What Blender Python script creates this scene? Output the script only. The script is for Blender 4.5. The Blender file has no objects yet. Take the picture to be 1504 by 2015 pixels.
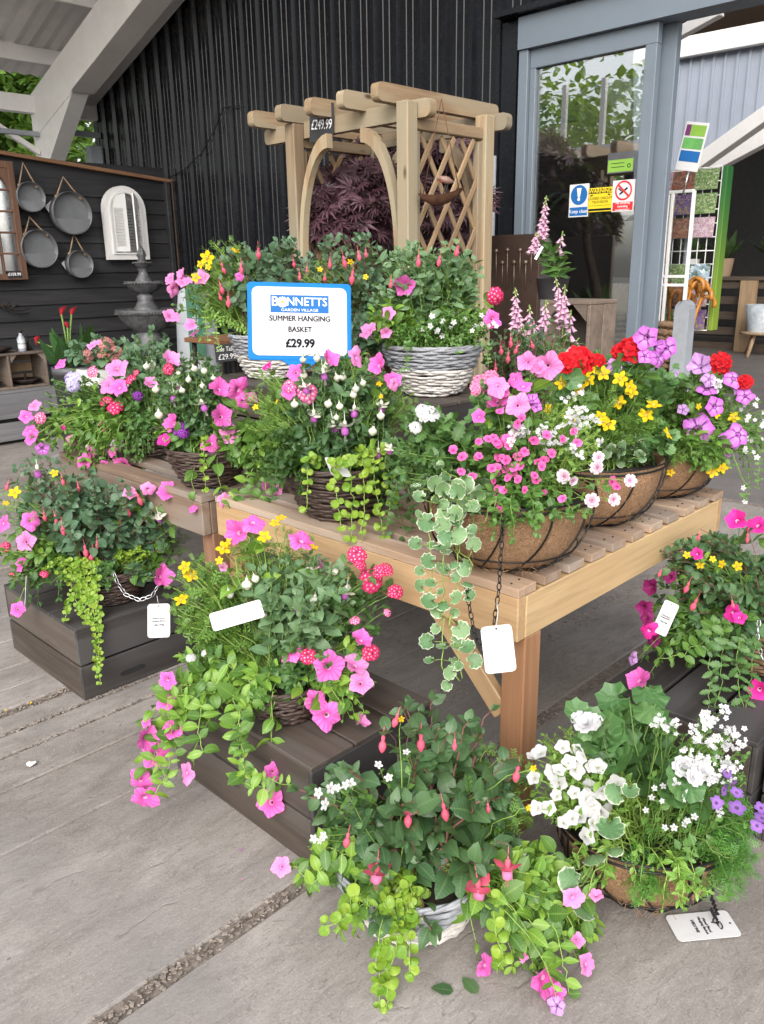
import bpy, bmesh, math, random
import numpy as np
from mathutils import Vector as V, Matrix, Quaternion
random.seed(7); np.random.seed(7)
R = math.radians; PI = math.pi
S = bpy.context.scene; C = S.collection

# ------------------------------------------------------------------ camera, light, exposure
EYE = V((0, 0, 1.5)); FPX = 1597.0
pit, yaw, roll = R(16.88), R(44.64), R(-0.94)
FW = V((-math.sin(yaw)*math.cos(pit), math.cos(yaw)*math.cos(pit), -math.sin(pit)))
_r = V((math.cos(yaw), math.sin(yaw), 0)); _u = _r.cross(FW)
RT = _r*math.cos(roll) + _u*math.sin(roll); UP = -_r*math.sin(roll) + _u*math.cos(roll)
cam = bpy.data.cameras.new('camera'); co = bpy.data.objects.new('camera', cam); C.objects.link(co)
cam.sensor_fit = 'VERTICAL'; cam.sensor_height = 36; cam.lens = FPX/2015*36; cam.clip_start = .05; cam.clip_end = 400
co.matrix_world = Matrix(((RT.x, UP.x, -FW.x, EYE.x), (RT.y, UP.y, -FW.y, EYE.y), (RT.z, UP.z, -FW.z, EYE.z), (0, 0, 0, 1)))
S.camera = co
SUN_EL, SUN_AZ = R(36), R(148)          # high soft light from the open front of the canopy (azimuth from +Y, clockwise)
w = bpy.data.worlds.new('World'); S.world = w; w.use_nodes = True
nt = w.node_tree; bg = nt.nodes['Background']
sky = nt.nodes.new('ShaderNodeTexSky'); sky.sky_type = 'NISHITA'; sky.sun_disc = False
sky.sun_elevation = SUN_EL; sky.sun_rotation = SUN_AZ; sky.air_density = 1.2; sky.dust_density = 4
hs = nt.nodes.new('ShaderNodeHueSaturation'); hs.inputs['Saturation'].default_value = .3      # overcast: a nearly grey sky
nt.links.new(sky.outputs[0], hs.inputs['Color']); nt.links.new(hs.outputs[0], bg.inputs['Color'])
bg.inputs['Strength'].default_value = .15
sl = bpy.data.lights.new('sun', 'SUN'); sl.energy = .85; sl.angle = R(90); sl.color = (1, .97, .93)
so = bpy.data.objects.new('sun', sl); C.objects.link(so)
sd = V((math.sin(SUN_AZ)*math.cos(SUN_EL), math.cos(SUN_AZ)*math.cos(SUN_EL), math.sin(SUN_EL)))
so.rotation_euler = sd.to_track_quat('Z', 'Y').to_euler(); so.location = (0, -6, 9)
vs = S.view_settings; vs.view_transform = 'Standard'; vs.look = 'None'; vs.gamma = 1; vs.use_curve_mapping = False
vs.exposure = 1.0
ROOF_Y0 = .5
S.cycles.max_bounces = 8; S.cycles.transparent_max_bounces = 12; S.cycles.diffuse_bounces = 4
S.cycles.caustics_reflective = False; S.cycles.caustics_refractive = False

# ------------------------------------------------------------------ pixel -> place helper (photo pixels)
def ray(x, y): return FW + RT*((x-752)/FPX) - UP*((y-1007.5)/FPX)
def at(x, y, X=None, Y=None, Z=None, d=None):
    r = ray(x, y)
    t = d if d is not None else X/r.x if X is not None else Y/r.y if Y is not None else (Z-1.5)/r.z
    return EYE + r*t
def depth(p): return (p-EYE).dot(FW)
def lerp(a, b, t): return a + (b-a)*t
def rnd(a, b): return random.uniform(a, b)
def rv(s=1): return V((random.gauss(0, s), random.gauss(0, s), random.gauss(0, s)))

# ------------------------------------------------------------------ objects
WM = {}
def tag(o, label=None, cat=None, group=None, kind=None):
    if label: o['label'] = label
    if cat: o['category'] = cat
    if group: o['group'] = group
    if kind: o['kind'] = kind
    return o
def link(name, data, M=None, parent=None, kind=None):
    o = bpy.data.objects.new(name, data); C.objects.link(o)
    M = M or Matrix()
    WM[o.name] = M
    if parent:
        o.parent = parent; o.matrix_local = WM[parent.name].inverted() @ M
    else: o.matrix_world = M
    if kind: o['kind'] = kind
    return o
def thing(name, label, cat, loc=(0, 0, 0), group=None, rz=0):
    o = link(name, None, Matrix.Translation(V(loc)) @ Matrix.Rotation(rz, 4, 'Z'))
    o.empty_display_size = .05
    return tag(o, label, cat, group)
def dup(root, M, label=None):
    "copy of a thing with its parts and sub-parts"
    def rec(o, parent, Mw):
        c = o.copy(); C.objects.link(c); WM[c.name] = Mw
        if parent: c.parent = parent; c.matrix_local = o.matrix_local.copy()
        else: c.matrix_world = Mw
        for ch in o.children: rec(ch, c, Mw @ ch.matrix_local)
        return c
    c = rec(root, None, M)
    if label: c['label'] = label
    return c

class MB:
    def __init__(s): s.v = []; s.f = []; s.m = []; s.sm = []
    def add(s, vs_, fs, m=0, sm=True):
        b = len(s.v); s.v += [tuple(v) for v in vs_]
        for f in fs: s.f.append([i+b for i in f]); s.m.append(m); s.sm.append(sm)
    def box(s, c, d, M=None, m=0):
        c = V(c); x, y, z = d[0]/2, d[1]/2, d[2]/2
        vs_ = [V((a, b, e)) for a in (-x, x) for b in (-y, y) for e in (-z, z)]
        vs_ = [c + (M @ v if M else v) for v in vs_]
        s.add(vs_, [(0, 1, 3, 2), (4, 6, 7, 5), (0, 4, 5, 1), (2, 3, 7, 6), (0, 2, 6, 4), (1, 5, 7, 3)], m, False)
    def tube(s, pts, r, n=5, m=0, closed=False):
        pts = [V(p) for p in pts]; k = len(pts)
        if k < 2: return
        rs = r if isinstance(r, (list, tuple)) else [r]*k
        vs_ = []; ref = None
        for i, p in enumerate(pts):
            if closed: t = pts[(i+1) % k]-pts[i-1]
            else: t = pts[min(i+1, k-1)]-pts[max(i-1, 0)]
            if t.length < 1e-9: t = V((0, 0, 1))
            t.normalize()
            if ref is None: ref = V((0, 0, 1)) if abs(t.z) < .9 else V((1, 0, 0))
            a = t.cross(ref)
            if a.length < 1e-4: a = t.orthogonal()
            a.normalize(); b = t.cross(a); ref = -b if False else ref
            for j in range(n):
                th = 2*PI*j/n
                vs_.append(p + (a*math.cos(th)+b*math.sin(th))*rs[i])
        fs = []
        for i in range(k if closed else k-1):
            i2 = (i+1) % k
            for j in range(n):
                j2 = (j+1) % n
                fs.append((i*n+j, i*n+j2, i2*n+j2, i2*n+j))
        if not closed: fs += [tuple(range(n))[::-1], tuple((k-1)*n+j for j in range(n))]
        s.add(vs_, fs, m)
    def lathe(s, prof, n=24, c=(0, 0, 0), m=0, wob=None, cap=False):
        c = V(c); vs_ = []
        for r, z in prof:
            for j in range(n):
                th = 2*PI*j/n; rr = r*(1+(wob(th, z) if wob else 0))
                vs_.append(c+V((rr*math.cos(th), rr*math.sin(th), z)))
        fs = []
        for i in range(len(prof)-1):
            for j in range(n):
                j2 = (j+1) % n; fs.append((i*n+j, i*n+j2, (i+1)*n+j2, (i+1)*n+j))
        if cap: fs += [tuple(range(n))[::-1], tuple((len(prof)-1)*n+j for j in range(n))]
        s.add(vs_, fs, m)
    def prism(s, poly, h, M, m=0, sm=False):
        n = len(poly)
        vs_ = [M @ V((x, y, -h/2)) for x, y in poly]+[M @ V((x, y, h/2)) for x, y in poly]
        s.add(vs_, [tuple(range(n))[::-1], tuple(range(n, 2*n))]+[(i, (i+1) % n, (i+1) % n+n, i+n) for i in range(n)], m, sm)
    def mesh(s, name, mats):
        me = bpy.data.meshes.new(name); me.from_pydata(s.v, [], s.f)
        for x in (mats if isinstance(mats, (list, tuple)) else [mats]): me.materials.append(x)
        me.polygons.foreach_set('material_index', s.m); me.polygons.foreach_set('use_smooth', s.sm)
        me.update(); return me
    def obj(s, name, mats, parent=None, M=None, kind=None):
        return link(name, s.mesh(name, mats), M or Matrix(), parent, kind)

_cb = {}
def cbox_mesh(d, mat, b=.004):
    key = (round(d[0], 4), round(d[1], 4), round(d[2], 4), mat.name, b)
    if key in _cb: return _cb[key]
    bm = bmesh.new(); bmesh.ops.create_cube(bm, size=1)
    bmesh.ops.scale(bm, vec=V(d), verts=bm.verts)
    b = min(b, min(d)*.3)
    bmesh.ops.bevel(bm, geom=list(bm.edges), offset=b, segments=1, affect='EDGES')
    me = bpy.data.meshes.new('box'); bm.to_mesh(me); bm.free(); me.materials.append(mat); _cb[key] = me
    return me
def plank(name, c, d, mat, parent=None, rot=None, b=.004, wob=0):
    "a chamfered timber of size d centred at c (world)"
    M = Matrix.Translation(V(c)) @ (rot.to_4x4() if rot else Matrix())
    if wob: M = M @ Matrix.Rotation(rnd(-wob, wob), 4, 'Z') @ Matrix.Rotation(rnd(-wob, wob), 4, 'X')
    return link(name, cbox_mesh(d, mat, b), M, parent)
def basis_m(o, x, y, z):
    return Matrix(((x.x, y.x, z.x, o.x), (x.y, y.y, z.y, o.y), (x.z, y.z, z.z, o.z), (0, 0, 0, 1)))
def frame_yz(o, d, u):
    "Y along d, Z towards u"
    y = d.normalized(); z = u - y*u.dot(y)
    if z.length < 1e-5: z = y.orthogonal()
    z.normalize(); return basis_m(o, y.cross(z), y, z)
def frame_z(o, n, spin=0):
    z = n.normalized(); x = V((0, 0, 1)).cross(z)
    if x.length < 1e-4: x = V((1, 0, 0))
    x.normalize(); y = z.cross(x)
    return basis_m(o, x, y, z) @ Matrix.Rotation(spin, 4, 'Z')
def text(body, size, M, mat, parent, name='lettering', align='CENTER', ext=.0004, sx=1, bold=0, shear=0):
    cu = bpy.data.curves.new(name, 'FONT'); cu.body = body; cu.size = size; cu.extrude = ext
    cu.align_x = align; cu.align_y = 'CENTER'; cu.offset = bold; cu.shear = shear; cu.resolution_u = 3
    cu.materials.append(mat)
    return link(name, cu, M @ Matrix.Diagonal((sx, 1, 1, 1)), parent)

# ------------------------------------------------------------------ materials
class NT:
    def __init__(s, name):
        s.m = bpy.data.materials.new(name); s.m.use_nodes = True; s.t = s.m.node_tree
        s.b = s.t.nodes['Principled BSDF']; s.out = s.t.nodes['Material Output']
    def n(s, typ, ins=None, **kw):
        nd = s.t.nodes.new('ShaderNode'+typ)
        for k, v in kw.items(): setattr(nd, k, v)
        for k, v in (ins or {}).items(): s.set(nd.inputs[k], v)
        return nd
    def set(s, sock, v):
        if isinstance(v, bpy.types.NodeSocket): s.t.links.new(v, sock)
        elif isinstance(v, bpy.types.Node): s.t.links.new(v.outputs[0], sock)
        else:
            if isinstance(v, tuple) and len(v) == 3 and sock.type == 'RGBA': v = (*v, 1)
            sock.default_value = v
    def math(s, op, a, b=0.0, c=None):
        nd = s.n('Math', operation=op); s.set(nd.inputs[0], a); s.set(nd.inputs[1], b)
        if c is not None: s.set(nd.inputs[2], c)
        return nd.outputs[0]
    def mix(s, f, a, b, blend='MIX'):
        nd = s.n('Mix', data_type='RGBA', blend_type=blend)
        s.set(nd.inputs[0], f); s.set(nd.inputs[6], a); s.set(nd.inputs[7], b); return nd.outputs[2]
    def step(s, x, a, b):
        nd = s.n('MapRange', interpolation_type='SMOOTHSTEP'); s.set(nd.inputs[0], x)
        nd.inputs[1].default_value = a; nd.inputs[2].default_value = b; return nd.outputs[0]
    def noise(s, vec, scale, detail=5, rough=.6, dist=0):
        return s.n('TexNoise', {'Vector': vec, 'Scale': scale, 'Detail': detail, 'Roughness': rough, 'Distortion': dist}).outputs[0]
    def coords(s, scale=(1, 1, 1), rand=True):
        tc = s.n('TexCoord').outputs['Object']
        if rand:
            oi = s.n('ObjectInfo').outputs['Random']
            off = s.math('MULTIPLY', oi, 37.0)
            cx = s.n('CombineXYZ', {0: off, 1: off, 2: off})
            tc = s.n('VectorMath', {0: tc, 1: cx.outputs[0]}, operation='ADD').outputs[0]
        return s.n('Mapping', {'Vector': tc, 'Scale': scale}).outputs[0]
    def bump(s, h, strength=.3, dist=.01):
        nd = s.n('Bump', {'Height': h, 'Strength': strength, 'Distance': dist}); s.set(s.b.inputs['Normal'], nd.outputs[0])
    def col(s, c): s.set(s.b.inputs['Base Color'], c)
    def rough(s, r): s.set(s.b.inputs['Roughness'], r)

def plain(name, c, rough=.6, metal=0, var=.25, scale=12, bump=.15, spec=.5):
    t = NT(name); co_ = t.coords()
    n1 = t.noise(co_, scale); n2 = t.noise(co_, scale*6, 3)
    f = t.math('ADD', t.math('MULTIPLY', n1, .7), t.math('MULTIPLY', n2, .3))
    dk = tuple(x*(1-var) for x in c); lt = tuple(min(1, x*(1+var)) for x in c)
    t.col(t.mix(t.step(f, .3, .7), dk, lt)); t.rough(t.math('ADD', rough-.08, t.math('MULTIPLY', n2, .16)))
    t.b.inputs['Metallic'].default_value = metal; t.b.inputs['Specular IOR Level'].default_value = spec
    if bump: t.bump(n2, bump, .002)
    return t.m
def wood(name, c1, c2, rough=.7, knots=True, scale=1.0, grey=None, bump=.35, axis=0):
    "long grain runs along the local axis of each timber"
    t = NT(name)
    sc = [26*scale]*3; sc[axis] = 1.6*scale; sc = tuple(sc)
    c = t.coords(sc); g = t.noise(c, 1, 7, .65, .6)
    sc2 = [5*scale]*3; sc2[axis] = .7*scale
    g2 = t.noise(t.coords(tuple(sc2)), 1, 3, .5, 1.2)
    fine = [140]*3; fine[axis] = 4
    g3 = t.noise(t.coords(tuple(fine)), 1, 3, .6)
    f = t.math('ADD', t.math('MULTIPLY', g, .6), t.math('MULTIPLY', g2, .4))
    col = t.mix(t.step(f, .32, .68), c1, c2)
    col = t.mix(t.math('MULTIPLY', t.step(g3, .5, .8), .35), col, tuple(x*.5 for x in c1))
    if grey:
        col = t.mix(t.math('MULTIPLY', t.step(g2, .4, .62), .8), col, grey)
    oi = t.n('ObjectInfo').outputs['Random']
    col = t.mix(1.0, col, t.mix(oi, (.72, .72, .74), (1.12, 1.1, 1.06)), 'MULTIPLY')
    if knots:
        ks = [7*scale]*3; ks[axis] = 2.6*scale
        vo = t.n('TexVoronoi', {'Vector': t.coords(tuple(ks)), 'Scale': 1.0, 'Randomness': 1.0})
        col = t.mix(t.math('SUBTRACT', 1.0, t.step(vo.outputs['Distance'], .03, .13)), col, tuple(x*.32 for x in c1))
    t.col(col); t.rough(rough)
    t.bump(t.math('ADD', g, t.math('MULTIPLY', g3, .6)), bump, .003)
    return t.m

def leaf_mat(name, c1, c2, vein=None, edge=None, rough=.45, trans=.22, veins=9.0, swirl=5.0):
    "foliage: two tones per leaf, lighter midrib and side veins, optional pale margin"
    t = NT(name)
    at_ = t.n('Attribute', attribute_name='col'); sp = t.n('SeparateColor', {0: at_.outputs['Color']})
    e, g, b = sp.outputs[0], sp.outputs[1], sp.outputs[2]
    oi = t.n('ObjectInfo').outputs['Random']
    v = t.math('FRACT', t.math('ADD', b, oi))
    col = t.mix(v, c1, c2)
    vc = vein or tuple(min(1, x*1.7) for x in c2)
    sv = t.math('SINE', t.math('SUBTRACT', t.math('MULTIPLY', g, veins*6.28), t.math('MULTIPLY', e, swirl)))
    sv = t.math('MULTIPLY', t.step(sv, .72, 1.0), .4)
    mid = t.math('MULTIPLY', t.math('SUBTRACT', 1.0, t.step(e, .02, .16)), .75)
    col = t.mix(t.math('MAXIMUM', sv, mid), col, vc)
    if edge:
        nz = t.noise(t.n('NewGeometry').outputs['Position'], 70, 2)
        k = t.step(t.math('ADD', e, t.math('MULTIPLY', t.math('SUBTRACT', nz, .5), .5)), .86, .99)
        col = t.mix(k, col, edge)
    t.col(col); t.rough(rough); t.b.inputs['Specular IOR Level'].default_value = .5
    t.bump(sv, .25, .002)
    tr = t.n('BsdfTranslucent', {'Color': t.mix(.5, col, (.35, .5, .05))})
    ms = t.n('MixShader', {0: trans}); t.set(ms.inputs[1], t.b.outputs[0]); t.set(ms.inputs[2], tr.outputs[0])
    t.set(t.out.inputs[0], ms.outputs[0]); return t.m
def petal_mat(name, c_edge, c_mid, c_throat, veinc=None, k=15, vs_=.5, t0=.12, t1=.3, star=None, trans=.25):
    t = NT(name)
    at_ = t.n('Attribute', attribute_name='col'); sp = t.n('SeparateColor', {0: at_.outputs['Color']}); r = sp.outputs[0]
    xyz = t.n('SeparateXYZ', {0: t.n('TexCoord').outputs['Object']})
    th = t.math('ARCTAN2', xyz.outputs[1], xyz.outputs[0])
    oi = t.n('ObjectInfo').outputs['Random']
    col = t.mix(t.step(r, .15, 1.0), c_mid, c_edge)
    if star:
        sv = t.math('ABSOLUTE', t.math('SINE', t.math('MULTIPLY', th, 2.5)))
        col = t.mix(t.math('MULTIPLY', t.math('SUBTRACT', 1.0, t.step(sv, .05, .55)), t.math('SUBTRACT', 1.0, t.step(r, .55, 1.05))), col, star)
    if veinc:
        nz = t.noise(t.n('TexCoord').outputs['Object'], 3, 3)
        sv = t.math('SINE', t.math('ADD', t.math('MULTIPLY', th, float(k)), t.math('MULTIPLY', nz, 5.0)))
        col = t.mix(t.math('MULTIPLY', t.step(sv, .55, 1.0), vs_), col, veinc)
    col = t.mix(t.math('SUBTRACT', 1.0, t.step(r, t0, t1)), col, c_throat)
    col = t.mix(1.0, col, t.mix(oi, (.86, .86, .88), (1.08, 1.06, 1.06)), 'MULTIPLY')
    t.col(col); t.rough(.55); t.b.inputs['Specular IOR Level'].default_value = .2
    tr = t.n('BsdfTranslucent', {'Color': col})
    ms = t.n('MixShader', {0: trans}); t.set(ms.inputs[1], t.b.outputs[0]); t.set(ms.inputs[2], tr.outputs[0])
    t.set(t.out.inputs[0], ms.outputs[0]); return t.m
def glass_mat(name, tint=(1, 1, 1), k=1.6):
    t = NT(name); fr = t.n('Fresnel', {'IOR': 1.5})
    gl = t.n('BsdfGlossy', {'Roughness': .0, 'Color': (1, 1, 1)}); tp = t.n('BsdfTransparent', {'Color': tint})
    ms = t.n('MixShader', {0: t.math('MINIMUM', t.math('MULTIPLY', fr.outputs[0], k), 1.0)})
    t.set(ms.inputs[1], tp.outputs[0]); t.set(ms.inputs[2], gl.outputs[0]); t.set(t.out.inputs[0], ms.outputs[0]); return t.m

M = {}
def concrete(name, base, lo, hi):
    t = NT(name); tc = t.n('TexCoord').outputs['Object']
    pos = t.n('NewGeometry').outputs['Position']
    def mp(sc): return t.n('Mapping', {'Vector': pos, 'Scale': sc}).outputs[0]
    a = t.noise(mp((1.3, .9, 1)), 1.0, 6, .62, .4)
    s1 = t.noise(mp((8, 3.2, 1)), 1.0, 6, .72, 1.2)
    s2 = t.noise(mp((36, 15, 1)), 1.0, 6, .75, 1.0)
    s3 = t.noise(mp((120, 60, 1)), 1.0, 3, .6)
    f = t.math('ADD', t.math('ADD', t.math('MULTIPLY', a, .45), t.math('MULTIPLY', s1, .3)), t.math('MULTIPLY', s2, .25))
    col = t.mix(t.step(f, .36, .66), lo, hi)
    col = t.mix(t.math('MULTIPLY', t.step(s2, .54, .66), .55), col, (.12, .1, .085))
    s4 = t.noise(mp((70, 5, 1)), 1.0, 4, .7, 1.5)
    col = t.mix(t.math('MULTIPLY', t.step(s4, .58, .7), .2), col, (.46, .44, .42))
    col = t.mix(t.math('MULTIPLY', t.step(s4, .42, .3), .2), col, (.1, .088, .078))
    s5 = t.noise(mp((210, 170, 1)), 1.0, 2, .6)
    col = t.mix(t.math('MULTIPLY', t.step(s5, .56, .72), .45), col, (.13, .115, .1))
    col = t.mix(t.math('MULTIPLY', t.step(s5, .42, .28), .35), col, (.56, .54, .52))
    col = t.mix(t.math('MULTIPLY', t.step(s3, .6, .8), .4), col, (.52, .5, .48))
    bl = t.noise(mp((.8, 1.2, 1)), 1.0, 4, .6)
    col = t.mix(t.math('MULTIPLY', t.step(bl, .5, .68), .6), col, (.2, .19, .185))
    pl = t.noise(mp((1.6, 1.1, 1)), 1.0, 5, .7, .6)
    col = t.mix(t.math('MULTIPLY', t.step(pl, .6, .75), .55), col, (.56, .555, .56))
    # fine cracks running along the grain
    vo = t.n('TexVoronoi', {'Vector': t.n('VectorMath', {0: mp((7, 1.1, 1)), 1: t.n('TexNoise', {'Vector': mp((6, 6, 1)), 'Scale': 1.0, 'Detail': 5}).outputs['Color']}, operation='ADD').outputs[0], 'Scale': 1.0}, feature='DISTANCE_TO_EDGE')
    ck = t.math('MULTIPLY', t.math('SUBTRACT', 1.0, t.step(vo.outputs['Distance'], .0, .035)), t.step(s1, .5, .62))
    col = t.mix(t.math('MULTIPLY', ck, .28), col, (.09, .075, .06))
    t.col(col); t.rough(.82); t.b.inputs['Specular IOR Level'].default_value = .3
    h = t.math('SUBTRACT', t.math('ADD', t.math('MULTIPLY', s2, .8), t.math('MULTIPLY', s3, .35)), t.math('MULTIPLY', ck, .4))
    t.bump(h, .5, .006); return t.m
M['slab'] = concrete('concrete', 0, (.175, .155, .14), (.395, .362, .338))
M['dirt'] = plain('joint_dirt', (.2, .168, .142), .95, var=.5, scale=60, bump=.8)
M['crumb'] = plain('crumbs', (.25, .21, .178), .9, var=.5, scale=30)
M['black_clad'] = plain('black_cladding', (.009, .01, .013), .26, var=.2, scale=3, bump=.02, spec=.32)
M['black_wood'] = wood('black_stained_boards', (.016, .016, .018), (.042, .042, .047), .55, False, 1, bump=.6, axis=1)
M['rail_wood'] = wood('orange_brown_rail', (.14, .07, .038), (.26, .14, .075), .75, False, 1, axis=1)
M['slat_wood'] = wood('weathered_slats', (.31, .205, .14), (.48, .36, .265), .75, True, 1.2, grey=(.4, .335, .285))
M['apron_wood'] = wood('new_pine', (.44, .275, .14), (.6, .41, .23), .6, True, 1)
M['apron_woodY'] = wood('new_pine_side', (.5, .335, .17), (.66, .47, .26), .6, True, 1, axis=1)
M['leg_wood'] = wood('pine_leg', (.36, .175, .085), (.52, .29, .155), .65, True, 1, axis=2)
M['old_wood'] = wood('left_table_wood', (.2, .135, .095), (.33, .235, .17), .75, True, 1.1, grey=(.29, .25, .215))
M['old_woodY'] = wood('left_table_wood_side', (.2, .13, .09), (.33, .23, .165), .75, True, 1.1, axis=1)
M['old_woodZ'] = wood('left_table_leg_wood', (.2, .1, .06), (.33, .19, .12), .75, True, 1.1, axis=2)
M['crate_wood'] = wood('dark_stained_crate', (.046, .036, .03), (.115, .09, .073), .6, True, 1.0, grey=(.098, .087, .08))
M['crate_woodY'] = wood('dark_stained_crate_ends', (.032, .029, .029), (.07, .063, .06), .6, True, 1.0, grey=(.075, .073, .076), axis=1)
M['perg_x'] = wood('treated_pine_x', (.24, .165, .1), (.39, .29, .18), .7, True, 1, grey=(.31, .275, .2))
M['perg_y'] = wood('treated_pine_y', (.24, .16, .095), (.39, .285, .175), .7, True, 1, grey=(.32, .27, .19), axis=1)
M['perg_z'] = wood('treated_pine_z', (.27, .185, .11), (.43, .325, .205), .7, True, 1, grey=(.34, .3, .21), axis=2)
M['lattice'] = wood('lattice_strip', (.24, .155, .085), (.37, .26, .155), .75, False, 1)
M['grey_wood'] = wood('grey_painted_boards', (.17, .17, .18), (.27, .27, .285), .7, False, 1, axis=1)
M['shelf_wood'] = wood('old_crate_wood', (.13, .1, .08), (.23, .18, .145), .8, False, 1)
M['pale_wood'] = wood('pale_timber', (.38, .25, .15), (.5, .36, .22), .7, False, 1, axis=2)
M['stool_wood'] = wood('stool_wood', (.35, .24, .15), (.45, .33, .22), .7, False, 1, axis=2)
M['steel_white'] = plain('white_painted_steel', (.78, .76, .74), .5, var=.06, scale=3, bump=.03)
M['steel_grey'] = plain('grey_steel', (.3, .32, .35), .45, var=.15, scale=3, bump=.03)
M['door_grey'] = plain('blue_grey_door_frame', (.165, .2, .24), .42, var=.05, scale=2, bump=0)
M['black'] = plain('black_paint', (.012, .012, .013), .45, bump=.05)
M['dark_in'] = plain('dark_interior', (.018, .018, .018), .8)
M['white'] = plain('white_card', (.66, .66, .67), .45, var=.02, bump=0)
M['white_paint'] = plain('white_paint', (.84, .83, .82), .45, var=.04, scale=6, bump=.05)
M['blue'] = plain('blue_plastic', (.008, .17, .52), .6, var=.03, bump=0, spec=.15)
M['blue_print'] = plain('blue_print', (.02, .13, .38), .6, var=.03, bump=0, spec=.15)
M['ink'] = plain('black_ink', (.012, .012, .02), .8, var=0, bump=0, spec=.1)
M['white_ink'] = plain('white_ink', (.85, .85, .85), .6, var=0, bump=0)
M['red_print'] = plain('red_print', (.6, .03, .04), .5, var=.02, bump=0)
M['yellow_print'] = plain('yellow_print', (.75, .58, .02), .5, var=.02, bump=0)
M['green_print'] = plain('green_print', (.22, .42, .06), .5, var=.04, bump=0)
M['purple_print'] = plain('purple_print', (.16, .03, .15), .5, var=.04, bump=0)
M['slate'] = plain('chalkboard', (.025, .026, .03), .7, var=.3, bump=0)
M['galv'] = plain('dull_zinc', (.24, .25, .26), .5, .3, .12, 5, .05)
M['zinc_dark'] = plain('zinc_side', (.13, .135, .14), .5, .3, .15, 5, .05)
M['rope'] = plain('jute_rope', (.34, .24, .15), .9, var=.3, scale=80, bump=.6)
M['chain_silver'] = plain('bright_chain', (.6, .6, .62), .28, .9, bump=0)
M['chain_black'] = plain('black_chain', (.012, .012, .012), .4, .3, bump=0)
M['stone_dark'] = plain('dark_cast_stone', (.105, .107, .112), .42, var=.5, scale=18, bump=.4)
M['rust'] = plain('rusty_iron', (.11, .05, .028), .75, .3, .5, 25, .5)
M['corten'] = plain('brown_steel_panel', (.06, .036, .027), .55, .3, .3, 4, .1)
M['dark_iron'] = plain('dark_rusty_metal', (.035, .026, .022), .7, .4, .4, 20, .4)
M['red_bird'] = plain('robin_red', (.45, .06, .04), .5, bump=.1)
M['mirror'] = plain('mirror_glass', (.6, .62, .64), .06, 1.0, 0, bump=0)
M['soil'] = plain('potting_soil', (.03, .022, .016), .95, var=.5, scale=80, bump=1)
M['wicker_dark'] = plain('dark_willow', (.066, .042, .034), .5, var=.55, scale=40, bump=.6)
M['wicker_grey'] = plain('grey_willow', (.3, .31, .335), .6, var=.2, scale=40, bump=.5)
M['wicker_white'] = plain('white_willow', (.62, .59, .56), .6, var=.12, scale=40, bump=.5)
M['wicker_tan'] = plain('tan_seagrass', (.24, .15, .085), .7, var=.4, scale=60, bump=.6)
M['wicker_slate'] = plain('slate_rattan', (.16, .165, .17), .6, var=.3, scale=40, bump=.5)
M['wire'] = plain('black_wire', (.01, .01, .011), .4, .2, bump=0)
M['bark'] = plain('bark', (.1, .075, .055), .9, var=.4, scale=30, bump=.8)
M['stem_green'] = plain('green_stem', (.14, .24, .05), .6, var=.25, bump=0)
M['stem_lime'] = plain('lime_stem', (.24, .36, .07), .6, var=.2, bump=0)
M['stem_red'] = plain('reddish_stem', (.2, .085, .07), .6, var=.3, bump=0)
M['pot_grey'] = plain('grey_pot', (.09, .09, .1), .5)
M['pot_white'] = plain('white_pot', (.72, .72, .7), .4, var=.05)
M['orange_wood'] = plain('orange_cane', (.42, .17, .03), .35, var=.3, scale=20)
M['glass'] = glass_mat('door_glass', (.9, .93, .93), 8)
M['clear'] = glass_mat('clear_plastic', (.96, .97, .97), 1.0)
M['roof'] = plain('roof_sheet', (.84, .82, .82), .6, var=.08, scale=2, bump=.03)
M['poly'] = plain('pale_blue_cladding', (.36, .4, .47), .5, var=.05, scale=1, bump=0)
M['tan_ceiling'] = plain('tan_ceiling', (.34, .27, .22), .8, var=.1, scale=1, bump=0)
M['paper_scrap'] = plain('paper_scrap', (.75, .74, .72), .8)
def coir():
    t = NT('coir_fibre'); c = t.n('TexCoord').outputs['Object']
    a = t.noise(t.n('Mapping', {'Vector': c, 'Scale': (60, 60, 160), 'Rotation': (.5, .3, 0)}).outputs[0], 1, 4, .7, 3)
    b = t.noise(t.n('Mapping', {'Vector': c, 'Scale': (160, 160, 50), 'Rotation': (-.4, .6, 0)}).outputs[0], 1, 4, .7, 3)
    lg = t.noise(c, 14, 3)
    f = t.math('ADD', t.math('MULTIPLY', a, .5), t.math('MULTIPLY', b, .5))
    col = t.mix(t.step(f, .36, .64), (.2, .095, .04), (.7, .43, .25))
    col = t.mix(t.math('MULTIPLY', t.step(lg, .5, .7), .4), col, (.36, .2, .1))
    t.col(col); t.rough(.95); t.bump(f, 1.0, .012); return t.m
M['coir'] = coir(); M['coir_strand'] = plain('coir_strand', (.42, .25, .12), .9, var=.4, bump=0)
def picture_mat(name, a, b, c, scale):
    t = NT(name); co_ = t.coords((scale, scale, scale)); n1 = t.noise(co_, 1, 4, .6, 1.5); n2 = t.noise(co_, 2.3, 3)
    t.col(t.mix(t.step(n2, .52, .62), t.mix(t.step(n1, .42, .58), a, b), c)); t.rough(.35); return t.m
M['card'] = [picture_mat('card_pink', (.45, .25, .38), (.62, .5, .55), (.3, .32, .2), 30),
             picture_mat('card_green', (.1, .2, .05), (.25, .36, .14), (.5, .5, .4), 25),
             picture_mat('card_brown', (.12, .08, .06), (.35, .2, .14), (.4, .08, .04), 25),
             picture_mat('card_lake', (.08, .14, .1), (.3, .4, .5), (.62, .7, .75), 14),
             picture_mat('card_purple', (.12, .06, .2), (.2, .14, .3), (.4, .3, .05), 25)]
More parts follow.
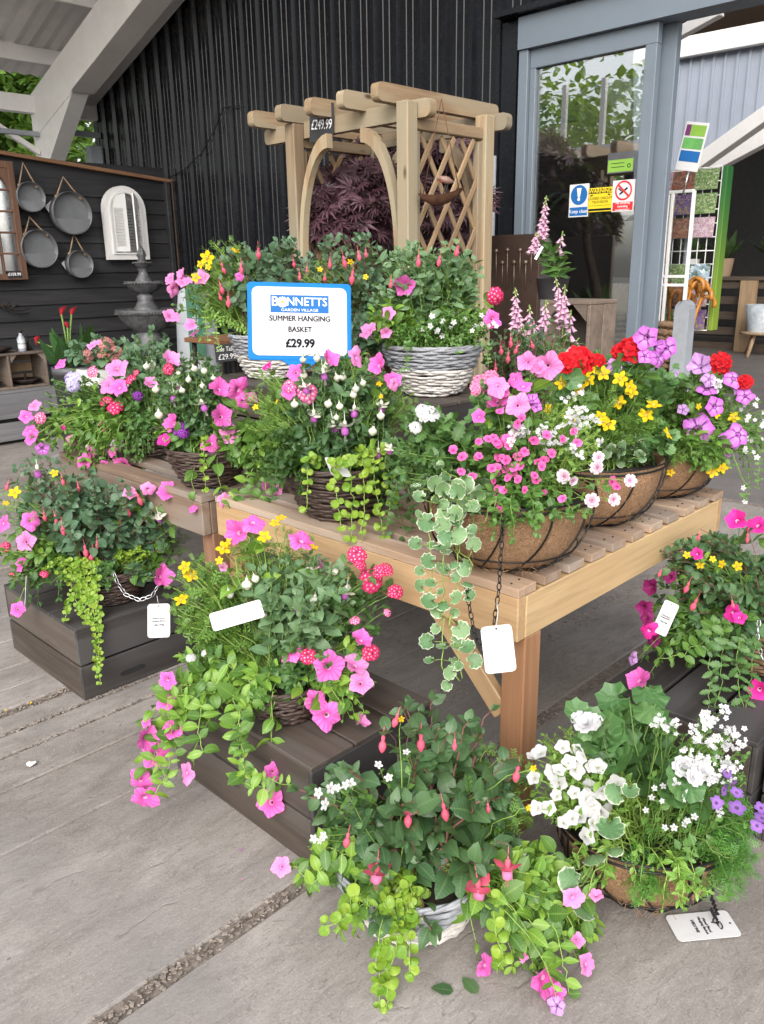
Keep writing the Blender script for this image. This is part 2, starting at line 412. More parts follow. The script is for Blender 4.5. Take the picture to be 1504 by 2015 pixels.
# ------------------------------------------------------------------ ground
WY, FX = 5.2, -8.26                      # the black wall and the fence
pv = MB(); pv.box((0, 0, -.0565), (120, 120, .1)); ground = pv.obj('pavement', M['dirt'], kind='structure')
edges = [(-16, .02), (-8.3, .02), (-5.9, .03), (-4.25, .045), (-3.62, .008), (-3.35, .01), (-3.1, .008), (-2.93, .008), (-2.76, .045), (-2.615, .012), (-2.485, .009), (-2.3, .008),
         (-2.02, .004), (-1.352, .046), (.14, .04), (1.6, .04), (3.2, .04), (6, .04)]
for i in range(len(edges)-1):
    x0 = edges[i][0]+edges[i][1]/2; x1 = edges[i+1][0]-edges[i+1][1]/2
    o = plank('paving_slab', ((x0+x1)/2, 1.1, -.05+rnd(-.0015, .0015)), (x1-x0, 8.15, .1), M['slab'], ground, b=.006)
db = MB()
def crumbs(mb, n, fx, fy, s0, s1):
    for _ in range(n):
        p = V((fx(), fy(), 0)); s = rnd(s0, s1)
        q = Matrix.Rotation(rnd(0, 6), 3, 'Z') @ Matrix.Rotation(rnd(-.5, .5), 3, 'X')
        mb.add([p+q @ V((a*s*rnd(.6, 1.2), b*s*rnd(.4, 1), c*s*.5-.001)) for a in (-1, 1) for b in (-1, 1) for c in (0, 1)],
               [(0, 1, 3, 2), (4, 6, 7, 5), (0, 4, 5, 1), (2, 3, 7, 6), (0, 2, 6, 4), (1, 5, 7, 3)], 0, False)
for x, wd, n, y0, y1 in ((-1.352, .05, 420, .2, 2.2), (-2.76, .04, 260, .6, 1.9), (-2.62, .025, 90, .6, 1.4), (-2.485, .02, 70, .6, 1.5), (-1.68, .10, 330, 1.9, 3.6)):
    crumbs(db, int(n*2.2), lambda: x+random.gauss(0, wd*.28), lambda: rnd(y0, y1), .0012, .0055)
db.obj('joint_debris', M['crumb'], ground, kind='stuff')
sc = MB()
crumbs(sc, 380, lambda: rnd(-2.7, -.2), lambda: rnd(.3, 1.5), .0012, .004)
sc.obj('floor_specks', M['crumb'], ground, kind='stuff')
fl = MB(); fl.box((0, 11.3, -.03), (24, 12.1, .06)); fl.obj('floor', plain('shop_floor', (.17, .155, .15), .55, var=.15, scale=2), kind='structure')

# ------------------------------------------------------------------ black corrugated wall
wall = thing('cladding_wall', 'tall black corrugated metal wall behind the wooden pergola', 'wall', (-6.8, WY, 0))
wc = MB(); wc.box((-6.85, WY+.12, 2.7), (6.28, .12, 5.4)); wc.obj('wall_core', M['black'], wall)
def sheet(h):
    pts = []
    for k in range(4):
        x = k*.25
        pts += [(x+.0, 0), (x+.05, .0), (x+.056, .005), (x+.062, 0), (x+.118, 0), (x+.124, .005), (x+.13, 0), (x+.18, 0), (x+.196, .036), (x+.232, .036), (x+.248, 0)]
    poly = [(x, -y) for x, y in pts]+[(1.0, .012), (0, .012)]
    m = MB(); m.prism(poly, h, Matrix.Translation((0, 0, h/2))); return m.mesh('cladding_sheet', M['black_clad'])
sm_ = sheet(5.4)
for k in range(6): link('cladding_sheet', sm_, Matrix.Translation((-9.86+k, WY+.02, 0)), wall)
sm2 = sheet(2.3)
for k in range(6): link('cladding_sheet', sm2, Matrix.Translation((-3.86+k, WY+.02, 3.12)), wall)
fp = MB(); fp.box((-3.79, WY+.01, 1.55), (.13, .06, 3.1)); fp.obj('corner_flashing', M['black_clad'], wall)
dt = MB(); dt.box((-.9, WY-.05, 3.13), (5.9, .16, .035)); dt.obj('drip_trim', M['black_clad'], wall)
sk = MB()
for k in range(24):
    for z in (1.75, 2.35, 1.2):
        sk.lathe([(.0, -.006), (.008, -.006), (.008, 0)], 6, (0, 0, 0)) if False else sk.box((-9.86+k*.25+.09, WY+.016, z+rnd(-.03, .03)), (.016, .014, .016))
sk.obj('fixing_screw', M['black'], wall, kind='stuff')
dp = MB(); a = at(972, 235, Y=WY-.06); dp.tube([(a.x, WY-.05, .0), (a.x, WY-.05, 2.25)], .02, 8)
tag(dp.obj('downpipe', M['steel_grey']), 'thin grey pipe running down the black wall right of the pergola', 'pipe')
cb = MB(); cb.tube([at(330, 352, Y=WY-.03), at(362, 335, Y=WY-.03), at(398, 300, Y=WY-.03), at(425, 250, Y=WY-.03), at(440, 212, Y=WY-.03), at(480, 208, Y=WY-.03)], .006, 5)
tag(cb.obj('cable', M['black']), 'thin black cable looping across the corrugated wall above the fence', 'cable')

# ------------------------------------------------------------------ entrance: header, posts, sliding leaf
ent = thing('shop_entrance', 'blue grey aluminium sliding glass entrance on the right', 'entrance', (-2.6, WY, 0))
xl = at(1024, 250, Y=WY).x; zl = at(1041, 99, Y=WY).z; zg = at(1056, 134, Y=WY).z
x1 = at(1272, 90, Y=WY).x; x2 = at(1295, 90, Y=WY).x; x3 = at(1303, 100, Y=WY+.12).x; x4 = at(1334, 100, Y=WY+.12).x
xg = at(1056, 136, Y=WY).x
hb = MB(); hb.box((.4+(xl-.0)/2, WY+.04, (zl+3.1)/2), (-xl+.8, .2, 3.1-zl)); hb.obj('header_beam', M['door_grey'], ent)
plank('frame_post', (xl+.035, WY+.03, zl/2), (.075, .14, zl), M['door_grey'], ent)
leaf_fr = plank('door_leaf', ((xl+.075+x2)/2, WY+.02, (zl+zg)/2-.001), (x2-xl-.075, .06, zl-zg), M['door_grey'], ent)
def sub(name, c, d, mat): return link(name, cbox_mesh(d, mat, .004), Matrix.Translation(V(c)), leaf_fr)
sub('stile', ((x1+x2)/2, WY+.02, zg/2), (x2-x1, .06, zg), M['door_grey'])
sub('stile', ((xl+.075+xg)/2, WY+.02, zg/2), (xg-xl-.075, .06, zg), M['door_grey'])
sub('bottom_rail', ((xg+x1)/2, WY+.02, .1), (x1-xg, .06, .2), M['door_grey'])
sub('pane', ((xg+x1)/2, WY+.025, (zg+.2)/2), (x1-xg, .008, zg-.2), M['glass'])
plank('guide_stile', ((x3+x4)/2, WY+.13, zl/2), (x4-x3, .06, zl), M['door_grey'], ent)
plank('frame_post', (2.6, WY+.03, zl/2), (.075, .14, zl), M['door_grey'], ent)

# signs stuck on the glass
GY = WY+.012
def flat_sign(name, label, x0, y0, x1_, y1_, mat, cat='sign'):
    a, b = at(x0, y0, Y=GY), at(x1_, y1_, Y=GY)
    c = (a+b)/2; wd, ht = b.x-a.x, a.z-b.z
    Mx = Matrix(((1, 0, 0, c.x), (0, 0, -1, GY), (0, 1, 0, c.z), (0, 0, 0, 1)))   # local x right, y up, z towards the viewer
    o = link(name, cbox_mesh((wd, ht, .003), mat, .001), Mx); tag(o, label, cat); return o, Mx, wd, ht
def disc(mb, c, r, z, m=0, n=28, r2=0):
    if r2: 
        vs_ = [(c[0]+q*math.cos(2*PI*k/n), c[1]+q*math.sin(2*PI*k/n), z) for q in (r, r2) for k in range(n)]
        mb.add(vs_, [(k, (k+1) % n, n+(k+1) % n, n+k) for k in range(n)], m, False)
    else: mb.add([(c[0]+r*math.cos(2*PI*k/n), c[1]+r*math.sin(2*PI*k/n), z) for k in range(n)], [tuple(range(n))], m, False)
def rect(mb, cx, cy, wd, ht, z, m=0, rot=0):
    q = Matrix.Rotation(rot, 2); pts = [q @ V((a*wd/2, b*ht/2)) for a, b in ((-1, -1), (1, -1), (1, 1), (-1, 1))]
    mb.add([(cx+p.x, cy+p.y, z) for p in pts], [(0, 1, 2, 3)], m, False)
Z1, Z2, Z3 = .0022, .0029, .0036
o, Mx, wd, ht = flat_sign('safety_sign', 'blue and white keep clear sign with exclamation mark on the door glass', 1122, 364, 1157, 426, M['white'])
g = MB(); disc(g, (0, ht*.17), wd*.42, Z1); rect(g, 0, -ht*.33, wd*.9, ht*.26, Z1); g.obj('blue_disc', M['blue_print'], o, Mx)
g = MB(); g.add([(-.018, ht*.38, Z2), (.018, ht*.38, Z2), (.008, ht*.1, Z2), (-.008, ht*.1, Z2)][::-1], [(3, 2, 1, 0)], 0, False); disc(g, (0, ht*.04), .011, Z2, n=12); g.obj('exclamation_mark', M['white_ink'], o, Mx)
text('Keep clear', .034, Mx @ Matrix.Translation((0, -ht*.33, Z2)), M['white_ink'], o)
o, Mx, wd, ht = flat_sign('safety_sign', 'yellow warning closed circuit television sign on the door glass', 1159, 371, 1204, 415, M['yellow_print'])
g = MB(); rect(g, 0, ht*.36, wd*.94, ht*.2, Z1); rect(g, 0, -ht*.41, wd*.94, ht*.09, Z1); rect(g, -wd*.36, ht*.19, .02, .008, Z1, rot=.3); rect(g, wd*.36, ht*.19, .02, .008, Z1, rot=-.3); rect(g, 0, -ht*.24, wd*.86, .002, Z1); g.obj('black_band', M['ink'], o, Mx)
text('WARNING', .036, Mx @ Matrix.Translation((0, ht*.36, Z2)), M['yellow_print'], o, bold=.001)
text('CLOSED CIRCUIT\nTELEVISION', .023, Mx @ Matrix.Translation((0, -ht*.02, Z1)), M['ink'], o)
text('24 HOUR RECORDING', .009, Mx @ Matrix.Translation((0, ht*.2, Z1)), M['ink'], o) if False else None
o, Mx, wd, ht = flat_sign('safety_sign', 'white no smoking sign with red crossed circle on the door glass', 1207, 356, 1247, 415, M['white'])
g = MB(); disc(g, (0, ht*.17), wd*.38, Z2, r2=wd*.31); rect(g, 0, ht*.17, wd*.66, .013, Z3, rot=-.75); rect(g, 0, -ht*.33, wd*.9, ht*.27, Z1); g.obj('red_circle', M['red_print'], o, Mx)
g = MB(); rect(g, .0, ht*.15, wd*.42, .012, Z1, rot=.6); rect(g, -wd*.16, ht*.2, .008, .03, Z1, rot=.9); g.obj('cigarette', M['ink'], o, Mx)
text('No smoking\nincluding\ne-cigarettes', .021, Mx @ Matrix.Translation((0, -ht*.33, Z2)), M['white_ink'], o)
o, Mx, wd, ht = flat_sign('opening_notice', 'dark green notice with a lime panel above the yellow sign on the glass', 1197, 302, 1247, 338, M['pot_grey'], 'notice')
g = MB(); rect(g, 0, -ht*.14, wd*.94, ht*.58, Z1); g.obj('lime_panel', M['green_print'], o, Mx)
g = MB(); disc(g, (wd*.32, -ht*.18), .013, Z2, n=14, r2=.008); rect(g, -wd*.1, -ht*.02, wd*.5, .004, Z2); rect(g, -wd*.1, -ht*.2, wd*.5, .004, Z2); g.obj('lettering', M['ink'], o, Mx)

# ------------------------------------------------------------------ inside the shop
inn = thing('shop_interior', 'dark shop interior with pale blue upper wall beyond the open door', 'building', (0, 10, 0))
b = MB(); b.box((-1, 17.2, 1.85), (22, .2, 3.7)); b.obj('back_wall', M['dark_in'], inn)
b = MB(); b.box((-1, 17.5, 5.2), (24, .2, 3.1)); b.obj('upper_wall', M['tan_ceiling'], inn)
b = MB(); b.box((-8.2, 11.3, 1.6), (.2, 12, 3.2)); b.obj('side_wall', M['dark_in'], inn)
b = MB(); b.box((-7.3, 7.7, 3.3), (2.2, 4.6, .12)); b.obj('shading_slab', M['dark_in'], inn)  # dark slab added overhead to keep the area behind the glass dark
PY = 10.5
q = [at(1250, 395, Y=PY), at(1560, 178, Y=PY), at(1560, 40, Y=PY), at(1250, 105, Y=PY)]
b = MB(); Mq = Matrix(((1, 0, 0, 0), (0, 0, -1, PY), (0, 1, 0, 0), (0, 0, 0, 1)))
b.prism([(p.x, p.z) for p in q], .08, Mq); b.obj('pale_panel', M['poly'], inn)
d0 = (q[1]-q[0]).normalized()
b = MB()
nrib = int((q[1].x-q[0].x)/.14)
for k in range(nrib):
    t = (k+.5)/nrib; lo = lerp(q[0], q[1], t); hi = lerp(q[3], q[2], t)
    b.box(((lo.x), PY-.05, (lo.z+hi.z)/2), (.03, .02, hi.z-lo.z-.02))
b.obj('panel_rib', M['poly'], inn, kind='stuff')
def beam(name, p, q_, wd, th, mat, par):
    d = q_-p; L = d.length; c = (p+q_)/2
    y = V((0, 1, 0)); x = d.normalized(); z = x.cross(y).normalized(); y = z.cross(x)
    return link(name, cbox_mesh((L, th, wd), mat, .006), basis_m(c, x, y, z), par)
beam('sloping_beam', at(1230, 425, Y=PY-.15), at(1560, 190, Y=PY-.15), .16, .2, M['steel_white'], inn)
beam('sloping_beam', at(1330, 360, Y=PY+2), at(1560, 235, Y=PY+2), .28, .2, M['steel_white'], inn)
beam('top_rail', at(1250, 112, Y=PY-.1), at(1560, 55, Y=PY-.1), .22, .1, M['steel_white'], inn)
beam('sloping_beam', at(1330, 70, Y=8.5), at(1420, 20, Y=8.5), .1, .1, M['steel_white'], inn)
b = MB(); b.box((-1, 15.3, 5.7), (22, 9.4, .1)); b.obj('ceiling_deck', M['tan_ceiling'], inn)
# pallet-wood bench with pots, far inside
PB = 14.2
pb = thing('pallet_bench', 'long bench of pale pallet boards with a tall front post inside the shop', 'bench', (-7, PB, 0))
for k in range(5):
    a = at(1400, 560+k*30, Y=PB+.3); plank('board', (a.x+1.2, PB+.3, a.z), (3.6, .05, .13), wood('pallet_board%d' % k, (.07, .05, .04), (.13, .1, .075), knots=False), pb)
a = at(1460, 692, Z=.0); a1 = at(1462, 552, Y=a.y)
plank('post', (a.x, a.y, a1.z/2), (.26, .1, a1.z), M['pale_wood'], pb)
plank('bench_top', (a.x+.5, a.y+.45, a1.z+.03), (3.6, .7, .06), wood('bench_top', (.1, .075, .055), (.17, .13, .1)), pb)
def simple_pot(name, label, c, r, h, mat, leaves=True, group=None):
    t = thing(name, label, 'plant pot', c, group)
    b = MB(); b.lathe([(r*.75, 0), (r, h), (r*.9, h), (r*.85, h*.9), (0.001, h*.9)], 14, c); b.obj('pot', mat, t)
    if leaves:
        b = MB()
        for k in range(26):
            th = rnd(0, 6.3); e = rnd(.4, 1.4); L = h*rnd(.9, 1.9); p = V(c)+V((0, 0, h*.9)); d = V((math.cos(th)*math.cos(e), math.sin(th)*math.cos(e), math.sin(e)))
            s = d.cross(V((0, 0, 1))).normalized()*L*.16
            b.add([p, p+d*L*.5+s, p+d*L, p+d*L*.5-s], [(0, 1, 2, 3)], 0, False)
        b.obj('leaves', M['dark_leaf'], t, kind='stuff')
    return t
M['dark_leaf'] = plain('houseplant_leaf', (.05, .1, .03), .5, var=.4)
simple_pot('plant_pot', 'small white spotted plant pot on the pallet bench', (a.x-1.15, a.y+.3, a1.z+.06), .13, .3, M['pot_white'])
simple_pot('plant_pot', 'brown cardboard coloured pot beside the white spotted pot', (a.x-.62, a.y+.4, a1.z+.06), .16, .3, M['stool_wood'])
simple_pot('plant_pot', 'terracotta pot with dark leaves at the right of the pallet bench', (a.x+.25, a.y+.3, a1.z+.06), .15, .32, M['rust'])
# wooden stool with a grey planter
a = at(1490, 700, Z=0); ts = at(1490, 652, Y=a.y)
st = thing('stool', 'small wooden three legged stool inside the shop', 'stool', (a.x, a.y, 0))
b = MB(); b.lathe([(.001, ts.z-.04), (.3, ts.z-.04), (.3, ts.z), (.001, ts.z)], 20, (a.x, a.y, 0)); b.obj('seat', M['stool_wood'], st)
for k in range(3):
    th = k*2.1+.4; b = MB(); b.tube([(a.x+.16*math.cos(th), a.y+.16*math.sin(th), ts.z-.04), (a.x+.32*math.cos(th), a.y+.32*math.sin(th), 0)], .03, 8); b.obj('leg', M['stool_wood'], st)
simple_pot('plant_pot', 'pale grey planter standing on the wooden stool', (a.x, a.y, ts.z), .26, .42, plain('pale_planter', (.5, .55, .6), .4), False)

# greeting card rack just inside the door
RY = 6.1
rk = thing('card_rack', 'tall wire rack of picture cards with a green side panel', 'card rack', (at(1360, 600, Y=RY).x, RY, 0))
tr_, br_ = at(1430, 326, Y=RY), at(1387, 650, Y=RY); xl_ = at(1275, 500, Y=RY).x
b = MB(); zt, zb = tr_.z, br_.z; xr_ = at(1412, 490, Y=RY).x
for k in range(9):
    x = lerp(xl_, xr_-.02, k/8); b.tube([(x, RY, zb), (x, RY, zt)], .004, 4)
for k in range(13):
    z = lerp(zb, zt, k/12); b.tube([(xl_, RY, z), (xr_-.02, RY, z)], .004, 4)
b.obj('wire_grid', M['white_paint'], rk)
g_ = NT('green_fade'); zz = g_.n('SeparateXYZ', {0: g_.n('NewGeometry').outputs['Position']}).outputs[2]
g_.col(g_.mix(g_.step(zz, zb, zt), (.2, .3, .03), (.025, .15, .035))); g_.rough(.5)
plank('side_panel', (xr_+.005, RY+.04, (zt+zb)/2), (.035, .1, zt-zb), g_.m, rk)
plank('foot', ((xl_+xr_)/2, RY+.06, .02), (xr_-xl_, .4, .04), M['steel_grey'], rk)
b = MB(); b.tube([((xl_+xr_)/2, RY+.08, .03), ((xl_+xr_)/2, RY+.08, zt)], .02, 8); b.obj('pole', M['steel_grey'], rk)
ncol = 3
for r in range(7):
    for cc in range(ncol):
        if (r, cc) in ((3, 2), (3, 1)): continue
        x = lerp(xl_, xr_-.03, (cc+.5)/ncol); z = lerp(zt, zb, (r+.5)/7)
        c_ = link('card', cbox_mesh(((xr_-xl_)/ncol*.95, .012, (zt-zb)/7*.86), M['card'][[0, 2, 1, 4, 1, 3, 2][(r*2+cc+r//2) % 7] % 5], .001), Matrix.Translation((x, RY-.03, z)) @ Matrix.Rotation(-.12, 4, 'X'), rk)
# leaflet sign leaning on top of the stand
a = at(1362, 289, Y=RY-.5)
ls = thing('leaflet_sign', 'tilted white sign with purple, green and blue panels above the card rack', 'sign', (a.x, RY-.5, a.z-.15))
Ms = Matrix(((1, 0, 0, a.x), (0, 0, -1, RY-.5), (0, 1, 0, a.z), (0, 0, 0, 1))) @ Matrix.Rotation(R(-11), 4, 'Z')
link('panel', cbox_mesh((.16, .295, .006), M['white'], .002), Ms, ls)
for k, mt in enumerate((M['green_print'], plain('mid_green', (.12, .36, .1), .5, bump=0), M['blue_print'])):
    g = MB(); rect(g, 0, .098-k*.078, .138, .066, .0045); g.obj('colour_panel', mt, ls, Ms)
g = MB(); rect(g, -.052, .098, .034, .066, .0055); g.obj('purple_corner', M['purple_print'], ls, Ms)
text('connect', .022, Ms @ Matrix.Translation((.01, -.058, .0055)), M['white_ink'], ls) if False else None
b = MB(); b.tube([Ms @ V((.02, -.14, -.004)), Ms @ V((.02, -.3, -.004))], .006, 6); b.obj('stem', M['chain_silver'], ls)
# slim white display frame
DY = 5.75
df = thing('leaflet_stand', 'slim white metal frame with clear shelves standing in the doorway', 'display stand', (at(1340, 560, Y=DY).x, DY, 0))
zt = at(1340, 377, Y=DY).z; xa, xb = at(1303, 540, Y=DY).x, at(1352, 540, Y=DY).x
for x in (xa, xa+.035, xb): plank('upright', (x, DY, zt/2), (.022, .022, zt), M['white_paint'], df, b=.002)
for z in (zt, at(1325, 544, Y=DY).z, at(1325, 561, Y=DY).z, .2): plank('crossbar', ((xa+xb)/2, DY, z), (xb-xa, .02, .02), M['white_paint'], df, b=.002)
link('pane', cbox_mesh((xb-xa-.03, .004, zt-.3), M['clear'], .001), Matrix.Translation(((xa+xb)/2, DY, zt/2+.1)), df)
# rounded grey door bollard
BY = 5.45; a = at(1340, 590, Y=BY); wd = at(1361, 640, Y=BY).x-at(1332, 640, Y=BY).x
b = MB(); prof = [(-wd/2, 0), (wd/2, 0), (wd/2, a.z-.06)]+[(wd/2-.0-.06*(1-math.cos(t)), a.z-.06+.06*math.sin(t)) for t in (.5, 1, 1.5)]+[(-wd/2+.06*(1-math.cos(t)), a.z-.06+.06*math.sin(t)) for t in (1.5, 1, .5)]+[(-wd/2, a.z-.06)]
xb_ = at(1345, 650, Y=BY).x
b.prism(prof, .1, Matrix(((1, 0, 0, xb_), (0, 0, -1, BY), (0, 1, 0, 0), (0, 0, 0, 1))))
tag(b.obj('door_guard', M['steel_grey']), 'rounded grey guard panel standing beside the white display frame', 'guard')

def woven(mb, c, prof, rows, n=44, stakes=12, amp=.006, rt=.006, jit=.25):
    "rows of willow running in and out of the stakes; prof(t) -> radius, z"
    c = V(c)
    for i in range(rows):
        t = (i+.5)/rows; r, z = prof(t); ph = (i % 2)*PI; j1, j2 = rnd(0, 6), rnd(0, 6)
        pts = []
        for k in range(n):
            th = 2*PI*k/n
            rr = r+amp*math.cos(stakes*th+ph)+amp*.5*math.sin(2*th+j1)
            pts.append(c+V((rr*math.cos(th), rr*math.sin(th), z+rt*.5*math.sin(3*th+j2)*jit*2)))
        mb.tube(pts, [rt*rnd(.75, 1.2) for _ in range(n)], 5, closed=True)
def storage_basket(label, px, py, Y, r, h, mat, rows):
    a = at(px, py, Y=Y); t = thing('storage_basket', label, 'basket', (a.x, Y, 0))
    b = MB(); woven(b, (a.x, Y, 0), lambda s: (r*(.85+.15*s), h*s), rows, 60, 20, .01, h/rows*.5); b.obj('weave', mat, t, kind='stuff')
    b = MB(); b.lathe([(.001, .01), (r*.8, .01), (r*.93, h*.92), (.001, h*.9)], 20, (a.x, Y, 0)); b.obj('lining', M['dark_in'], t)
    return a, t
a, t_ = storage_basket('grey rattan basket standing behind the door glass', 1208, 640, 6.0, .25, at(1208, 628, Y=6).z, M['wicker_slate'], 26)
a, t_ = storage_basket('tan wicker basket of walking sticks inside the doorway', 1302, 640, 5.86, .16, at(1300, 630, Y=5.86).z, M['wicker_tan'], 22)
zb_ = at(1300, 630, Y=5.86).z
for k in range(9):
    th = rnd(0, 6.3); rr = .09; p = V((a.x+rr*math.cos(th), 5.86+rr*math.sin(th)*.8, .05)); top = at(rnd(1296, 1386), rnd(562, 600), Y=5.86+rnd(-.04, .1))
    b = MB(); b.tube([p, top], .011, 6)
    hook = [top+V((math.cos(u)*.055-.055, 0, math.sin(u)*.055)).copy() for u in np.linspace(0, 3.6, 9)]
    q_ = Matrix.Rotation(rnd(2.2, 4.6), 3, 'Z'); hook = [top+q_ @ (h-top) for h in hook]
    b2 = MB(); b2.tube(hook, .016, 7)
    o = b.obj('walking_stick', M['orange_wood']); tag(o, 'walking stick with curved orange handle in the tan wicker basket', 'walking stick', 'walking sticks in the basket')
    b2.obj('handle', M['orange_wood'], o)
# small palm behind the glass
a = at(1160, 470, Y=6.3); pt = thing('indoor_palm', 'palm with a slim leaning trunk behind the door glass', 'palm', (at(1183, 690, Y=6.3).x, 6.3, 0))
b = MB(); b.tube([(at(1186, 690, Y=6.3).x, 6.3, 0), at(1186, 690, Y=6.3), at(1172, 560, Y=6.3), at(1156, 490, Y=6.3), at(1150, 400, Y=6.3)], [.05, .045, .04, .035, .03], 8); b.obj('trunk', M['bark'], pt)
b = MB()
for k in range(22):
    th = rnd(0, 6.3); p = at(1150, 400, Y=6.3); L = rnd(.4, .7)
    pts = [p+V((math.cos(th)*L*s, math.sin(th)*L*s, L*(.8*s-1.1*s*s))) for s in (0, .25, .5, .75, 1)]
    s = V((-math.sin(th), math.cos(th), 0))*.03
    b.add([q+s*wv for q, wv in zip(pts, (.3, 1, 1, .7, .1))]+[q-s*wv for q, wv in zip(pts, (.3, 1, 1, .7, .1))], [(i, i+1, i+6, i+5) for i in range(4)], 0, False)
b.obj('fronds', M['dark_leaf'], pt, kind='stuff')
for k in range(5):
    x = rnd(-5.4, -4.2); y = rnd(7.5, 9.5)
    simple_pot('plant_pot', 'dark leafy house plant in a black pot deep behind the door glass', (x, y, .5), .14, .32, M['pot_grey'], group='house plants behind the door glass')

# ------------------------------------------------------------------ canopy roof, left
EX = -9.75; ez = at(190, 212, Y=WY).z
e2 = at(370, 0, Y=WY); slope = (e2.z-ez)/(e2.x-at(190, 212, Y=WY).x)
can = thing('canopy_roof', 'white steel canopy with corrugated roof sheets over the display', 'canopy', (EX, 3, 0))
def roofz(x): return ez+slope*(x-EX)
RX, Y0R = -2.0, ROOF_Y0
def cor_sheet(w_, L, up):
    n = int(w_/.04); pts = []
    for k in range(n+1): pts.append((k*w_/n, .012*math.cos(k*PI*.5)))
    poly = pts+[(x, y+.006) for x, y in pts[::-1]]
    m = MB(); m.prism(poly[::-1], L, Matrix()); return m
ang = math.atan(slope)
Ls = (RX-EX+.5)/math.cos(ang)
m = cor_sheet(1.0, Ls, 1); 
# sheet: local x -> world Y, local z -> up the slope
ds = V((math.cos(ang), 0, math.sin(ang))); nn = V((-math.sin(ang), 0, math.cos(ang)))
sme = m.mesh('roof_sheet', M['roof'])
y = WY-1.0
while y > Y0R-.5:
    cx = (RX+EX-.5)/2
    link('roof_sheet', sme, basis_m(V((cx, y, roofz(cx)+.52)), V((0, 1, 0)), nn, ds) , can); y -= 1.0
k = 0; x = EX+.05
while x < RX:
    plank('purlin', (x, (WY+Y0R)/2, roofz(x)+.42), (.06, WY-Y0R, .16), M['steel_white'], can, b=.006); x += 1.05
RYF = 4.54
def rafter(yy):
    p0 = V((EX-.1, yy, roofz(EX)-.02)); p1 = V((RX, yy, roofz(RX)-.02))
    d = p1-p0
    r_ = beam('rafter', p0-V((0, 0, .16)), p1-V((0, 0, .16)), .42, .2, M['steel_white'], can)
    f = beam('lower_flange', p0+V((1.0, 0, .34-.16))-nn*.222, p1-V((0, 0, .16))-nn*.222, .014, .27, M['steel_white'], can)
    # haunch
    A = V((EX-.15, yy, roofz(EX)-.75)); 
    poly = [(EX-.12, roofz(EX)-.72), (EX+.12, roofz(EX)-.72), (EX+.95, roofz(EX+.95)-.36), (EX-.12, roofz(EX)-.2)]
    h = MB(); h.prism(poly, .18, Matrix(((1, 0, 0, 0), (0, 0, -1, yy), (0, 1, 0, 0), (0, 0, 0, 1)))); h.obj('haunch', M['steel_white'], can)
    plank('column', (EX, yy, (roofz(EX)-.7)/2), (.2, .2, roofz(EX)-.7), M['steel_white'], can)
    plank('base_plate', (EX+.02, yy, roofz(EX)-.735), (.34, .3, .025), M['steel_white'], can)
rafter(RYF)
# soffit board along the gable wall, eaves beam and window post
beam('gable_trim', V((EX-.2, WY-.12, roofz(EX-.2)+.29)), V((-2.0, WY-.12, roofz(-2.0)+.29)), .54, .2, M['steel_white'], can)
plank('eaves_beam', (EX-.05, (WY+Y0R)/2, roofz(EX)-.05), (.12, WY-Y0R, .18), M['steel_white'], can)
plank('eaves_rail', (EX-.02, 4.9, roofz(EX)-.3), (.07, .62, .06), M['steel_grey'], can)
plank('eaves_rail', (EX+.02, 2.9, roofz(EX)-.36), (.07, 3.1, .05), M['steel_grey'], can)
plank('corner_post', (EX+.05, WY-.12, 1.45), (.12, .14, 2.9), M['steel_grey'], can)
beam('knee_brace', V((EX, RYF-.1, roofz(EX)-.55)), V((EX, RYF-.9, roofz(EX)-.1)), .06, .06, M['steel_white'], can)
b = MB(); b.tube([(EX, RYF-.28, 1.0), (EX, RYF-.32, 2.35), (EX, RYF-.55, 2.75)], .06, 10); b.obj('rainwater_pipe', M['steel_grey'], can)

# ------------------------------------------------------------------ black clapboard fence
fe = thing('timber_fence', 'black stained clapboard fence with an orange brown top rail', 'fence', (FX, 3.5, 0))
tl = at(0, 301, X=FX); tr2 = at(332, 357, X=FX)
for k in range(17):
    z = .075+k*.148
    if z > 2.36: break
    o = plank('fence_board', (FX-.02+.012, 1.6, z), (.022, 7.05, .165), M['black_wood'], fe, rot=Matrix.Rotation(R(-8), 3, 'Y'), b=.003)
plank('fence_board', (FX-.035, 1.6, 2.42), (.02, 7.05, .24), M['black_wood'], fe, b=.003)
d = (tr2-tl).normalized(); L = 6.6; e = tr2+d*.03; c = e-d*(L/2); z_ = V((1, 0, 0)).cross(d)
link('top_rail', cbox_mesh((.1, L, .035), M['rail_wood'], .004), basis_m(V((FX+.0, c.y, c.z)), V((1, 0, 0)), d, z_), fe)
poly = [(tr2.y, 2.3), (tr2.y, tr2.z-.02), (tr2.y-6, tr2.z-.02-d.z/d.y*6), (tr2.y-6, 2.3)]
b = MB(); b.prism(poly, .02, Matrix(((0, 0, 1, FX-.062), (1, 0, 0, 0), (0, 1, 0, 0), (0, 0, 0, 1)))); b.obj('top_filler', M['black_wood'], fe)
plank('fence_post', (FX+.03, WY-.1, 1.2), (.07, .05, 2.4), M['black_wood'], fe)
plank('edge_batten', (FX+.06, WY-.045, 1.2), (.025, .02, 2.42), M['corten'], fe)

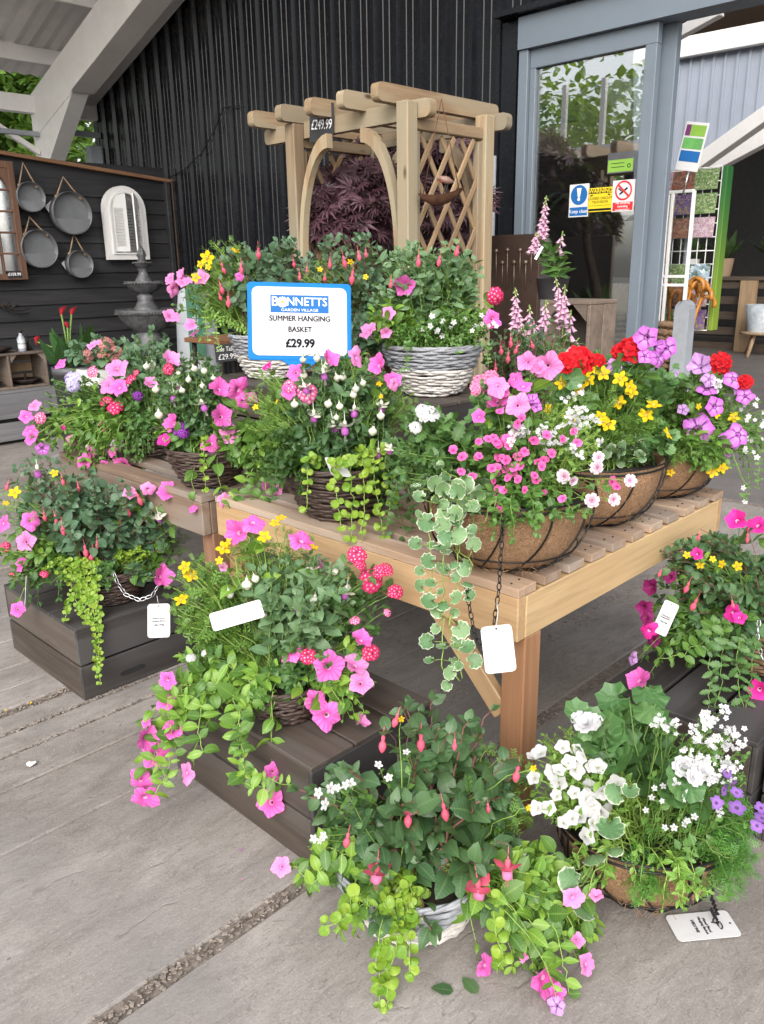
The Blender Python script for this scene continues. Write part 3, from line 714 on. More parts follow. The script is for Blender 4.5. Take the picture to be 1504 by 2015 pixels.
# ------------------------------------------------------------------ things hung on the fence
HX = FX+.06
def tray(px, py, rpx, ropepx, label):
    c = at(px, py, X=HX+.05); r = rpx*depth(c)/FPX
    t = thing('wall_tray', label, 'wall planter', c, 'round metal trays on the fence')
    Mx = Matrix(((0, 0, 1, c.x), (1, 0, 0, c.y), (0, 1, 0, c.z), (0, 0, 0, 1)))     # local z -> +X (out from fence)
    b = MB(); b.lathe([(.001, -.045), (r, -.045), (r, .055), (r*.975, .055), (r*.965, -.03), (.001, -.03)], 36); b.obj('pan', M['zinc_dark'], t, Mx)
    n = 24; b = MB(); cut = -r*.25
    a0 = math.asin(cut/(r*.955)); pts = [(r*.955*math.cos(u), r*.955*math.sin(u)) for u in np.linspace(PI-a0, 2*PI+a0, n)]
    b.prism(pts, .006, Matrix.Translation((0, 0, .03))); b.obj('pocket_front', M['galv'], t, Mx)
    b = MB(); b.lathe([(.001, -.026), (r*.955, -.026)], 30); b.obj('back_disc', M['galv'], t, Mx)
    top = at(ropepx[0], ropepx[1], X=HX+.0)
    p1, p2 = Mx @ V((-r*.62, r*.74, .0)), Mx @ V((r*.62, r*.74, .0))
    b = MB(); b.tube([p1, lerp(p1, top, .5)+V((0, 0, -.006)), top, lerp(p2, top, .5)+V((0, 0, -.006)), p2], .008, 6); b.obj('rope', M['rope'], t)
    for p in (p1, p2):
        b = MB(); b.lathe([(.001, -.018), (.014, -.012), (.018, 0), (.014, .012), (.001, .018)], 8, p); b.obj('knot', M['rope'], t)
    b = MB(); b.lathe([(.001, -.004), (.006, -.004), (.006, .02), (.001, .02)], 6, (0, 0, 0)); b.obj('nail', M['dark_iron'], t, Matrix(((0, 0, 1, top.x-.02), (1, 0, 0, top.y), (0, 1, 0, top.z), (0, 0, 0, 1))))
    return c, r
t1 = tray(58, 388, 28, (45, 320), 'smaller round zinc tray at the upper left hanging by rope beside the arched mirror')
t2 = tray(139, 420, 40, (124, 348), 'largest round zinc tray hanging by rope at the upper right of the four')
t3 = tray(75, 490, 36, (58, 427), 'round zinc tray at the lower left with its rope looped under the small tray')
t4 = tray(155, 520, 26, (145, 460), 'smallest round zinc tray hanging lowest under the large one')
def card_tag(name, label, pts, mat=None, group=None, th=.002):
    "thin card through four corners"
    m_ = MB(); n = (pts[1]-pts[0]).cross(pts[3]-pts[0]).normalized()*th
    vs_ = [p for p in pts]+[p+n for p in pts]
    m_.add(vs_, [(3, 2, 1, 0), (4, 5, 6, 7), (0, 1, 5, 4), (1, 2, 6, 5), (2, 3, 7, 6), (3, 0, 4, 7)], 0, False)
    return tag(m_.obj(name, mat or M['white']), label, 'tag', group)
hx2 = HX+.02
card_tag('price_tag', 'white card behind the left edge of the largest zinc tray', [at(88, 406, X=hx2), at(101, 394, X=hx2), at(110, 412, X=hx2), at(97, 418, X=hx2)])
card_tag('price_tag', 'tiny white card at the right edge of the upper left zinc tray', [at(83, 404, X=hx2), at(88, 399, X=hx2), at(91, 404, X=hx2), at(87, 408, X=hx2)])
card_tag('price_tag', 'white card sticking out left of the smallest zinc tray', [at(121, 518, X=hx2), at(129, 511, X=hx2), at(140, 535, X=hx2), at(137, 540, X=hx2)])

# arched shutter mirror
def arch_poly(y0, y1, z0, zs, n=16):
    r = (y1-y0)/2; c = (y0+y1)/2
    return [(y0, z0), (y1, z0)]+[(c+r*math.cos(u), zs+r*math.sin(u)) for u in np.linspace(0, PI, n)]
pa, pb_ = at(203, 425, X=HX+.02), at(284, 425, X=HX+.02); bz = at(245, 511, X=HX+.02).z; tz = at(238, 366, X=HX+.02).z
yl, yr = pa.y, pb_.y; rr = (yr-yl)/2; zs = tz-rr
MXP = Matrix(((0, 0, 1, 0), (1, 0, 0, 0), (0, 1, 0, 0), (0, 0, 0, 1)))           # local (x,y,z) -> world (Y,Z,X)
am = thing('arched_mirror', 'white arched window mirror with louvred shutters on the black fence', 'mirror', (HX, (yl+yr)/2, bz))
def ring(poly_o, poly_i, x0, x1, mat, name, par):
    b = MB(); n = len(poly_o)
    P = [MXP @ V((*p, x0)) for p in poly_o]+[MXP @ V((*p, x0)) for p in poly_i]+[MXP @ V((*p, x1)) for p in poly_o]+[MXP @ V((*p, x1)) for p in poly_i]
    fs = []
    for k in range(n):
        k2 = (k+1) % n
        fs += [(2*n+k, 2*n+k2, 3*n+k2, 3*n+k), (k, n+k, n+k2, k2), (k, k2, 2*n+k2, 2*n+k), (n+k, 3*n+k, 3*n+k2, n+k2)]
    b.add(P, fs, 0, False); return b.obj(name, mat, par, Matrix())
ins = .05
ring(arch_poly(yl, yr, bz, zs), arch_poly(yl+ins, yr-ins, bz+ins, zs), HX-.01, HX+.06, M['white_paint'], 'outer_frame', am)
ring(arch_poly(yl+ins+.002, yr-ins-.002, bz+ins+.002, zs), arch_poly(yl+ins+.02, yr-ins-.02, bz+ins+.02, zs), HX-.01, HX+.075, M['white_paint'], 'inner_frame', am)
b = MB(); b.prism(arch_poly(yl+.04, yr-.04, bz+.04, zs), .006, Matrix.Translation((HX+.006, 0, 0)) @ MXP); b.obj('mirror_glass', M['mirror'], am, Matrix())
def shutter(hinge_y, sgn, wd, ang_):
    "half-arch leaf hinged at hinge_y, opened by ang_"
    Ri = rr-ins-.025
    n = 8; pts = [(0, bz+ins+.03)]+[(wd, bz+ins+.03)]
    top = [(wd*(1-math.cos(u)), zs+Ri*math.sin(u)) for u in np.linspace(PI/2, 0, n)]
    poly = pts+top
    T = Matrix.Translation((HX+.05, hinge_y, 0)) @ Matrix.Rotation(ang_*sgn, 4, 'Z') @ Matrix.Diagonal((1, sgn, 1, 1))
    b = MB()
    zlo, zhi = bz+ins+.03, zs+.02
    loc = lambda p: T @ V((0, p[0], p[1]))
    Mt = T @ MXP
    # solid top panel, stiles, bottom rail, louvres
    tp = [(0, zhi), (wd, zhi)]+top
    b.prism([(x, z) for x, z in tp], .016, Mt)
    for x0, x1_ in ((0, .035), (wd-.035, wd)): b.prism([(x0, zlo), (x1_, zlo), (x1_, zhi-.0005), (x0, zhi-.0005)], .016, Mt)
    b.prism([(.0352, zlo), (wd-.0352, zlo), (wd-.0352, zlo+.04), (.0352, zlo+.04)], .016, Mt)
    o = b.obj('shutter', M['white_paint'], am)
    ns = 13
    for k in range(ns):
        z = lerp(zlo+.05, zhi-.015, k/(ns-1))
        lv = MB(); lv.box((0, 0, 0), (.004, wd-.072, .03)); 
        link('louvre', lv.mesh('louvre', M['white_paint']) if k == 0 else o['_'] if False else lv.mesh('louvre', M['white_paint']), T @ Matrix.Translation((0, wd/2, z)) @ Matrix.Rotation(R(32), 4, 'Y'), o)
shutter(yl+ins+.022, 1, (rr-ins-.022), R(-14))
shutter(yr-ins-.022, -1, (rr-ins-.022), R(-42))

# brown framed arched window mirror at the far left
gx = HX+.02; wr = at(14, 318, X=gx); wb = at(47, 550, X=gx)
gy1 = (wr.y+wb.y)/2+.03; gz0 = wb.z; gz1 = wr.z; gy0 = gy1-.62
gm = thing('window_mirror', 'tall brown framed window mirror with panes at the left edge', 'mirror', (gx, (gy0+gy1)/2, gz0))
def yz_bar(name, y0, y1, z0, z1, x0, x1_, mat, par): return plank(name, ((x0+x1_)/2, (y0+y1)/2, (z0+z1)/2), (x1_-x0, y1-y0, z1-z0), mat, par, b=.003)
brn = wood('rusty_brown_frame', (.13, .065, .04), (.24, .13, .08), .7, False, 1, axis=2)
yz_bar('frame_side', gy1-.055, gy1, gz0, gz1, gx, gx+.05, brn, gm); yz_bar('frame_side', gy0, gy0+.055, gz0, gz1, gx, gx+.05, brn, gm)
yz_bar('frame_end', gy0+.0555, gy1-.0555, gz0, gz0+.055, gx, gx+.048, brn, gm); yz_bar('frame_end', gy0+.0555, gy1-.0555, gz1-.06, gz1, gx, gx+.048, brn, gm)
for k in range(1, 5): z = lerp(gz0+.05, gz1-.06, k/5); yz_bar('glazing_bar', gy0+.056, gy1-.056, z-.009, z+.009, gx+.012, gx+.036, brn, gm)
for k in (1, 2): y = lerp(gy0, gy1, k/3+.0); yz_bar('glazing_bar', y-.009, y+.009, gz0+.056, gz1-.061, gx+.014, gx+.034, brn, gm)
b = MB(); b.box((gx+.008, (gy0+gy1)/2, (gz0+gz1)/2), (.008, gy1-gy0-.09, gz1-gz0-.09)); b.obj('mirror_glass', M['mirror'], gm)
c1 = (gy1-.055, gz1-.06); b = MB()
for sgn, cy in ((-1, gy1-.0555), (1, gy0+.0555)):
    hw = (gy1-gy0)/2-.056; pts = [(cy, gz1-.061)]+[(cy+sgn*hw*(1-math.sin(u)), gz1-.061-hw*.8*(1-math.cos(u))) for u in np.linspace(PI/2, 0, 8)]
    pts = [(cy, gz1-.061), (cy+sgn*hw, gz1-.061)]+[(cy+sgn*hw*(1-math.sin(u)), gz1-.061-hw*(1-math.cos(u))) for u in np.linspace(.01, PI/2, 8)]
    b.prism(pts if sgn > 0 else pts[::-1], .03, Matrix.Translation((gx+.026, 0, 0)) @ MXP)
b.obj('arch_spandrel', brn, gm, Matrix())
a = at(29, 540, X=gx+.052); pl = thing('price_label', 'black price label reading 159.99 on the brown window mirror', 'price label', a)
MT = Matrix(((0, 0, 1, 0), (1, 0, 0, 0), (0, 1, 0, 0), (0, 0, 0, 1)))
link('card', cbox_mesh((.13, .065, .003), M['slate'], .001), Matrix.Translation(a) @ MT, pl)
text('£159.99', .038, Matrix.Translation(a+V((.0025, 0, 0))) @ MT, M['white_ink'], pl, bold=.001)

# iron branch ornament on the fence
b = MB(); p = [at(x, y, X=HX+.02) for x, y in ((-8, 596), (12, 602), (28, 612), (46, 610), (60, 606))]
b.tube(p, [.012, .011, .009, .007, .003], 6)
for q in ([(12, 602), (18, 594), (22, 600)], [(28, 612), (40, 618), (58, 616)], [(22, 607), (33, 600), (38, 602)], [(2, 600), (10, 608), (20, 616)]): b.tube([at(x, y, X=HX+.02) for x, y in q], [.008, .006, .003], 5)
tag(b.obj('branch_ornament', M['dark_iron']), 'dark iron branch ornament fixed low on the fence at the left', 'ornament')

# low grey plinth with a crate shelf, bottle and iron dishes
PX = -7.5
pl = thing('plinth', 'low grey board plinth along the foot of the fence at the left', 'plinth', (-7.85, 2.6, 0))
yend = at(118, 800, X=PX).y
pzt = at(70, 765, X=PX).z
for z0, z1, dx in ((pzt-.24, pzt-.02, 0), (.03, pzt-.275, .0)): plank('front_board', (PX, (yend-1.0)/2, (z0+z1)/2), (.03, yend+1.0, z1-z0), M['grey_wood'], pl)
for k in range(4): plank('top_board', (PX-.07-k*.145, (yend-1)/2, pzt-.01), (.135, yend+1, .022), M['grey_wood'], pl)
b = MB(); b.box((PX-.31, (yend-1)/2, pzt/2-.03), (.55, yend+.96, pzt-.08)); b.obj('inner_frame', M['dark_in'], pl)
ct = at(88, 690, X=PX-.1).z; cy1 = at(97, 740, X=PX-.1).y; cy0 = cy1-.66; cx0, cx1 = PX-.42, PX-.1
cs = thing('crate_shelf', 'old wooden crate turned on its side as a two bay shelf on the plinth', 'crate', ((cx0+cx1)/2, (cy0+cy1)/2, pzt))
cs_m = M['shelf_wood']
plank('top', ((cx0+cx1)/2, (cy0+cy1)/2, ct-.01), (cx1-cx0, cy1-cy0, .02), cs_m, cs)
plank('bottom', ((cx0+cx1)/2, (cy0+cy1)/2, pzt+.012), (cx1-cx0, cy1-cy0, .02), cs_m, cs)
for y in (cy0+.01, (cy0+cy1)/2-.02, cy1-.01): plank('divider', ((cx0+cx1)/2, y, (ct+pzt)/2), (cx1-cx0-.002, .02, ct-pzt-.046), cs_m, cs)
for k in range(3): plank('back_slat', (cx0+.01, (cy0+cy1)/2, lerp(pzt+.06, ct-.06, k/2)), (.012, cy1-cy0-.05, .08), M['pale_wood'], cs)
for y, s in ((cy1-.02, -1), ((cy0+cy1)/2, 1)):
    b = MB(); b.prism([(y, ct-.021), (y+s*.06, ct-.021), (y, ct-.09)][::-s], .02, Matrix.Translation((cx1-.02, 0, 0)) @ MXP); b.obj('corner_block', cs_m, cs, Matrix())
def iron_dish(label, c, r):
    t = thing('iron_dish', label, 'ornament', c, 'rusty iron dishes on the crate shelf')
    b = MB(); b.lathe([(.001, .0), (r*.5, .0), (r*.85, .025), (r, .05), (r*.97, .052), (r*.8, .03), (.001, .012)], 18, c, wob=lambda th, z: .08*math.sin(7*th)*(z > .02)); b.obj('dish', M['dark_iron'], t)
    b = MB(); b.lathe([(.001, .012), (.014, .012), (.012, .12), (.001, .125)], 8, c); b.obj('spike', M['dark_iron'], t); return t
iron_dish('rusty iron dish inside the right bay of the crate shelf', ((cx0+cx1)/2+.03, cy1-.17, pzt+.023), .13)
iron_dish('rusty iron dish inside the left bay of the crate shelf', ((cx0+cx1)/2+.03, cy0+.14, pzt+.023), .12)
iron_dish('wide rusty iron dish on top of the crate shelf at the left edge', ((cx0+cx1)/2, cy0+.26, ct), .15)
a = at(45, 690, X=PX-.2)
bt = thing('bottle', 'small clear bottle with a white label on top of the crate shelf', 'bottle', (PX-.2, a.y, ct))
b = MB(); b.lathe([(.001, 0), (.034, 0), (.036, .01), (.036, .12), (.016, .15), (.014, .17), (.001, .17)], 14, (PX-.2, a.y, ct)); b.obj('glass', plain('grey_bottle', (.34, .37, .42), .15, var=.05, bump=0), bt)
b = MB(); b.lathe([(.0368, .03), (.0368, .065)], 14, (PX-.2, a.y, ct)); b.lathe([(.0368, .08), (.0368, .11)], 14, (PX-.2, a.y, ct)); b.obj('label', M['white'], bt)
b = MB(); b.lathe([(.001, .17), (.017, .17), (.017, .195), (.001, .2)], 10, (PX-.2, a.y, ct)); b.obj('stopper', M['dark_iron'], bt)
b = MB()
for k in range(9): p = V((PX-.27+rnd(-.03, .03), a.y+.07+rnd(-.03, .05), ct+.01)); b.tube([p, p+V((rnd(-.03, .03), rnd(-.05, .05), rnd(.04, .09))), p+V((rnd(-.05, .05), rnd(-.06, .06), rnd(.08, .15)))], .004, 5)
b.tube([(PX-.3, a.y-.02, ct+.006), (PX-.27, a.y+.13, ct+.006)], .007, 5)
tag(b.obj('wire_ornament', M['dark_iron']), 'tangled dark wire ornament behind the bottle on the crate shelf', 'ornament')

# three tier fountain
fx = -7.45; f0 = at(290, 620, X=fx); fy = f0.y
fo = thing('fountain', 'dark grey three tier stone fountain with a pine cone finial before the fence', 'fountain', (fx, fy, 0))
zb = at(290, 608, X=fx).z; pxm = depth(f0)/FPX
def tier(name, prof, wob=None): b = MB(); b.lathe(prof, 40, (fx, fy, 0), wob=wob); return b.obj(name, M['stone_dark'], fo)
def Zp(y): return at(290, y, X=fx).z
r1, r2, r3 = 58*pxm, 36*pxm, 17*pxm
tier('pedestal', [(.001, .001), (.3, .001), (.3, .08), (.24, .1), (.2, .2), (.15, .35), (.13, Zp(700)), (.16, Zp(672)), (.12, Zp(660)), (.1, Zp(640))])
for nm, r, zr, zlow, zc in (('lower_bowl', r1, Zp(608), Zp(655), .1), ('middle_bowl', r2, Zp(553), Zp(578), .06), ('upper_bowl', r3, Zp(515), Zp(527), .035)):
    h = zr-zlow
    prof = [(zc, zlow), (r*.45, zlow+h*.08), (r*.75, zlow+h*.35), (r*.92, zlow+h*.7), (r*.98, zlow+h*.82), (r*1.03, zlow+h*.86), (r*1.03, zr), (r*.96, zr), (r*.9, zlow+h*.8), (r*.5, zlow+h*.45), (.001, zlow+h*.4)]
    o = tier(nm, prof, wob=lambda th, z: .012*abs(math.sin(10*th)))
    b = MB()
    nb = int(2*PI*r/.03)
    for k in range(nb):
        th = 2*PI*k/nb; b.lathe([(.001, -.009), (.009, 0), (.001, .009)], 5, (fx+r*1.035*math.cos(th), fy+r*1.035*math.sin(th), zlow+h*.84))
    b.obj('bead_rim', M['stone_dark'], o)
tier('lower_stem', [(.13, Zp(640)), (.14, Zp(612)), (.1, Zp(600)), (.075, Zp(590)), (.085, Zp(583)), (.06, Zp(578))])
tier('upper_stem', [(.085, Zp(565)), (.08, Zp(550)), (.05, Zp(540)), (.04, Zp(533)), (.055, Zp(528))])
tier('finial', [(.03, Zp(520)), (.045, Zp(514)), (.03, Zp(508)), (.045, Zp(503)), (.038, Zp(496)), (.022, Zp(489)), (.004, Zp(484))], wob=lambda th, z: .09*math.sin(8*th+z*160))

# compost sack and chalkboard beside the back basket
a = at(382, 590, d=5.2)
sk_ = thing('compost_sack', 'grey plastic compost sack with green lettering standing by the fountain', 'sack', (a.x, a.y, 0))
b = MB(); hz = at(382, 560, d=5.2).z
b.lathe([(.001, 0), (.13, .0), (.15, .1), (.145, hz*.5), (.13, hz*.85), (.1, hz*.97), (.03, hz)], 18, (a.x, a.y, 0), wob=lambda th, z: .05*math.sin(3*th+z*5)+.15*math.cos(2*th)); b.obj('bag', plain('sack_plastic', (.35, .37, .4), .4, var=.1, scale=8, bump=.3), sk_)
to = (EYE-a); to.z = 0; to.normalize(); sx_ = V((0, 0, 1)).cross(to)
Mg = basis_m(a+to*.19+V((0, 0, -.12)), V((0, 0, 1)), -sx_, to)
link('print_band', cbox_mesh((.44, .1, .004), plain('dark_green_print', (.03, .12, .07), .5, bump=0), .001), Mg, sk_)
text('GREEN', .05, Mg @ Matrix.Translation((0, 0, .003)), plain('pale_green_ink', (.3, .38, .33), .6, bump=0), sk_)

# ------------------------------------------------------------------ pergola arch
PZ = 2.4
pg0 = at(745, 158, Z=PZ); pg1 = at(992, 205, Z=PZ); pgl = at(498, 220, Z=PZ)
pgx1 = pg0.x; pgy0 = pg0.y; pgy1 = pg1.y; pgx0 = pgl.x
pg = thing('pergola_arch', 'new timber pergola arch with lattice sides for sale before the black wall', 'pergola', ((pgx0+pgx1)/2, (pgy0+pgy1)/2, 0))
def round_beam(name, L, h, th, mat, Mx):
    r = h*.33; n = 5; poly = []
    for cx, cy, a0 in ((L/2-r, -h/2+r, -PI/2), (L/2-r, h/2-r, 0), (-L/2+r, h/2-r, PI/2), (-L/2+r, -h/2+r, PI)):
        rr = r if cy < 0 or True else r
        poly += [(cx+rr*math.cos(a0+u), cy+rr*math.sin(a0+u)) for u in np.linspace(0, PI/2, n)]
    m_ = MB(); m_.prism(poly, th, Mx); return m_
# rafters along Y
bw, bh = .055, .09
for k in range(5):
    x = lerp(pgx1-.03, pgx0+.03, k/4)
    m_ = round_beam('rafter', pgy1-pgy0, bh, bw, None, MXP); o = m_.obj('rafter', M['perg_y'], pg, Matrix.Translation((x, (pgy0+pgy1)/2, PZ-bh/2)))
ycf = pgy0+.2; ycb = pgy1-.16
MXZ = Matrix(((1, 0, 0, 0), (0, 0, -1, 0), (0, 1, 0, 0), (0, 0, 0, 1)))
xR = at(853, 205, Y=ycf).x; xLl = at(527, 255, Y=ycf).x
for y in (ycf, ycb):
    m_ = round_beam('cross_beam', xR-xLl, bh, bw, None, MXZ); m_.obj('cross_beam', M['perg_x'], pg, Matrix.Translation(((xR+xLl)/2, y, PZ-bh-.035)))
pxr = at(800, 400, Y=ycf-.08).x; pxl = at(583, 400, Y=ycf-.08).x
pw = .082
for x in (pxr, pxl):
    for y in (ycf-.03-pw/2-.001, ycb-.03-pw/2-.001): plank('post', (x, y, (PZ-bh-.002)/2), (pw, pw, PZ-bh-.002), M['perg_z'], pg, b=.006)
yA, yB = ycf-.031, ycb-.03-pw-.001
for x in (pxr, pxl):
    plank('lattice_rail', (x, (yA+yB)/2, PZ-bh-.1), (.045, yB-yA-.002, .06), M['perg_y'], pg); plank('lattice_rail', (x, (yA+yB)/2, .3), (.045, yB-yA-.002, .06), M['perg_y'], pg)
    plank('lattice_stile', (x, yA+.02, 1.25), (.04, .04, 1.83), M['perg_z'], pg); plank('lattice_stile', (x, yB-.02, 1.25), (.04, .04, 1.83), M['perg_z'], pg)
    y0_, y1_, z0_, z1_ = yA+.035, yB-.035, .34, PZ-bh-.14
    tn = math.tan(R(57)); step = .17
    for sg, off in ((1, .007), (-1, -.007)):
        c0 = z0_-(y1_-y0_)*tn
        cc = c0+.05
        while cc < z1_:
            # line z = cc + tn*(y-y0) (or mirrored)
            ya = max(0, (z0_-cc)/tn); yb = min(y1_-y0_, (z1_-cc)/tn)
            if yb-ya > .05:
                p, q = V((x+off, y0_+ya if sg > 0 else y1_-ya, cc+tn*ya)), V((x+off, y0_+yb if sg > 0 else y1_-yb, cc+tn*yb))
                d = (q-p); xx = d.normalized(); yy = V((1, 0, 0)); zz_ = xx.cross(yy)
                link('lattice_strip', cbox_mesh((round(d.length, 2), .012, .03), M['lattice'], .002), basis_m((p+q)/2, xx, yy, zz_), pg)
            cc += step*tn
def brace(cx, y, sgn):
    ro, ri, n = .66, .585, 12; sq = .42
    zt_ = PZ-bh-.09
    poly = [(sgn*(ro-ro*math.cos(u))*sq, -(ro-ro*math.sin(u))) for u in np.linspace(0, PI/2, n)]
    inn_ = [(sgn*(ro-(ri)*math.cos(u))*sq, -(ro-ri*math.sin(u))) for u in np.linspace(PI/2, 0, n)]
    pp = poly+inn_
    m_ = MB(); m_.prism(pp if sgn > 0 else pp[::-1], .045, MXZ); m_.obj('curved_brace', M['perg_z'], pg, Matrix.Translation((cx, y, zt_)))
for y in (ycf-.04-.04, ycb-.075): brace(pxl+pw/2, y, 1); brace(pxr-pw/2, y, -1)
a = at(633, 242, Y=ycf-.06)
pl = thing('price_label', 'black chalk price label reading 249.99 hung on the pergola beam', 'price label', a)
Mp = Matrix.Translation(a) @ Matrix.Rotation(R(12), 4, 'Z') @ MXZ @ Matrix.Rotation(R(-3), 4, 'Z')
link('card', cbox_mesh((.17, .2, .004), M['slate'], .001), Mp, pl)
text('£249.99', .075, Mp @ Matrix.Translation((0, -.01, .0035)), M['white_ink'], pl, sx=.6, shear=.15)

# robin on a rusty hanging bowl
a = at(868, 385, Y=pgy0+.22); sx0 = depth(a)/FPX
rb = thing('bird_feeder', 'rusty leaf shaped hanging bowl with a metal robin in front of the lattice', 'bird feeder', a)
b = MB(); n = 16; wl, hl = 46*sx0, 20*sx0
dx = V((.75, .66, .12)).normalized(); dz = V((0, 0, 1)); dy = dz.cross(dx).normalized()
vs_ = []; fs = []
for i in range(n+1):
    t = i/n*2-1; wv = (1-t*t)**.7
    for j in range(7):
        u = j/6*2-1; vs_.append(a+dx*wl*t+dy*u*wv*hl*.9+V((0, 0, -hl*wv*(1-u*u)*.9+t*t*hl*.5)))
for i in range(n):
    for j in range(6): fs.append((i*7+j, i*7+j+1, (i+1)*7+j+1, (i+1)*7+j))
b.add(vs_, fs); b.add([v+V((0, 0, .004)) for v in vs_], [f[::-1] for f in fs]); b.obj('bowl', M['rust'], rb)
c = a+V((0, 0, 27*sx0))+dx*10*sx0
b = MB(); k = 14*sx0
MB_ = basis_m(c, -dx, dy, dz) @ Matrix.Rotation(-.35, 4, 'Y')
b.lathe([(.001, -1.15*k), (.25*k, -.9*k), (.5*k, -.3*k), (.52*k, .1*k), (.42*k, .5*k), (.38*k, .75*k), (.25*k, 1.0*k), (.02, 1.1*k), (.001, 1.45*k)], 14)
b.obj('bird_body', plain('bird_brown', (.22, .13, .1), .5), rb, MB_ @ Matrix.Rotation(PI/2, 4, 'Y'))
b = MB(); b.lathe([(.001, -.3*k), (.3*k, -.2*k), (.38*k, .1*k), (.25*k, .4*k), (.001, .45*k)], 10); b.obj('red_breast', M['red_bird'], rb, MB_ @ Matrix.Translation((.55*k, 0, -.2*k)))
b = MB(); b.box((0, 0, 0), (1.1*k, .3*k, .06*k)); b.obj('tail', plain('bird_tail', (.2, .12, .1), .5), rb, MB_ @ Matrix.Translation((-1.5*k, 0, .1*k)))
b = MB(); b.tube([c-V((0, 0, .4*k)), a-V((0, 0, hl*.7))], .004, 5); b.tube([c-V((0, 0, .4*k))+dx*.3*k, a+dx*.3*k-V((0, 0, hl*.7))], .004, 5); b.obj('bird_leg', M['dark_iron'], rb)
b = MB(); tp = V((a.x, a.y, PZ-bh)); b.tube([a-dx*wl*.8, tp], .003, 4); b.tube([a+dx*wl*.8, tp], .003, 4); b.obj('hanging_wire', M['rust'], rb)

# brown steel panel with nail reeds
NP = 4.75; a, c = at(965, 464, Y=NP), at(1066, 464, Y=NP)
np_ = thing('steel_panel', 'plain brown steel panel with raised nail heads beside the foxgloves', 'panel', ((a.x+c.x)/2, NP, 0))
link('plate', cbox_mesh((c.x-a.x, .04, a.z), M['corten'], .004), Matrix.Translation(((a.x+c.x)/2, NP, a.z/2)), np_)
for px, py, ln in ((977, 494, 60), (999, 492, 75), (989, 517, 45), (1012, 516, 60), (1024, 492, 60), (1035, 516, 50), (1046, 492, 60)):
    p = at(px, py, Y=NP-.03); b = MB(); b.tube([p, p-V((0, -.006, ln*depth(p)/FPX))], .004, 5); b.lathe([(.001, -.014), (.012, -.008), (.014, 0), (.01, .012), (.001, .014)], 8, p); b.obj('nail_reed', plain('bright_nail', (.2, .14, .11), .4, .5) if px == 977 else bpy.data.materials['bright_nail'], np_)
# ------------------------------------------------------------------ slatted tables
TZ = .74
def slat_table(name_label, x0, x1, y0, y1, mats, nsl, apron_h, left_leg=True, group='slatted display tables'):
    t = thing('display_table', name_label, 'table', ((x0+x1)/2, (y0+y1)/2, 0), group)
    ms, ma, may, ml = mats
    pitch = (y1-y0-.075)/(nsl-1); th = .024
    for k in range(nsl):
        y = y0+.0375+k*pitch
        plank('slat', ((x0+x1)/2, y, TZ-th/2+rnd(-.001, .001)), (x1-x0, .075, th), ms, t, b=.0015)
    za = TZ-th-.0015
    plank('apron', ((x0+x1)/2, y0+.018, za-apron_h/2), (x1-x0-.002, .034, apron_h), ma, t, b=.003)
    plank('apron', ((x0+x1)/2, y1-.018, za-apron_h/2), (x1-x0-.002, .034, apron_h), ma, t, b=.003)
    for x in (x1-.018, x0+.018): plank('apron', (x, (y0+y1)/2, za-apron_h/2-.001), (.034, y1-y0-.074, apron_h-.002), may, t, b=.003)
    lw = .072
    for x in (x1-.036-.002, x0+.036+.002):
        for y in (y0+.075, y1-.075):
            plank('leg', (x-.0 if x > (x0+x1)/2 else x, y, (za-apron_h)/2), (lw, lw, za-apron_h), ml, t, b=.004)
            plank('leg_block', (x, y, za-apron_h/2), (lw-.004, lw-.004, apron_h-.004), ml, t, b=.004)
    for x, s in ((x1-.075, -1),) if left_leg else ():
        p = V((x, y0+.06, za-apron_h-.25)); q = V((x+s*.25, y0+.06, za-apron_h+.01)); d = q-p
        xx = d.normalized(); yy = V((0, 1, 0)); link('brace', cbox_mesh((round(d.length, 3), .03, .06), ml if False else ma, .003), basis_m((p+q)/2, xx, yy, xx.cross(yy)), t)
    return t
c0 = at(1021.5, 1161, Z=TZ); c1 = at(1428, 966, Z=TZ)
T1 = slat_table('newer pale slatted timber table holding the coir baskets', c0.x-1.285, c0.x, c0.y, c1.y, (M['slat_wood'], M['apron_wood'], M['apron_woodY'], M['leg_wood']), 11, .118)
nails = MB()
for k in range(11):
    y = c0.y+.0375+k*(c1.y-c0.y-.075)/10
    for dy in (-.018, .018): nails.box((c0.x-.035+rnd(-.004, .004), y+dy, TZ+.001), (.0042, .0042, .003))
nails.obj('nail_head', M['dark_iron'], T1, kind='stuff')
c2 = at(395, 978, Z=TZ)
T2 = slat_table('browner weathered slatted table at the left with the dark willow baskets', c2.x-1.1, c2.x, c2.y, c2.y+1.6, (M['old_wood'], M['old_wood'], M['old_woodY'], M['old_woodZ']), 12, .12, False)

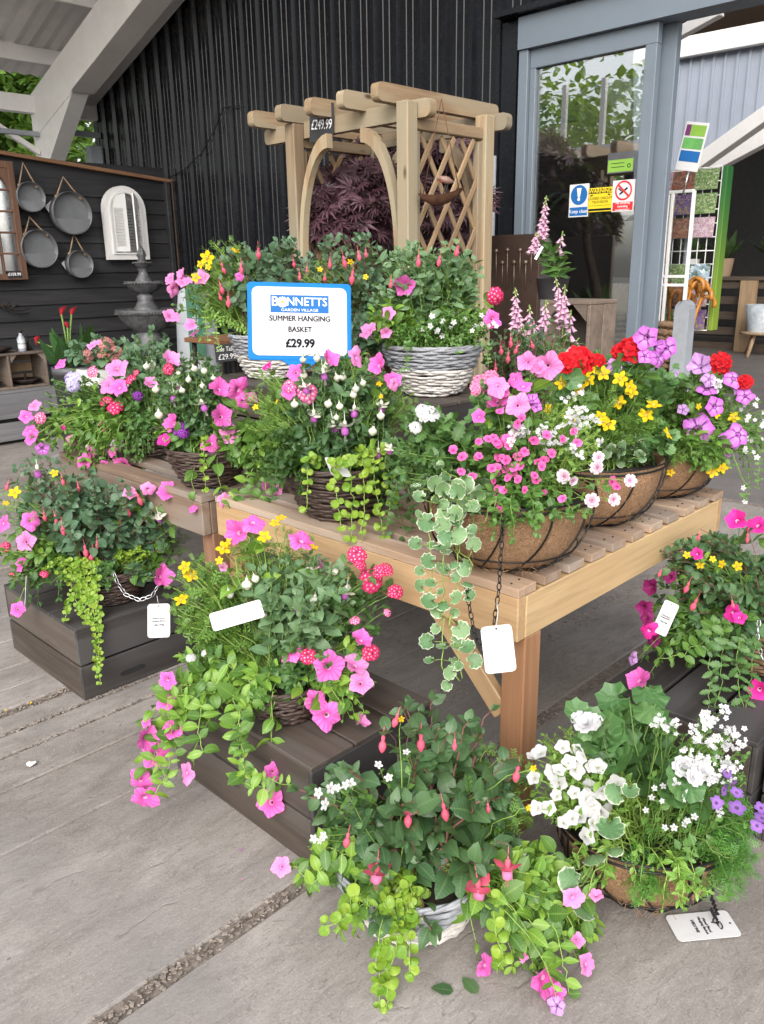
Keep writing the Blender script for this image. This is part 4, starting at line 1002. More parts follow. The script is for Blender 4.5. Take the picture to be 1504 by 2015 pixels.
# ------------------------------------------------------------------ dark wooden crates
def crate(label, x0, x1, y0, y1, z, h, hand=True, nb=2, along='x', holes=True, group='dark stained wooden crates'):
    "upturned slatted crate: two boards high, boards on top"
    t = thing('wooden_crate', label, 'crate', ((x0+x1)/2, (y0+y1)/2, z), group)
    th = .014; g = .009; mw, mwy = M['crate_wood'], M['crate_woodY']
    bh = (h-th-g*(nb-1)-.002)/nb
    for k in range(nb):
        zc = z+.001+bh/2+k*(bh+g)
        for y in (y0+th/2, y1-th/2): 
            o = plank('side_board', ((x0+x1)/2, y, zc), (x1-x0-2*th-.002, th, bh), mw, t, b=.002)
        for x in (x0+th/2, x1-th/2): plank('end_board', (x, (y0+y1)/2, zc), (th, y1-y0-.001, bh), mwy, t, b=.002)
    n = 3
    if along == 'x':
        bw_ = (y1-y0-.008*(n-1))/n
        for k in range(n): plank('top_board', ((x0+x1)/2, y0+bw_/2+k*(bw_+.008), z+h-th/2), (x1-x0, bw_, th), mw, t, b=.002)
    else:
        bw_ = (x1-x0-.012*(n-1))/n
        for k in range(n): plank('top_board', (x0+bw_/2+k*(bw_+.012), (y0+y1)/2, z+h-th/2), (bw_, y1-y0, th), mwy, t, b=.002)
    for x in (x0+th+.013, x1-th-.013):
        for y in (y0+th+.013, y1-th-.013): plank('corner_post', (x, y, z+(h-th)/2-.004), (.024, .024, h-th-.012), mw, t, b=.002)
    b_ = MB(); b_.box(((x0+x1)/2, (y0+y1)/2, z+h*.45), (x1-x0-.09, y1-y0-.09, h*.8)); b_.obj('dark_inside', M['dark_in'], t)
    return t
# left crate: long side recedes along Y; end boards face us
ca = at(167.6, 1380, Z=0); cbx = at(29, 1275, Z=0)
K1 = crate('dark wooden crate on the floor at the far left under a willow basket', cbx.x-.0, ca.x, ca.y, ca.y+.46, 0, .285, along='y')
# hand hole on the right hand face of the left crate
hh = MB(); pts = [(.022*math.cos(u)+(.03 if math.cos(u) > 0 else -.03), .011*math.sin(u)) for u in np.linspace(0, 2*PI, 20, endpoint=False)]
hp = at(262, 1318, X=ca.x)
hh.prism(pts, .012, Matrix(((0, 0, 1, ca.x-.0045), (1, 0, 0, hp.y), (0, 1, 0, hp.z), (0, 0, 0, 1)))); hh.obj('hand_hole', M['dark_in'], K1, Matrix())
cc = at(622, 1712, Z=0)
K2 = crate('dark wooden crate on the floor in front of the table carrying a willow basket', cc.x-.66, cc.x, cc.y, cc.y+.455, 0, .305)
rc = at(1301, 1389, Z=.3)
K3 = crate('dark wooden crate on the floor at the right edge under the rush basket', -1.05, -.6, rc.y-.01, rc.y+.66, 0, .3, along='y')
K3b = crate('second dark crate at the right edge beyond the slatted crate', -.585, -.14, rc.y+.02, rc.y+.66, 0, .3, along='y')
K4 = crate('dark wooden crate on top of the table under the grey and white basket', -2.53, -1.88, 2.16, 2.62, TZ+.0, .28)
K5 = crate('dark wooden crate on the left table under the rear grey basket', -3.24, -2.56, 2.1, 2.56, TZ+.0, .28)
# crates standing on end carrying the foxglove pot
YB = 4.15
xa, xb = at(1068, 640, Y=YB).x, at(1160, 640, Y=YB).x; ztop = at(1160, 592, Y=YB).z
for k, lab in enumerate(('grey brown crate standing on end beneath the tall foxglove pot', 'lower grey brown crate below the one with the foxglove pot')):
    h = ztop/2; z = h*(1-k)
    t = thing('upright_crate', lab, 'crate', ((xa+xb)/2, YB+.15, z), 'upright crates by the door')
    m_ = M['shelf_wood']
    plank('end_board', ((xa+xb)/2, YB+.15, z+h-.012), (xb-xa, .3, .022), m_, t); plank('end_board', ((xa+xb)/2, YB+.15, z+.012), (xb-xa, .3, .022), m_, t)
    for x in (xa+.012, xb-.012):
        for q in range(2): plank('side_board', (x, YB+.075+q*.15, z+h/2), (.022, .142, h-.048), m_, t)
    plank('back_board', ((xa+xb)/2, YB+.29, z+h/2), (xb-xa-.05, .014, h-.05), M['crate_wood'], t)
    for x, s in ((xa+.024, 1), (xb-.024, -1)):
        for zz, s2 in ((z+.024, 1), (z+h-.024, -1)):
            b_ = MB(); pts = [(x, zz), (x+s*.09, zz), (x, zz+s2*.09)]
            b_.prism(pts if s*s2 > 0 else pts[::-1], .018, Matrix(((1, 0, 0, 0), (0, 0, -1, YB+.012), (0, 1, 0, 0), (0, 0, 0, 1)))); b_.obj('corner_block', m_, t, Matrix())

# ------------------------------------------------------------------ the blue framed price sign
D = 2.62
A_, B_, C_, D_ = [at(x, y, d=d) for x, y, d in ((484, 557, D-.03), (692, 558, D+.02), (690, 713, D+.03), (491, 706, D-.02))]
ctr = (A_+B_+C_+D_)/4; xx = ((B_-A_)+(C_-D_)).normalized(); yy = ((A_-D_)+(B_-C_)); yy = (yy-xx*yy.dot(xx)).normalized(); zz = xx.cross(yy)
MS = basis_m(ctr, xx, yy, zz); sw, sh = ((B_-A_).length+(C_-D_).length)/2, ((A_-D_).length+(B_-C_).length)/2
sg = thing('price_sign', 'white price sign in a blue frame reading summer hanging basket', 'sign', ctr)
def rrect(w_, h_, r, n=5):
    out = []
    for cx, cy, a0 in ((w_/2-r, -h_/2+r, -PI/2), (w_/2-r, h_/2-r, 0), (-w_/2+r, h_/2-r, PI/2), (-w_/2+r, -h_/2+r, PI)):
        out += [(cx+r*math.cos(a0+u), cy+r*math.sin(a0+u)) for u in np.linspace(0, PI/2, n)]
    return out
b_ = MB(); b_.prism(rrect(sw, sh, .012), .01, Matrix()); b_.obj('frame', M['blue'], sg, MS)
b_ = MB(); b_.prism(rrect(sw*.985, sh*.98, .01), .012, Matrix()); b_.prism(rrect(sw*.93, sh*.905, .02), .0125, Matrix(), 0); b_.obj('frame_lip', M['blue'], sg, MS)
b_ = MB(); b_.prism(rrect(sw*.915, sh*.885, .02), .0015, Matrix.Translation((0, .0, .0072))); b_.obj('panel', plain('sign_white', (.56, .56, .58), .7, var=.01, bump=0), sg, MS)
zt_ = .0085
b_ = MB(); rect(b_, .0, sh*.225, sw*.56, sh*.225, zt_); b_.obj('logo_panel', M['blue_print'], sg, MS)
def sgt(body, size, x, y, mat, **k): return text(body, size, MS @ Matrix.Translation((x, y, zt_+.0006)), mat, sg, **k)
sgt('B', sh*.17, -sw*.238, sh*.25, M['white_ink'], bold=.0006); sgt('NNETTS', sh*.15, sw*.07, sh*.25, M['white_ink'], bold=.0004, sx=.95)
sgt('GARDEN VILLAGE', sh*.05, .0, sh*.145, M['white_ink'], sx=1.2)
b_ = MB(); dcx, dcy = -sw*.165, sh*.245
for k in range(14):
    th = 2*PI*k/14; q = Matrix.Rotation(th, 2); pts = [q @ V(p) for p in ((0, .002), (.0035, .011), (.0018, .0175), (-.0018, .0175), (-.0035, .011))]
    b_.add([(dcx+p.x, dcy+p.y, zt_+.001+.0001*k) for p in pts], [(0, 1, 2, 3, 4)], 0, False)
b_.obj('daisy_petals', M['white_ink'], sg, MS)
b_ = MB(); disc(b_, (dcx, dcy), .0052, zt_+.0028, n=14); b_.obj('daisy_centre', plain('daisy_yellow', (.6, .4, .05), .6, bump=0), sg, MS)

for dx_ in (-.0005, .0005): sgt('SUMMER HANGING', sh*.098, dx_, sh*.035+dx_*.5, M['ink'], sx=.92); sgt('BASKET', sh*.098, dx_, -sh*.105+dx_*.5, M['ink'], sx=.92)
sgt('£29.99', sh*.15, 0, -sh*.285, M['ink'], bold=.0014, sx=.92)
b_ = MB(); b_.prism([(-.06, 0), (.06, 0), (.02, -.03), (-.02, -.03)][::-1], .012, Matrix.Translation((0, -sh/2+.001, -.001))); b_.obj('holder', M['blue'], sg, MS)
b_ = MB(); p = MS @ V((0, -sh/2-.025, -.002)); b_.tube([p, V((p.x, p.y, TZ-.02))], .005, 6); b_.obj('stake', M['steel_grey'], sg)

a = at(446, 694, d=4.3)
ck = thing('chalk_sign', 'small hand lettered chalkboard reading side table 29.99', 'sign', a)
n_ = (EYE-a).normalized(); xx = V((0, 0, 1)).cross(n_).normalized(); yy = n_.cross(xx); MK = basis_m(a, xx, yy, n_) @ Matrix.Rotation(R(3), 4, 'Z')
k_ = depth(a)/FPX
link('board', cbox_mesh((44*k_, 34*k_, .005), M['slate'], .001), MK, ck)
text('Side Table', 12.5*k_, MK @ Matrix.Translation((0, 7*k_, .004)), M['white_ink'], ck, sx=.75, shear=.2); text('£29.99', 15*k_, MK @ Matrix.Translation((0, -8*k_, .004)), M['white_ink'], ck, sx=.85, shear=.15)
a2 = at(442, 672, d=4.4)
tb = thing('side_table', 'small brown topped side table behind the chalkboard sign', 'table', (a2.x, a2.y+.1, 0))
link('top', cbox_mesh((.34, .34, .025), wood('side_table_top', (.16, .07, .035), (.26, .13, .07), .5, False), .004), Matrix.Translation((a2.x-.12, a2.y+.1, a2.z)), tb)
for sx_ in (-.13, .13):
    for sy_ in (-.13, .13):
        b_ = MB(); b_.tube([(a2.x-.12+sx_, a2.y+.1+sy_, a2.z-.013), (a2.x-.12+sx_*1.15, a2.y+.1+sy_*1.15, 0)], .014, 7); b_.obj('leg', M['dark_iron'], tb)
# ------------------------------------------------------------------ leaf and flower shapes (templates)
def tmpl(vs_, tris, cols, slot=None):
    return (np.array(vs_, dtype=np.float32), np.array(tris, dtype=np.int32), np.array(cols, dtype=np.float32), slot)
def leaf_t(wf, ns=5, fold=.25, curl=.8, wave=.0, serr=0, ph=0):
    vs_, co_, tr = [], [], []; y = z = 0; th = -.15
    mids, ls, rs = [], [], []
    for i in range(ns+1):
        t = i/ns
        if i: y += math.cos(th)/ns; z -= math.sin(th)/ns; th += curl/ns
        hw = wf(t)
        if serr: hw *= 1+serr*(1 if i % 2 else -1)*(0 < i < ns)
        up = V((0, math.sin(th), math.cos(th)))
        mids.append(len(vs_)); vs_.append((0, y, z)); co_.append((0, t, 0))
        if 0 < i < ns:
            for sgn, L in ((-1, ls), (1, rs)):
                f = fold*hw+wave*math.sin(t*9+ph+sgn)
                L.append(len(vs_)); vs_.append((sgn*hw, y+up.y*f, z+up.z*f)); co_.append((1, t, 0))
    for i in range(ns):
        a, b = mids[i], mids[i+1]
        for L, fl in ((ls, False), (rs, True)):
            if i == 0: T = [(a, b, L[0])]
            elif i == ns-1: T = [(a, b, L[-1])]
            else: T = [(a, b, L[i]), (a, L[i], L[i-1])]
            tr += [t if fl is False else (t[0], t[2], t[1]) for t in T]
    # orient upwards
    tr = [(t[0], t[2], t[1]) if True else t for t in tr]
    fixed = []
    for t in tr:
        p = [V(vs_[k]) for k in t]; n = (p[1]-p[0]).cross(p[2]-p[0]); fixed.append(t if n.z >= 0 else (t[0], t[2], t[1]))
    return tmpl(vs_, fixed, co_)
def fan_t(n=16, lobes=7, amp=.09, cup=.12, notch=.75, fold=.035):
    "rounded scalloped leaf; stalk joins at the origin, blade spreads along +Y"
    vs_, co_, tr = [(0, .12, 0)], [(0, 0, 0)], []
    for ring, rr in ((0, .55), (1, 1.0)):
        for k in range(n):
            a = 2*PI*k/n; r = .5*rr*(1+amp*ring*math.cos(lobes*a))
            d = abs((a-PI+PI) % (2*PI)-PI)
            if k == 0: r *= 1-notch*(.6 if ring == 0 else 1)
            x, y = r*math.sin(a+PI), .42+r*math.cos(a+PI)
            vs_.append((x, y, cup*rr*rr*.5+fold*math.cos(lobes*a)*rr)); co_.append((.5 if ring == 0 else 1, k/n, 0))
    for k in range(n):
        k2 = (k+1) % n; a, b, c, d = 1+k, 1+k2, 1+n+k, 1+n+k2
        tr += [(0, a, b), (a, c, d), (a, d, b)]
    fixed = []
    for t in tr:
        p = [V(vs_[k]) for k in t]; n_ = (p[1]-p[0]).cross(p[2]-p[0]); fixed.append(t if n_.z >= 0 else (t[0], t[2], t[1]))
    return tmpl(vs_, fixed, co_)
def feather_t(pairs=4, wdt=.035, ln=.32, ang=.7, fork=True):
    vs_, co_, tr = [], [], []
    def strip(p, d, L, w_):
        d = d.normalized(); s = d.cross(V((0, 0, 1))); s = s.normalized()*w_; b = len(vs_)
        m = p+d*L*.55+V((0, 0, L*.06)); e = p+d*L
        for q in (p, m-s, m+s, e): vs_.append(tuple(q)); co_.append((.6, .5, 0))
        tr.extend([(b, b+2, b+1), (b+1, b+2, b+3)])
    strip(V((0, 0, 0)), V((0, 1, .1)), 1.0, wdt*.8)
    for k in range(pairs):
        t = .25+.62*k/max(1, pairs-1); p = V((0, t, .06*t))
        for s in (-1, 1):
            d = V((s*math.sin(ang), math.cos(ang), rnd(-.25, .3))); strip(p, d, ln*(1.15-.5*t)*rnd(.8, 1.2), wdt)
            if fork: strip(p+d*ln*.4, V((s*math.sin(ang+.6), math.cos(ang+.6), rnd(-.3, .3))), ln*.45, wdt*.8)
    fixed = []
    for t in tr:
        p = [V(vs_[k]) for k in t]; n = (p[1]-p[0]).cross(p[2]-p[0]); fixed.append(t if n.z >= 0 else (t[0], t[2], t[1]))
    return tmpl(vs_, fixed, co_)
def palm_t(lobes=7, w_=.085):
    vs_, co_, tr = [], [], []
    for k in range(lobes):
        a = (k-(lobes-1)/2)*.52; L = 1-.1*abs(k-(lobes-1)/2)**1.2; d = V((math.sin(a), math.cos(a), 0)); s = V((d.y, -d.x, 0))
        b = len(vs_)
        for q, e in ((V((0, 0, 0)), 0), (d*L*.45-s*w_+V((0, 0, .02)), 1), (d*L*.45+s*w_+V((0, 0, .02)), 1), (d*L+V((0, 0, -.18*L)), 1), (d*L*.5+V((0, 0, -.02)), 0)): vs_.append(tuple(q)); co_.append((e, .5, 0))
        tr += [(b, b+4, b+1), (b, b+2, b+4), (b+1, b+4, b+3), (b+4, b+2, b+3)]
    fixed = []
    for t in tr:
        p = [V(vs_[k]) for k in t]; n = (p[1]-p[0]).cross(p[2]-p[0]); fixed.append(t if n.z >= 0 else (t[0], t[2], t[1]))
    return tmpl(vs_, fixed, co_)
sn = lambda a, b, w_: (lambda t: w_*math.sin(PI*min(1, max(0, t**a)))**b if 0 < t < 1 else 0)
GREEN = {}
def kind(name, temps, mat): GREEN[name] = dict(t=temps, mat=mat, me=[])
L3 = lambda f: [f(k) for k in range(4)]
kind('petunia', L3(lambda k: leaf_t(sn(.85, .8, .27+.03*k), 6, .28, [.5, 1.0, 1.5, .2][k], .02, 0, k)), leaf_mat('petunia_leaf', (.055, .14, .025), (.12, .24, .04), (.2, .34, .07)))
kind('lime', L3(lambda k: leaf_t(sn(.8, .85, .2+.035*k), 6, .28, [.5, 1.0, 1.4, .2][k], .02, 0, k)), leaf_mat('lime_petunia_leaf', (.105, .25, .03), (.23, .39, .05), (.36, .5, .1)))
kind('fuchsia', L3(lambda k: leaf_t(sn(.75, .85, .25+.03*k), 6, .2, [.6, 1.1, .2, .9][k], .012, .06, k)), leaf_mat('fuchsia_leaf', (.042, .105, .042), (.09, .175, .068), (.14, .24, .1), rough=.4))
kind('fuchsia_blue', L3(lambda k: leaf_t(sn(.75, .75, .3+.03*k), 6, .15, [.6, 1.0, .2, .9][k], .012, .03, k)), leaf_mat('blue_green_fuchsia_leaf', (.062, .135, .075), (.115, .205, .115), (.16, .26, .14), rough=.45))
kind('fuchsia_pale', L3(lambda k: leaf_t(sn(.72, .9, .24+.03*k), 5, .2, [.6, 1.0, .2, .9][k], .01, .03, k)), leaf_mat('pale_fuchsia_leaf', (.1, .2, .095), (.17, .28, .135), (.23, .34, .17)))
kind('verbena', L3(lambda k: leaf_t(sn(.8, .7, .22+.03*k), 9, .2, [.5, 1.0, .2, .8][k], .02, .22, k)), leaf_mat('verbena_leaf', (.045, .125, .03), (.09, .19, .05), (.15, .27, .08)))
kind('jenny', L3(lambda k: fan_t(10, 3, .05, [.1, .6, -.5, .35][k], .3, .03)), leaf_mat('creeping_jenny_leaf', (.14, .29, .025), (.29, .42, .045), (.36, .47, .09), veins=3))
kind('ivy', L3(lambda k: fan_t(18, 9, .075, [.15, .5, -.3, .35][k], .85, .05)), leaf_mat('variegated_leaf', (.1, .22, .09), (.2, .33, .15), (.3, .42, .22), edge=(.66, .7, .54), veins=9, swirl=0))
kind('geranium', L3(lambda k: fan_t(21, 7, .09, [.15, .4, -.15, .3][k], .75, .06)), leaf_mat('geranium_leaf', (.065, .17, .05), (.13, .26, .085), (.2, .34, .13), veins=7, swirl=0))
kind('bidens', L3(lambda k: feather_t(4, .052, .36, .75)), leaf_mat('bidens_leaf', (.09, .2, .035), (.18, .32, .06), veins=0))
kind('fern', L3(lambda k: feather_t(5, .028, .34, .8)), leaf_mat('asparagus_fern_leaf', (.055, .19, .03), (.12, .3, .05), veins=0))
kind('small', L3(lambda k: leaf_t(sn(.8, .8, .32), 3, .2, .6, 0, 0, k)), leaf_mat('small_leaf', (.055, .15, .03), (.12, .24, .05), veins=0))
kind('small_lime', L3(lambda k: leaf_t(sn(.8, .8, .22), 3, .2, .6, 0, 0, k)), leaf_mat('narrow_lime_leaf', (.12, .26, .04), (.22, .38, .07), veins=0))
kind('maple', L3(lambda k: palm_t(7, .07+.01*k)), leaf_mat('purple_maple_leaf', (.06, .026, .04), (.13, .058, .08), (.1, .05, .06), trans=.12))
kind('lance', L3(lambda k: leaf_t(sn(.7, .8, .16+.03*k), 6, .25, [.5, 1.2, .9, .2][k], .015)), leaf_mat('foxglove_leaf', (.045, .12, .03), (.1, .2, .05)))
kind('calla', L3(lambda k: leaf_t(sn(.6, .8, .2), 6, .3, [.2, .6, .4, .1][k], .02)), leaf_mat('calla_leaf', (.02, .07, .02), (.045, .12, .035), rough=.3))
def mesh_np(name, v, f, c, mat, smooth=True):
    me = bpy.data.meshes.new(name); nv, nf = len(v), len(f)
    me.vertices.add(nv); me.vertices.foreach_set('co', np.ascontiguousarray(v, dtype=np.float32).ravel())
    me.loops.add(nf*3); me.loops.foreach_set('vertex_index', np.ascontiguousarray(f, dtype=np.int32).ravel())
    me.polygons.add(nf); me.polygons.foreach_set('loop_start', np.arange(0, nf*3, 3, dtype=np.int32))
    try: me.polygons.foreach_set('loop_total', np.full(nf, 3, dtype=np.int32))
    except Exception: pass
    me.polygons.foreach_set('use_smooth', np.full(nf, smooth, dtype=bool))
    a = me.attributes.new('col', 'FLOAT_COLOR', 'POINT')
    a.data.foreach_set('color', np.concatenate([c, np.ones((nv, 1), np.float32)], axis=1).astype(np.float32).ravel())
    me.materials.append(mat); me.update(calc_edges=True); me.validate(); return me
for k_, g_ in GREEN.items():
    for i, (v, f, c, _) in enumerate(g_['t']): g_['me'].append(mesh_np(k_+'_leaf', v, f, c, g_['mat']))
def merge(items, name, kindname):
    "join leaf placements [(variant, Matrix)] into one mesh"
    g_ = GREEN[kindname]; vs_, fs, cs = [], [], []; base = 0
    for var in range(4):
        ms = [m for vv, m in items if vv == var]
        if not ms: continue
        v, f, c, _ = g_['t'][var]; A = np.array([[list(r) for r in m] for m in ms], dtype=np.float32)
        W = np.einsum('kij,nj->kni', A[:, :3, :3], v)+A[:, None, :3, 3]; n = len(v); K = len(ms)
        vs_.append(W.reshape(-1, 3)); fs.append((f[None]+(np.arange(K)*n)[:, None, None]).reshape(-1, 3)+base)
        cc_ = np.repeat(c[None], K, 0).copy(); cc_[:, :, 2] = np.random.rand(K)[:, None]; cs.append(cc_.reshape(-1, 3)); base += K*n
    return mesh_np(name, np.concatenate(vs_), np.concatenate(fs), np.concatenate(cs), g_['mat'])

# flowers: local +Z faces out, unit radius 1
class FB:
    def __init__(s): s.v = []; s.f = []; s.c = []; s.m = []
    def ring_surface(s, rings, n, m=0, cols=None):
        b = len(s.v)
        for i, rg in enumerate(rings):
            for k in range(n): s.v.append(rg(k/n*2*PI)); s.c.append((cols[i], 0, 0))
        for i in range(len(rings)-1):
            for k in range(n):
                k2 = (k+1) % n; s.f += [(b+i*n+k, b+i*n+k2, b+(i+1)*n+k2), (b+i*n+k, b+(i+1)*n+k2, b+(i+1)*n+k)]; s.m += [m, m]
    def petal(s, M_, L, w_, m=0, cup=.15, ns=3, c0=.1, tip=.6):
        b = len(s.v)
        pts = [(0, 0, 0)]+[(sg*w_*math.sin(PI*(.25+.5*i/ns))*(1 if i < ns else tip), L*i/ns, cup*L*(i/ns)**2) for i in range(1, ns+1) for sg in (-1, 1)]
        for p in pts: q = M_ @ V(p); s.v.append(tuple(q)); s.c.append((c0+(1-c0)*min(1, p[1]/L if L else 0), 0, 0))
        s.f.append((b, b+2, b+1)); s.m.append(m)
        for i in range(ns-1): a = b+1+2*i; s.f += [(a, a+1, a+3), (a, a+3, a+2)]; s.m += [m, m]
    def mesh(s, name, mats):
        me = bpy.data.meshes.new(name); me.from_pydata([tuple(v) for v in s.v], [], s.f)
        for x in mats: me.materials.append(x)
        me.polygons.foreach_set('material_index', s.m); me.polygons.foreach_set('use_smooth', [True]*len(s.f))
        a = me.attributes.new('col', 'FLOAT_COLOR', 'POINT'); a.data.foreach_set('color', [x for c in s.c for x in (*c, 1)])
        me.update(); return me
def petunia_fb(seed, depth_=1.0, flop=0.0, ruf=1.0):
    r_ = random.Random(seed); b = FB(); n = 20
    lob = [r_.uniform(.9, 1.08) for _ in range(5)]; zo = [r_.uniform(-.3, .22) for _ in range(5)]; ph = r_.uniform(0, 6)
    def rg(r, z, am, rip=0):
        def f(a):
            i = int((a/(2*PI)*5) % 5); c = math.cos(5*(a-PI/5)); rr = r*(1+am*c)*(1+(lob[i]-1)*am*6)
            return (rr*math.cos(a), rr*math.sin(a), z+ruf*(zo[i]*r*.8+rip*math.sin(10*a+ph)+.05*math.sin(3*a+ph))*(r > .4)-flop*r*r*.45)
        return f
    b.ring_surface([rg(.05, -.8*depth_, 0), rg(.12, -.5*depth_, 0), rg(.21, -.24*depth_, .0), rg(.6, -.02, .05, .03), rg(1.0, .04, .13, .1)], n, 0, [0, .08, .2, .6, 1.0])
    b.ring_surface([rg(.235, -.27*depth_, 0), rg(.15, -.32*depth_, 0), rg(.08, -.75*depth_, 0), rg(.05, -1.15*depth_, 0)], 8, 1, [.9, .9, .9, .9])
    for k in range(5):
        a = k*2*PI/5; b.petal(Matrix.Translation((.05*math.cos(a), .05*math.sin(a), -1.12*depth_)) @ Matrix.Rotation(a-PI/2, 4, 'Z') @ Matrix.Rotation(1.1, 4, 'X'), .42, .07, 2, 0, 2)
    return b
def florets(b, pts, s, npet=5, w_=.42, eye=None, cup=.1, m=0):
    for p, nrm in pts:
        F = frame_z(V(p), V(nrm), rnd(0, 6))
        for k in range(npet): b.petal(F @ Matrix.Rotation(k*2*PI/npet, 4, 'Z') @ Matrix.Translation((0, s*.06, 0)), s, s*w_, m, cup, 2, 0.0, .75)
def dome(n, r=1.0, flat=.6, jit=.08):
    out = []
    for k in range(n):
        z = 1-(k+.5)/n*.95; ph = k*2.39996; rr = math.sqrt(max(0, 1-z*z)); d = V((rr*math.cos(ph), rr*math.sin(ph), z))
        out.append((V((d.x*r, d.y*r, (d.z-1)*r*flat))+rv(jit*r*.5), V((d.x*.9, d.y*.9, d.z+.35))))
    return out
P = {}
P['pink'] = petal_mat('pink_petunia', (.88, .2, .6), (.84, .13, .5), (.42, .04, .2), (.55, .03, .28), 15, .55, .1, .26)
P['hot'] = petal_mat('hot_pink_petunia', (.80, .045, .36), (.72, .03, .3), (.3, .02, .12), (.45, .01, .2), 15, .5)
P['light'] = petal_mat('light_pink_petunia', (.88, .34, .66), (.85, .25, .58), (.55, .1, .35), (.62, .1, .38), 15, .45)
P['pale'] = petal_mat('pale_pink_back', (.85, .42, .68), (.82, .34, .6), (.6, .2, .4), (.65, .18, .42), 15, .4)
P['star'] = petal_mat('purple_star_petunia', (.62, .17, .66), (.70, .33, .74), (.06, .01, .09), (.42, .05, .45), 15, .35, .16, .34, star=(.12, .015, .17))
P['mauve'] = petal_mat('mauve_petunia', (.58, .32, .66), (.66, .44, .72), (.1, .02, .14), (.4, .12, .45), 15, .4, .14, .3, star=(.2, .04, .26))
P['maroon'] = petal_mat('maroon_petunia', (.24, .02, .12), (.19, .015, .09), (.04, .004, .02), (.1, .005, .05), 15, .5)
P['cal'] = petal_mat('white_calibrachoa', (.66, .66, .66), (.62, .63, .6), (.5, .42, .06), None, t0=.1, t1=.24)
P['verb_red'] = petal_mat('red_verbena', (.78, .03, .16), (.8, .06, .22), (.95, .82, .84), t0=.1, t1=.3)
P['verb_pink'] = petal_mat('pink_verbena', (.8, .12, .36), (.82, .2, .42), (.95, .82, .84), t0=.12, t1=.5)
P['verb_white'] = petal_mat('white_verbena', (.7, .7, .71), (.66, .66, .68), (.7, .7, .5), t0=.1, t1=.2)
P['verb_lilac'] = petal_mat('lilac_verbena', (.48, .42, .76), (.74, .7, .86), (.75, .75, .6), t0=.05, t1=.15)
P['verb_purple'] = petal_mat('purple_verbena', (.22, .02, .32), (.26, .03, .36), (.5, .3, .6), t0=.1, t1=.3)
P['bid'] = petal_mat('yellow_bidens', (.86, .60, .01), (.82, .5, .01), (.55, .25, .01), t0=.1, t1=.25)
P['dia'] = petal_mat('pink_diascia', (.84, .17, .46), (.74, .08, .34), (.25, .02, .1), t0=.1, t1=.35)
P['ger_red'] = petal_mat('red_geranium', (.66, .012, .022), (.5, .008, .016), (.3, .01, .02), t0=.1, t1=.2)
P['ger_pink'] = petal_mat('pink_geranium', (.85, .3, .5), (.8, .22, .42), (.6, .1, .25), t0=.1, t1=.3)
P['whitepink'] = petal_mat('white_pink_double', (.76, .7, .73), (.66, .18, .42), (.45, .05, .2), t0=.05, t1=.3)
P['fred'] = petal_mat('fuchsia_red', (.78, .11, .2), (.8, .18, .27), (.6, .05, .1), t0=.02, t1=.1)
P['fpink'] = petal_mat('fuchsia_pink_corolla', (.82, .3, .5), (.8, .22, .42), (.7, .15, .3), t0=.02, t1=.1)
P['fwhite'] = petal_mat('fuchsia_white', (.78, .79, .62), (.82, .8, .72), (.5, .6, .3), t0=.05, t1=.3)
P['fpur'] = petal_mat('fuchsia_purple_corolla', (.42, .1, .5), (.55, .16, .5), (.5, .1, .4), t0=.02, t1=.1)
P['fox'] = petal_mat('foxglove_bell', (.7, .38, .58), (.72, .5, .62), (.72, .62, .6), t0=.05, t1=.3)
P['foxpale'] = petal_mat('foxglove_bud', (.62, .58, .36), (.6, .6, .32), (.4, .5, .2), t0=.05, t1=.3)
P['hyd'] = petal_mat('hydrangea', (.55, .13, .24), (.52, .24, .22), (.5, .42, .14), t0=.15, t1=.5)
P['calla'] = petal_mat('red_calla', (.62, .05, .07), (.55, .03, .05), (.4, .03, .03), t0=.05, t1=.3)
P['viola'] = petal_mat('purple_viola', (.3, .13, .5), (.38, .2, .58), (.2, .06, .3), t0=.1, t1=.3)
CAL = M['stem_green']; YEL = plain('stamen_yellow', (.5, .36, .06), .7, bump=0)
FL = {}
def reg(name, fbs, mats): FL[name] = [fb.mesh(name, mats) for fb in fbs]
for nm in ('pink', 'hot', 'light', 'star', 'mauve', 'maroon'):
    reg(nm, [petunia_fb(k*7+1, flop=[.1, .6, -.5, 1.1][k]) for k in range(4)], [P[nm], P['pale'] if nm in ('pink', 'light', 'hot') else P[nm], CAL])
reg('cal', [petunia_fb(90+k, .8, -.2, .35) for k in range(3)], [P['cal'], P['cal'], CAL])
def ver(seed, n=24):
    random.seed(seed); b = FB(); florets(b, dome(n, .82), .27, 5, .45)
    b.ring_surface([(lambda a, r=r, z=z: (r*math.cos(a), r*math.sin(a), z)) for r, z in ((.5, -.45), (.12, -.75))], 8, 1, [.5, .5]); return b
for nm in ('verb_red', 'verb_pink', 'verb_white', 'verb_lilac', 'verb_purple'): reg(nm, [ver(k) for k in range(3)], [P[nm], CAL])
def gerb(seed, n=15):
    random.seed(seed); b = FB(); florets(b, dome(n, .74, .8), .42, 5, .52, cup=.25); return b
for nm in ('ger_red', 'ger_pink'): reg(nm, [gerb(k+3) for k in range(3)], [P[nm], CAL])
def hyd(seed):
    random.seed(seed); b = FB(); florets(b, dome(46, .95, .85, .05), .2, 4, .5); return b
reg('hyd', [hyd(5), hyd(6)], [P['hyd']])
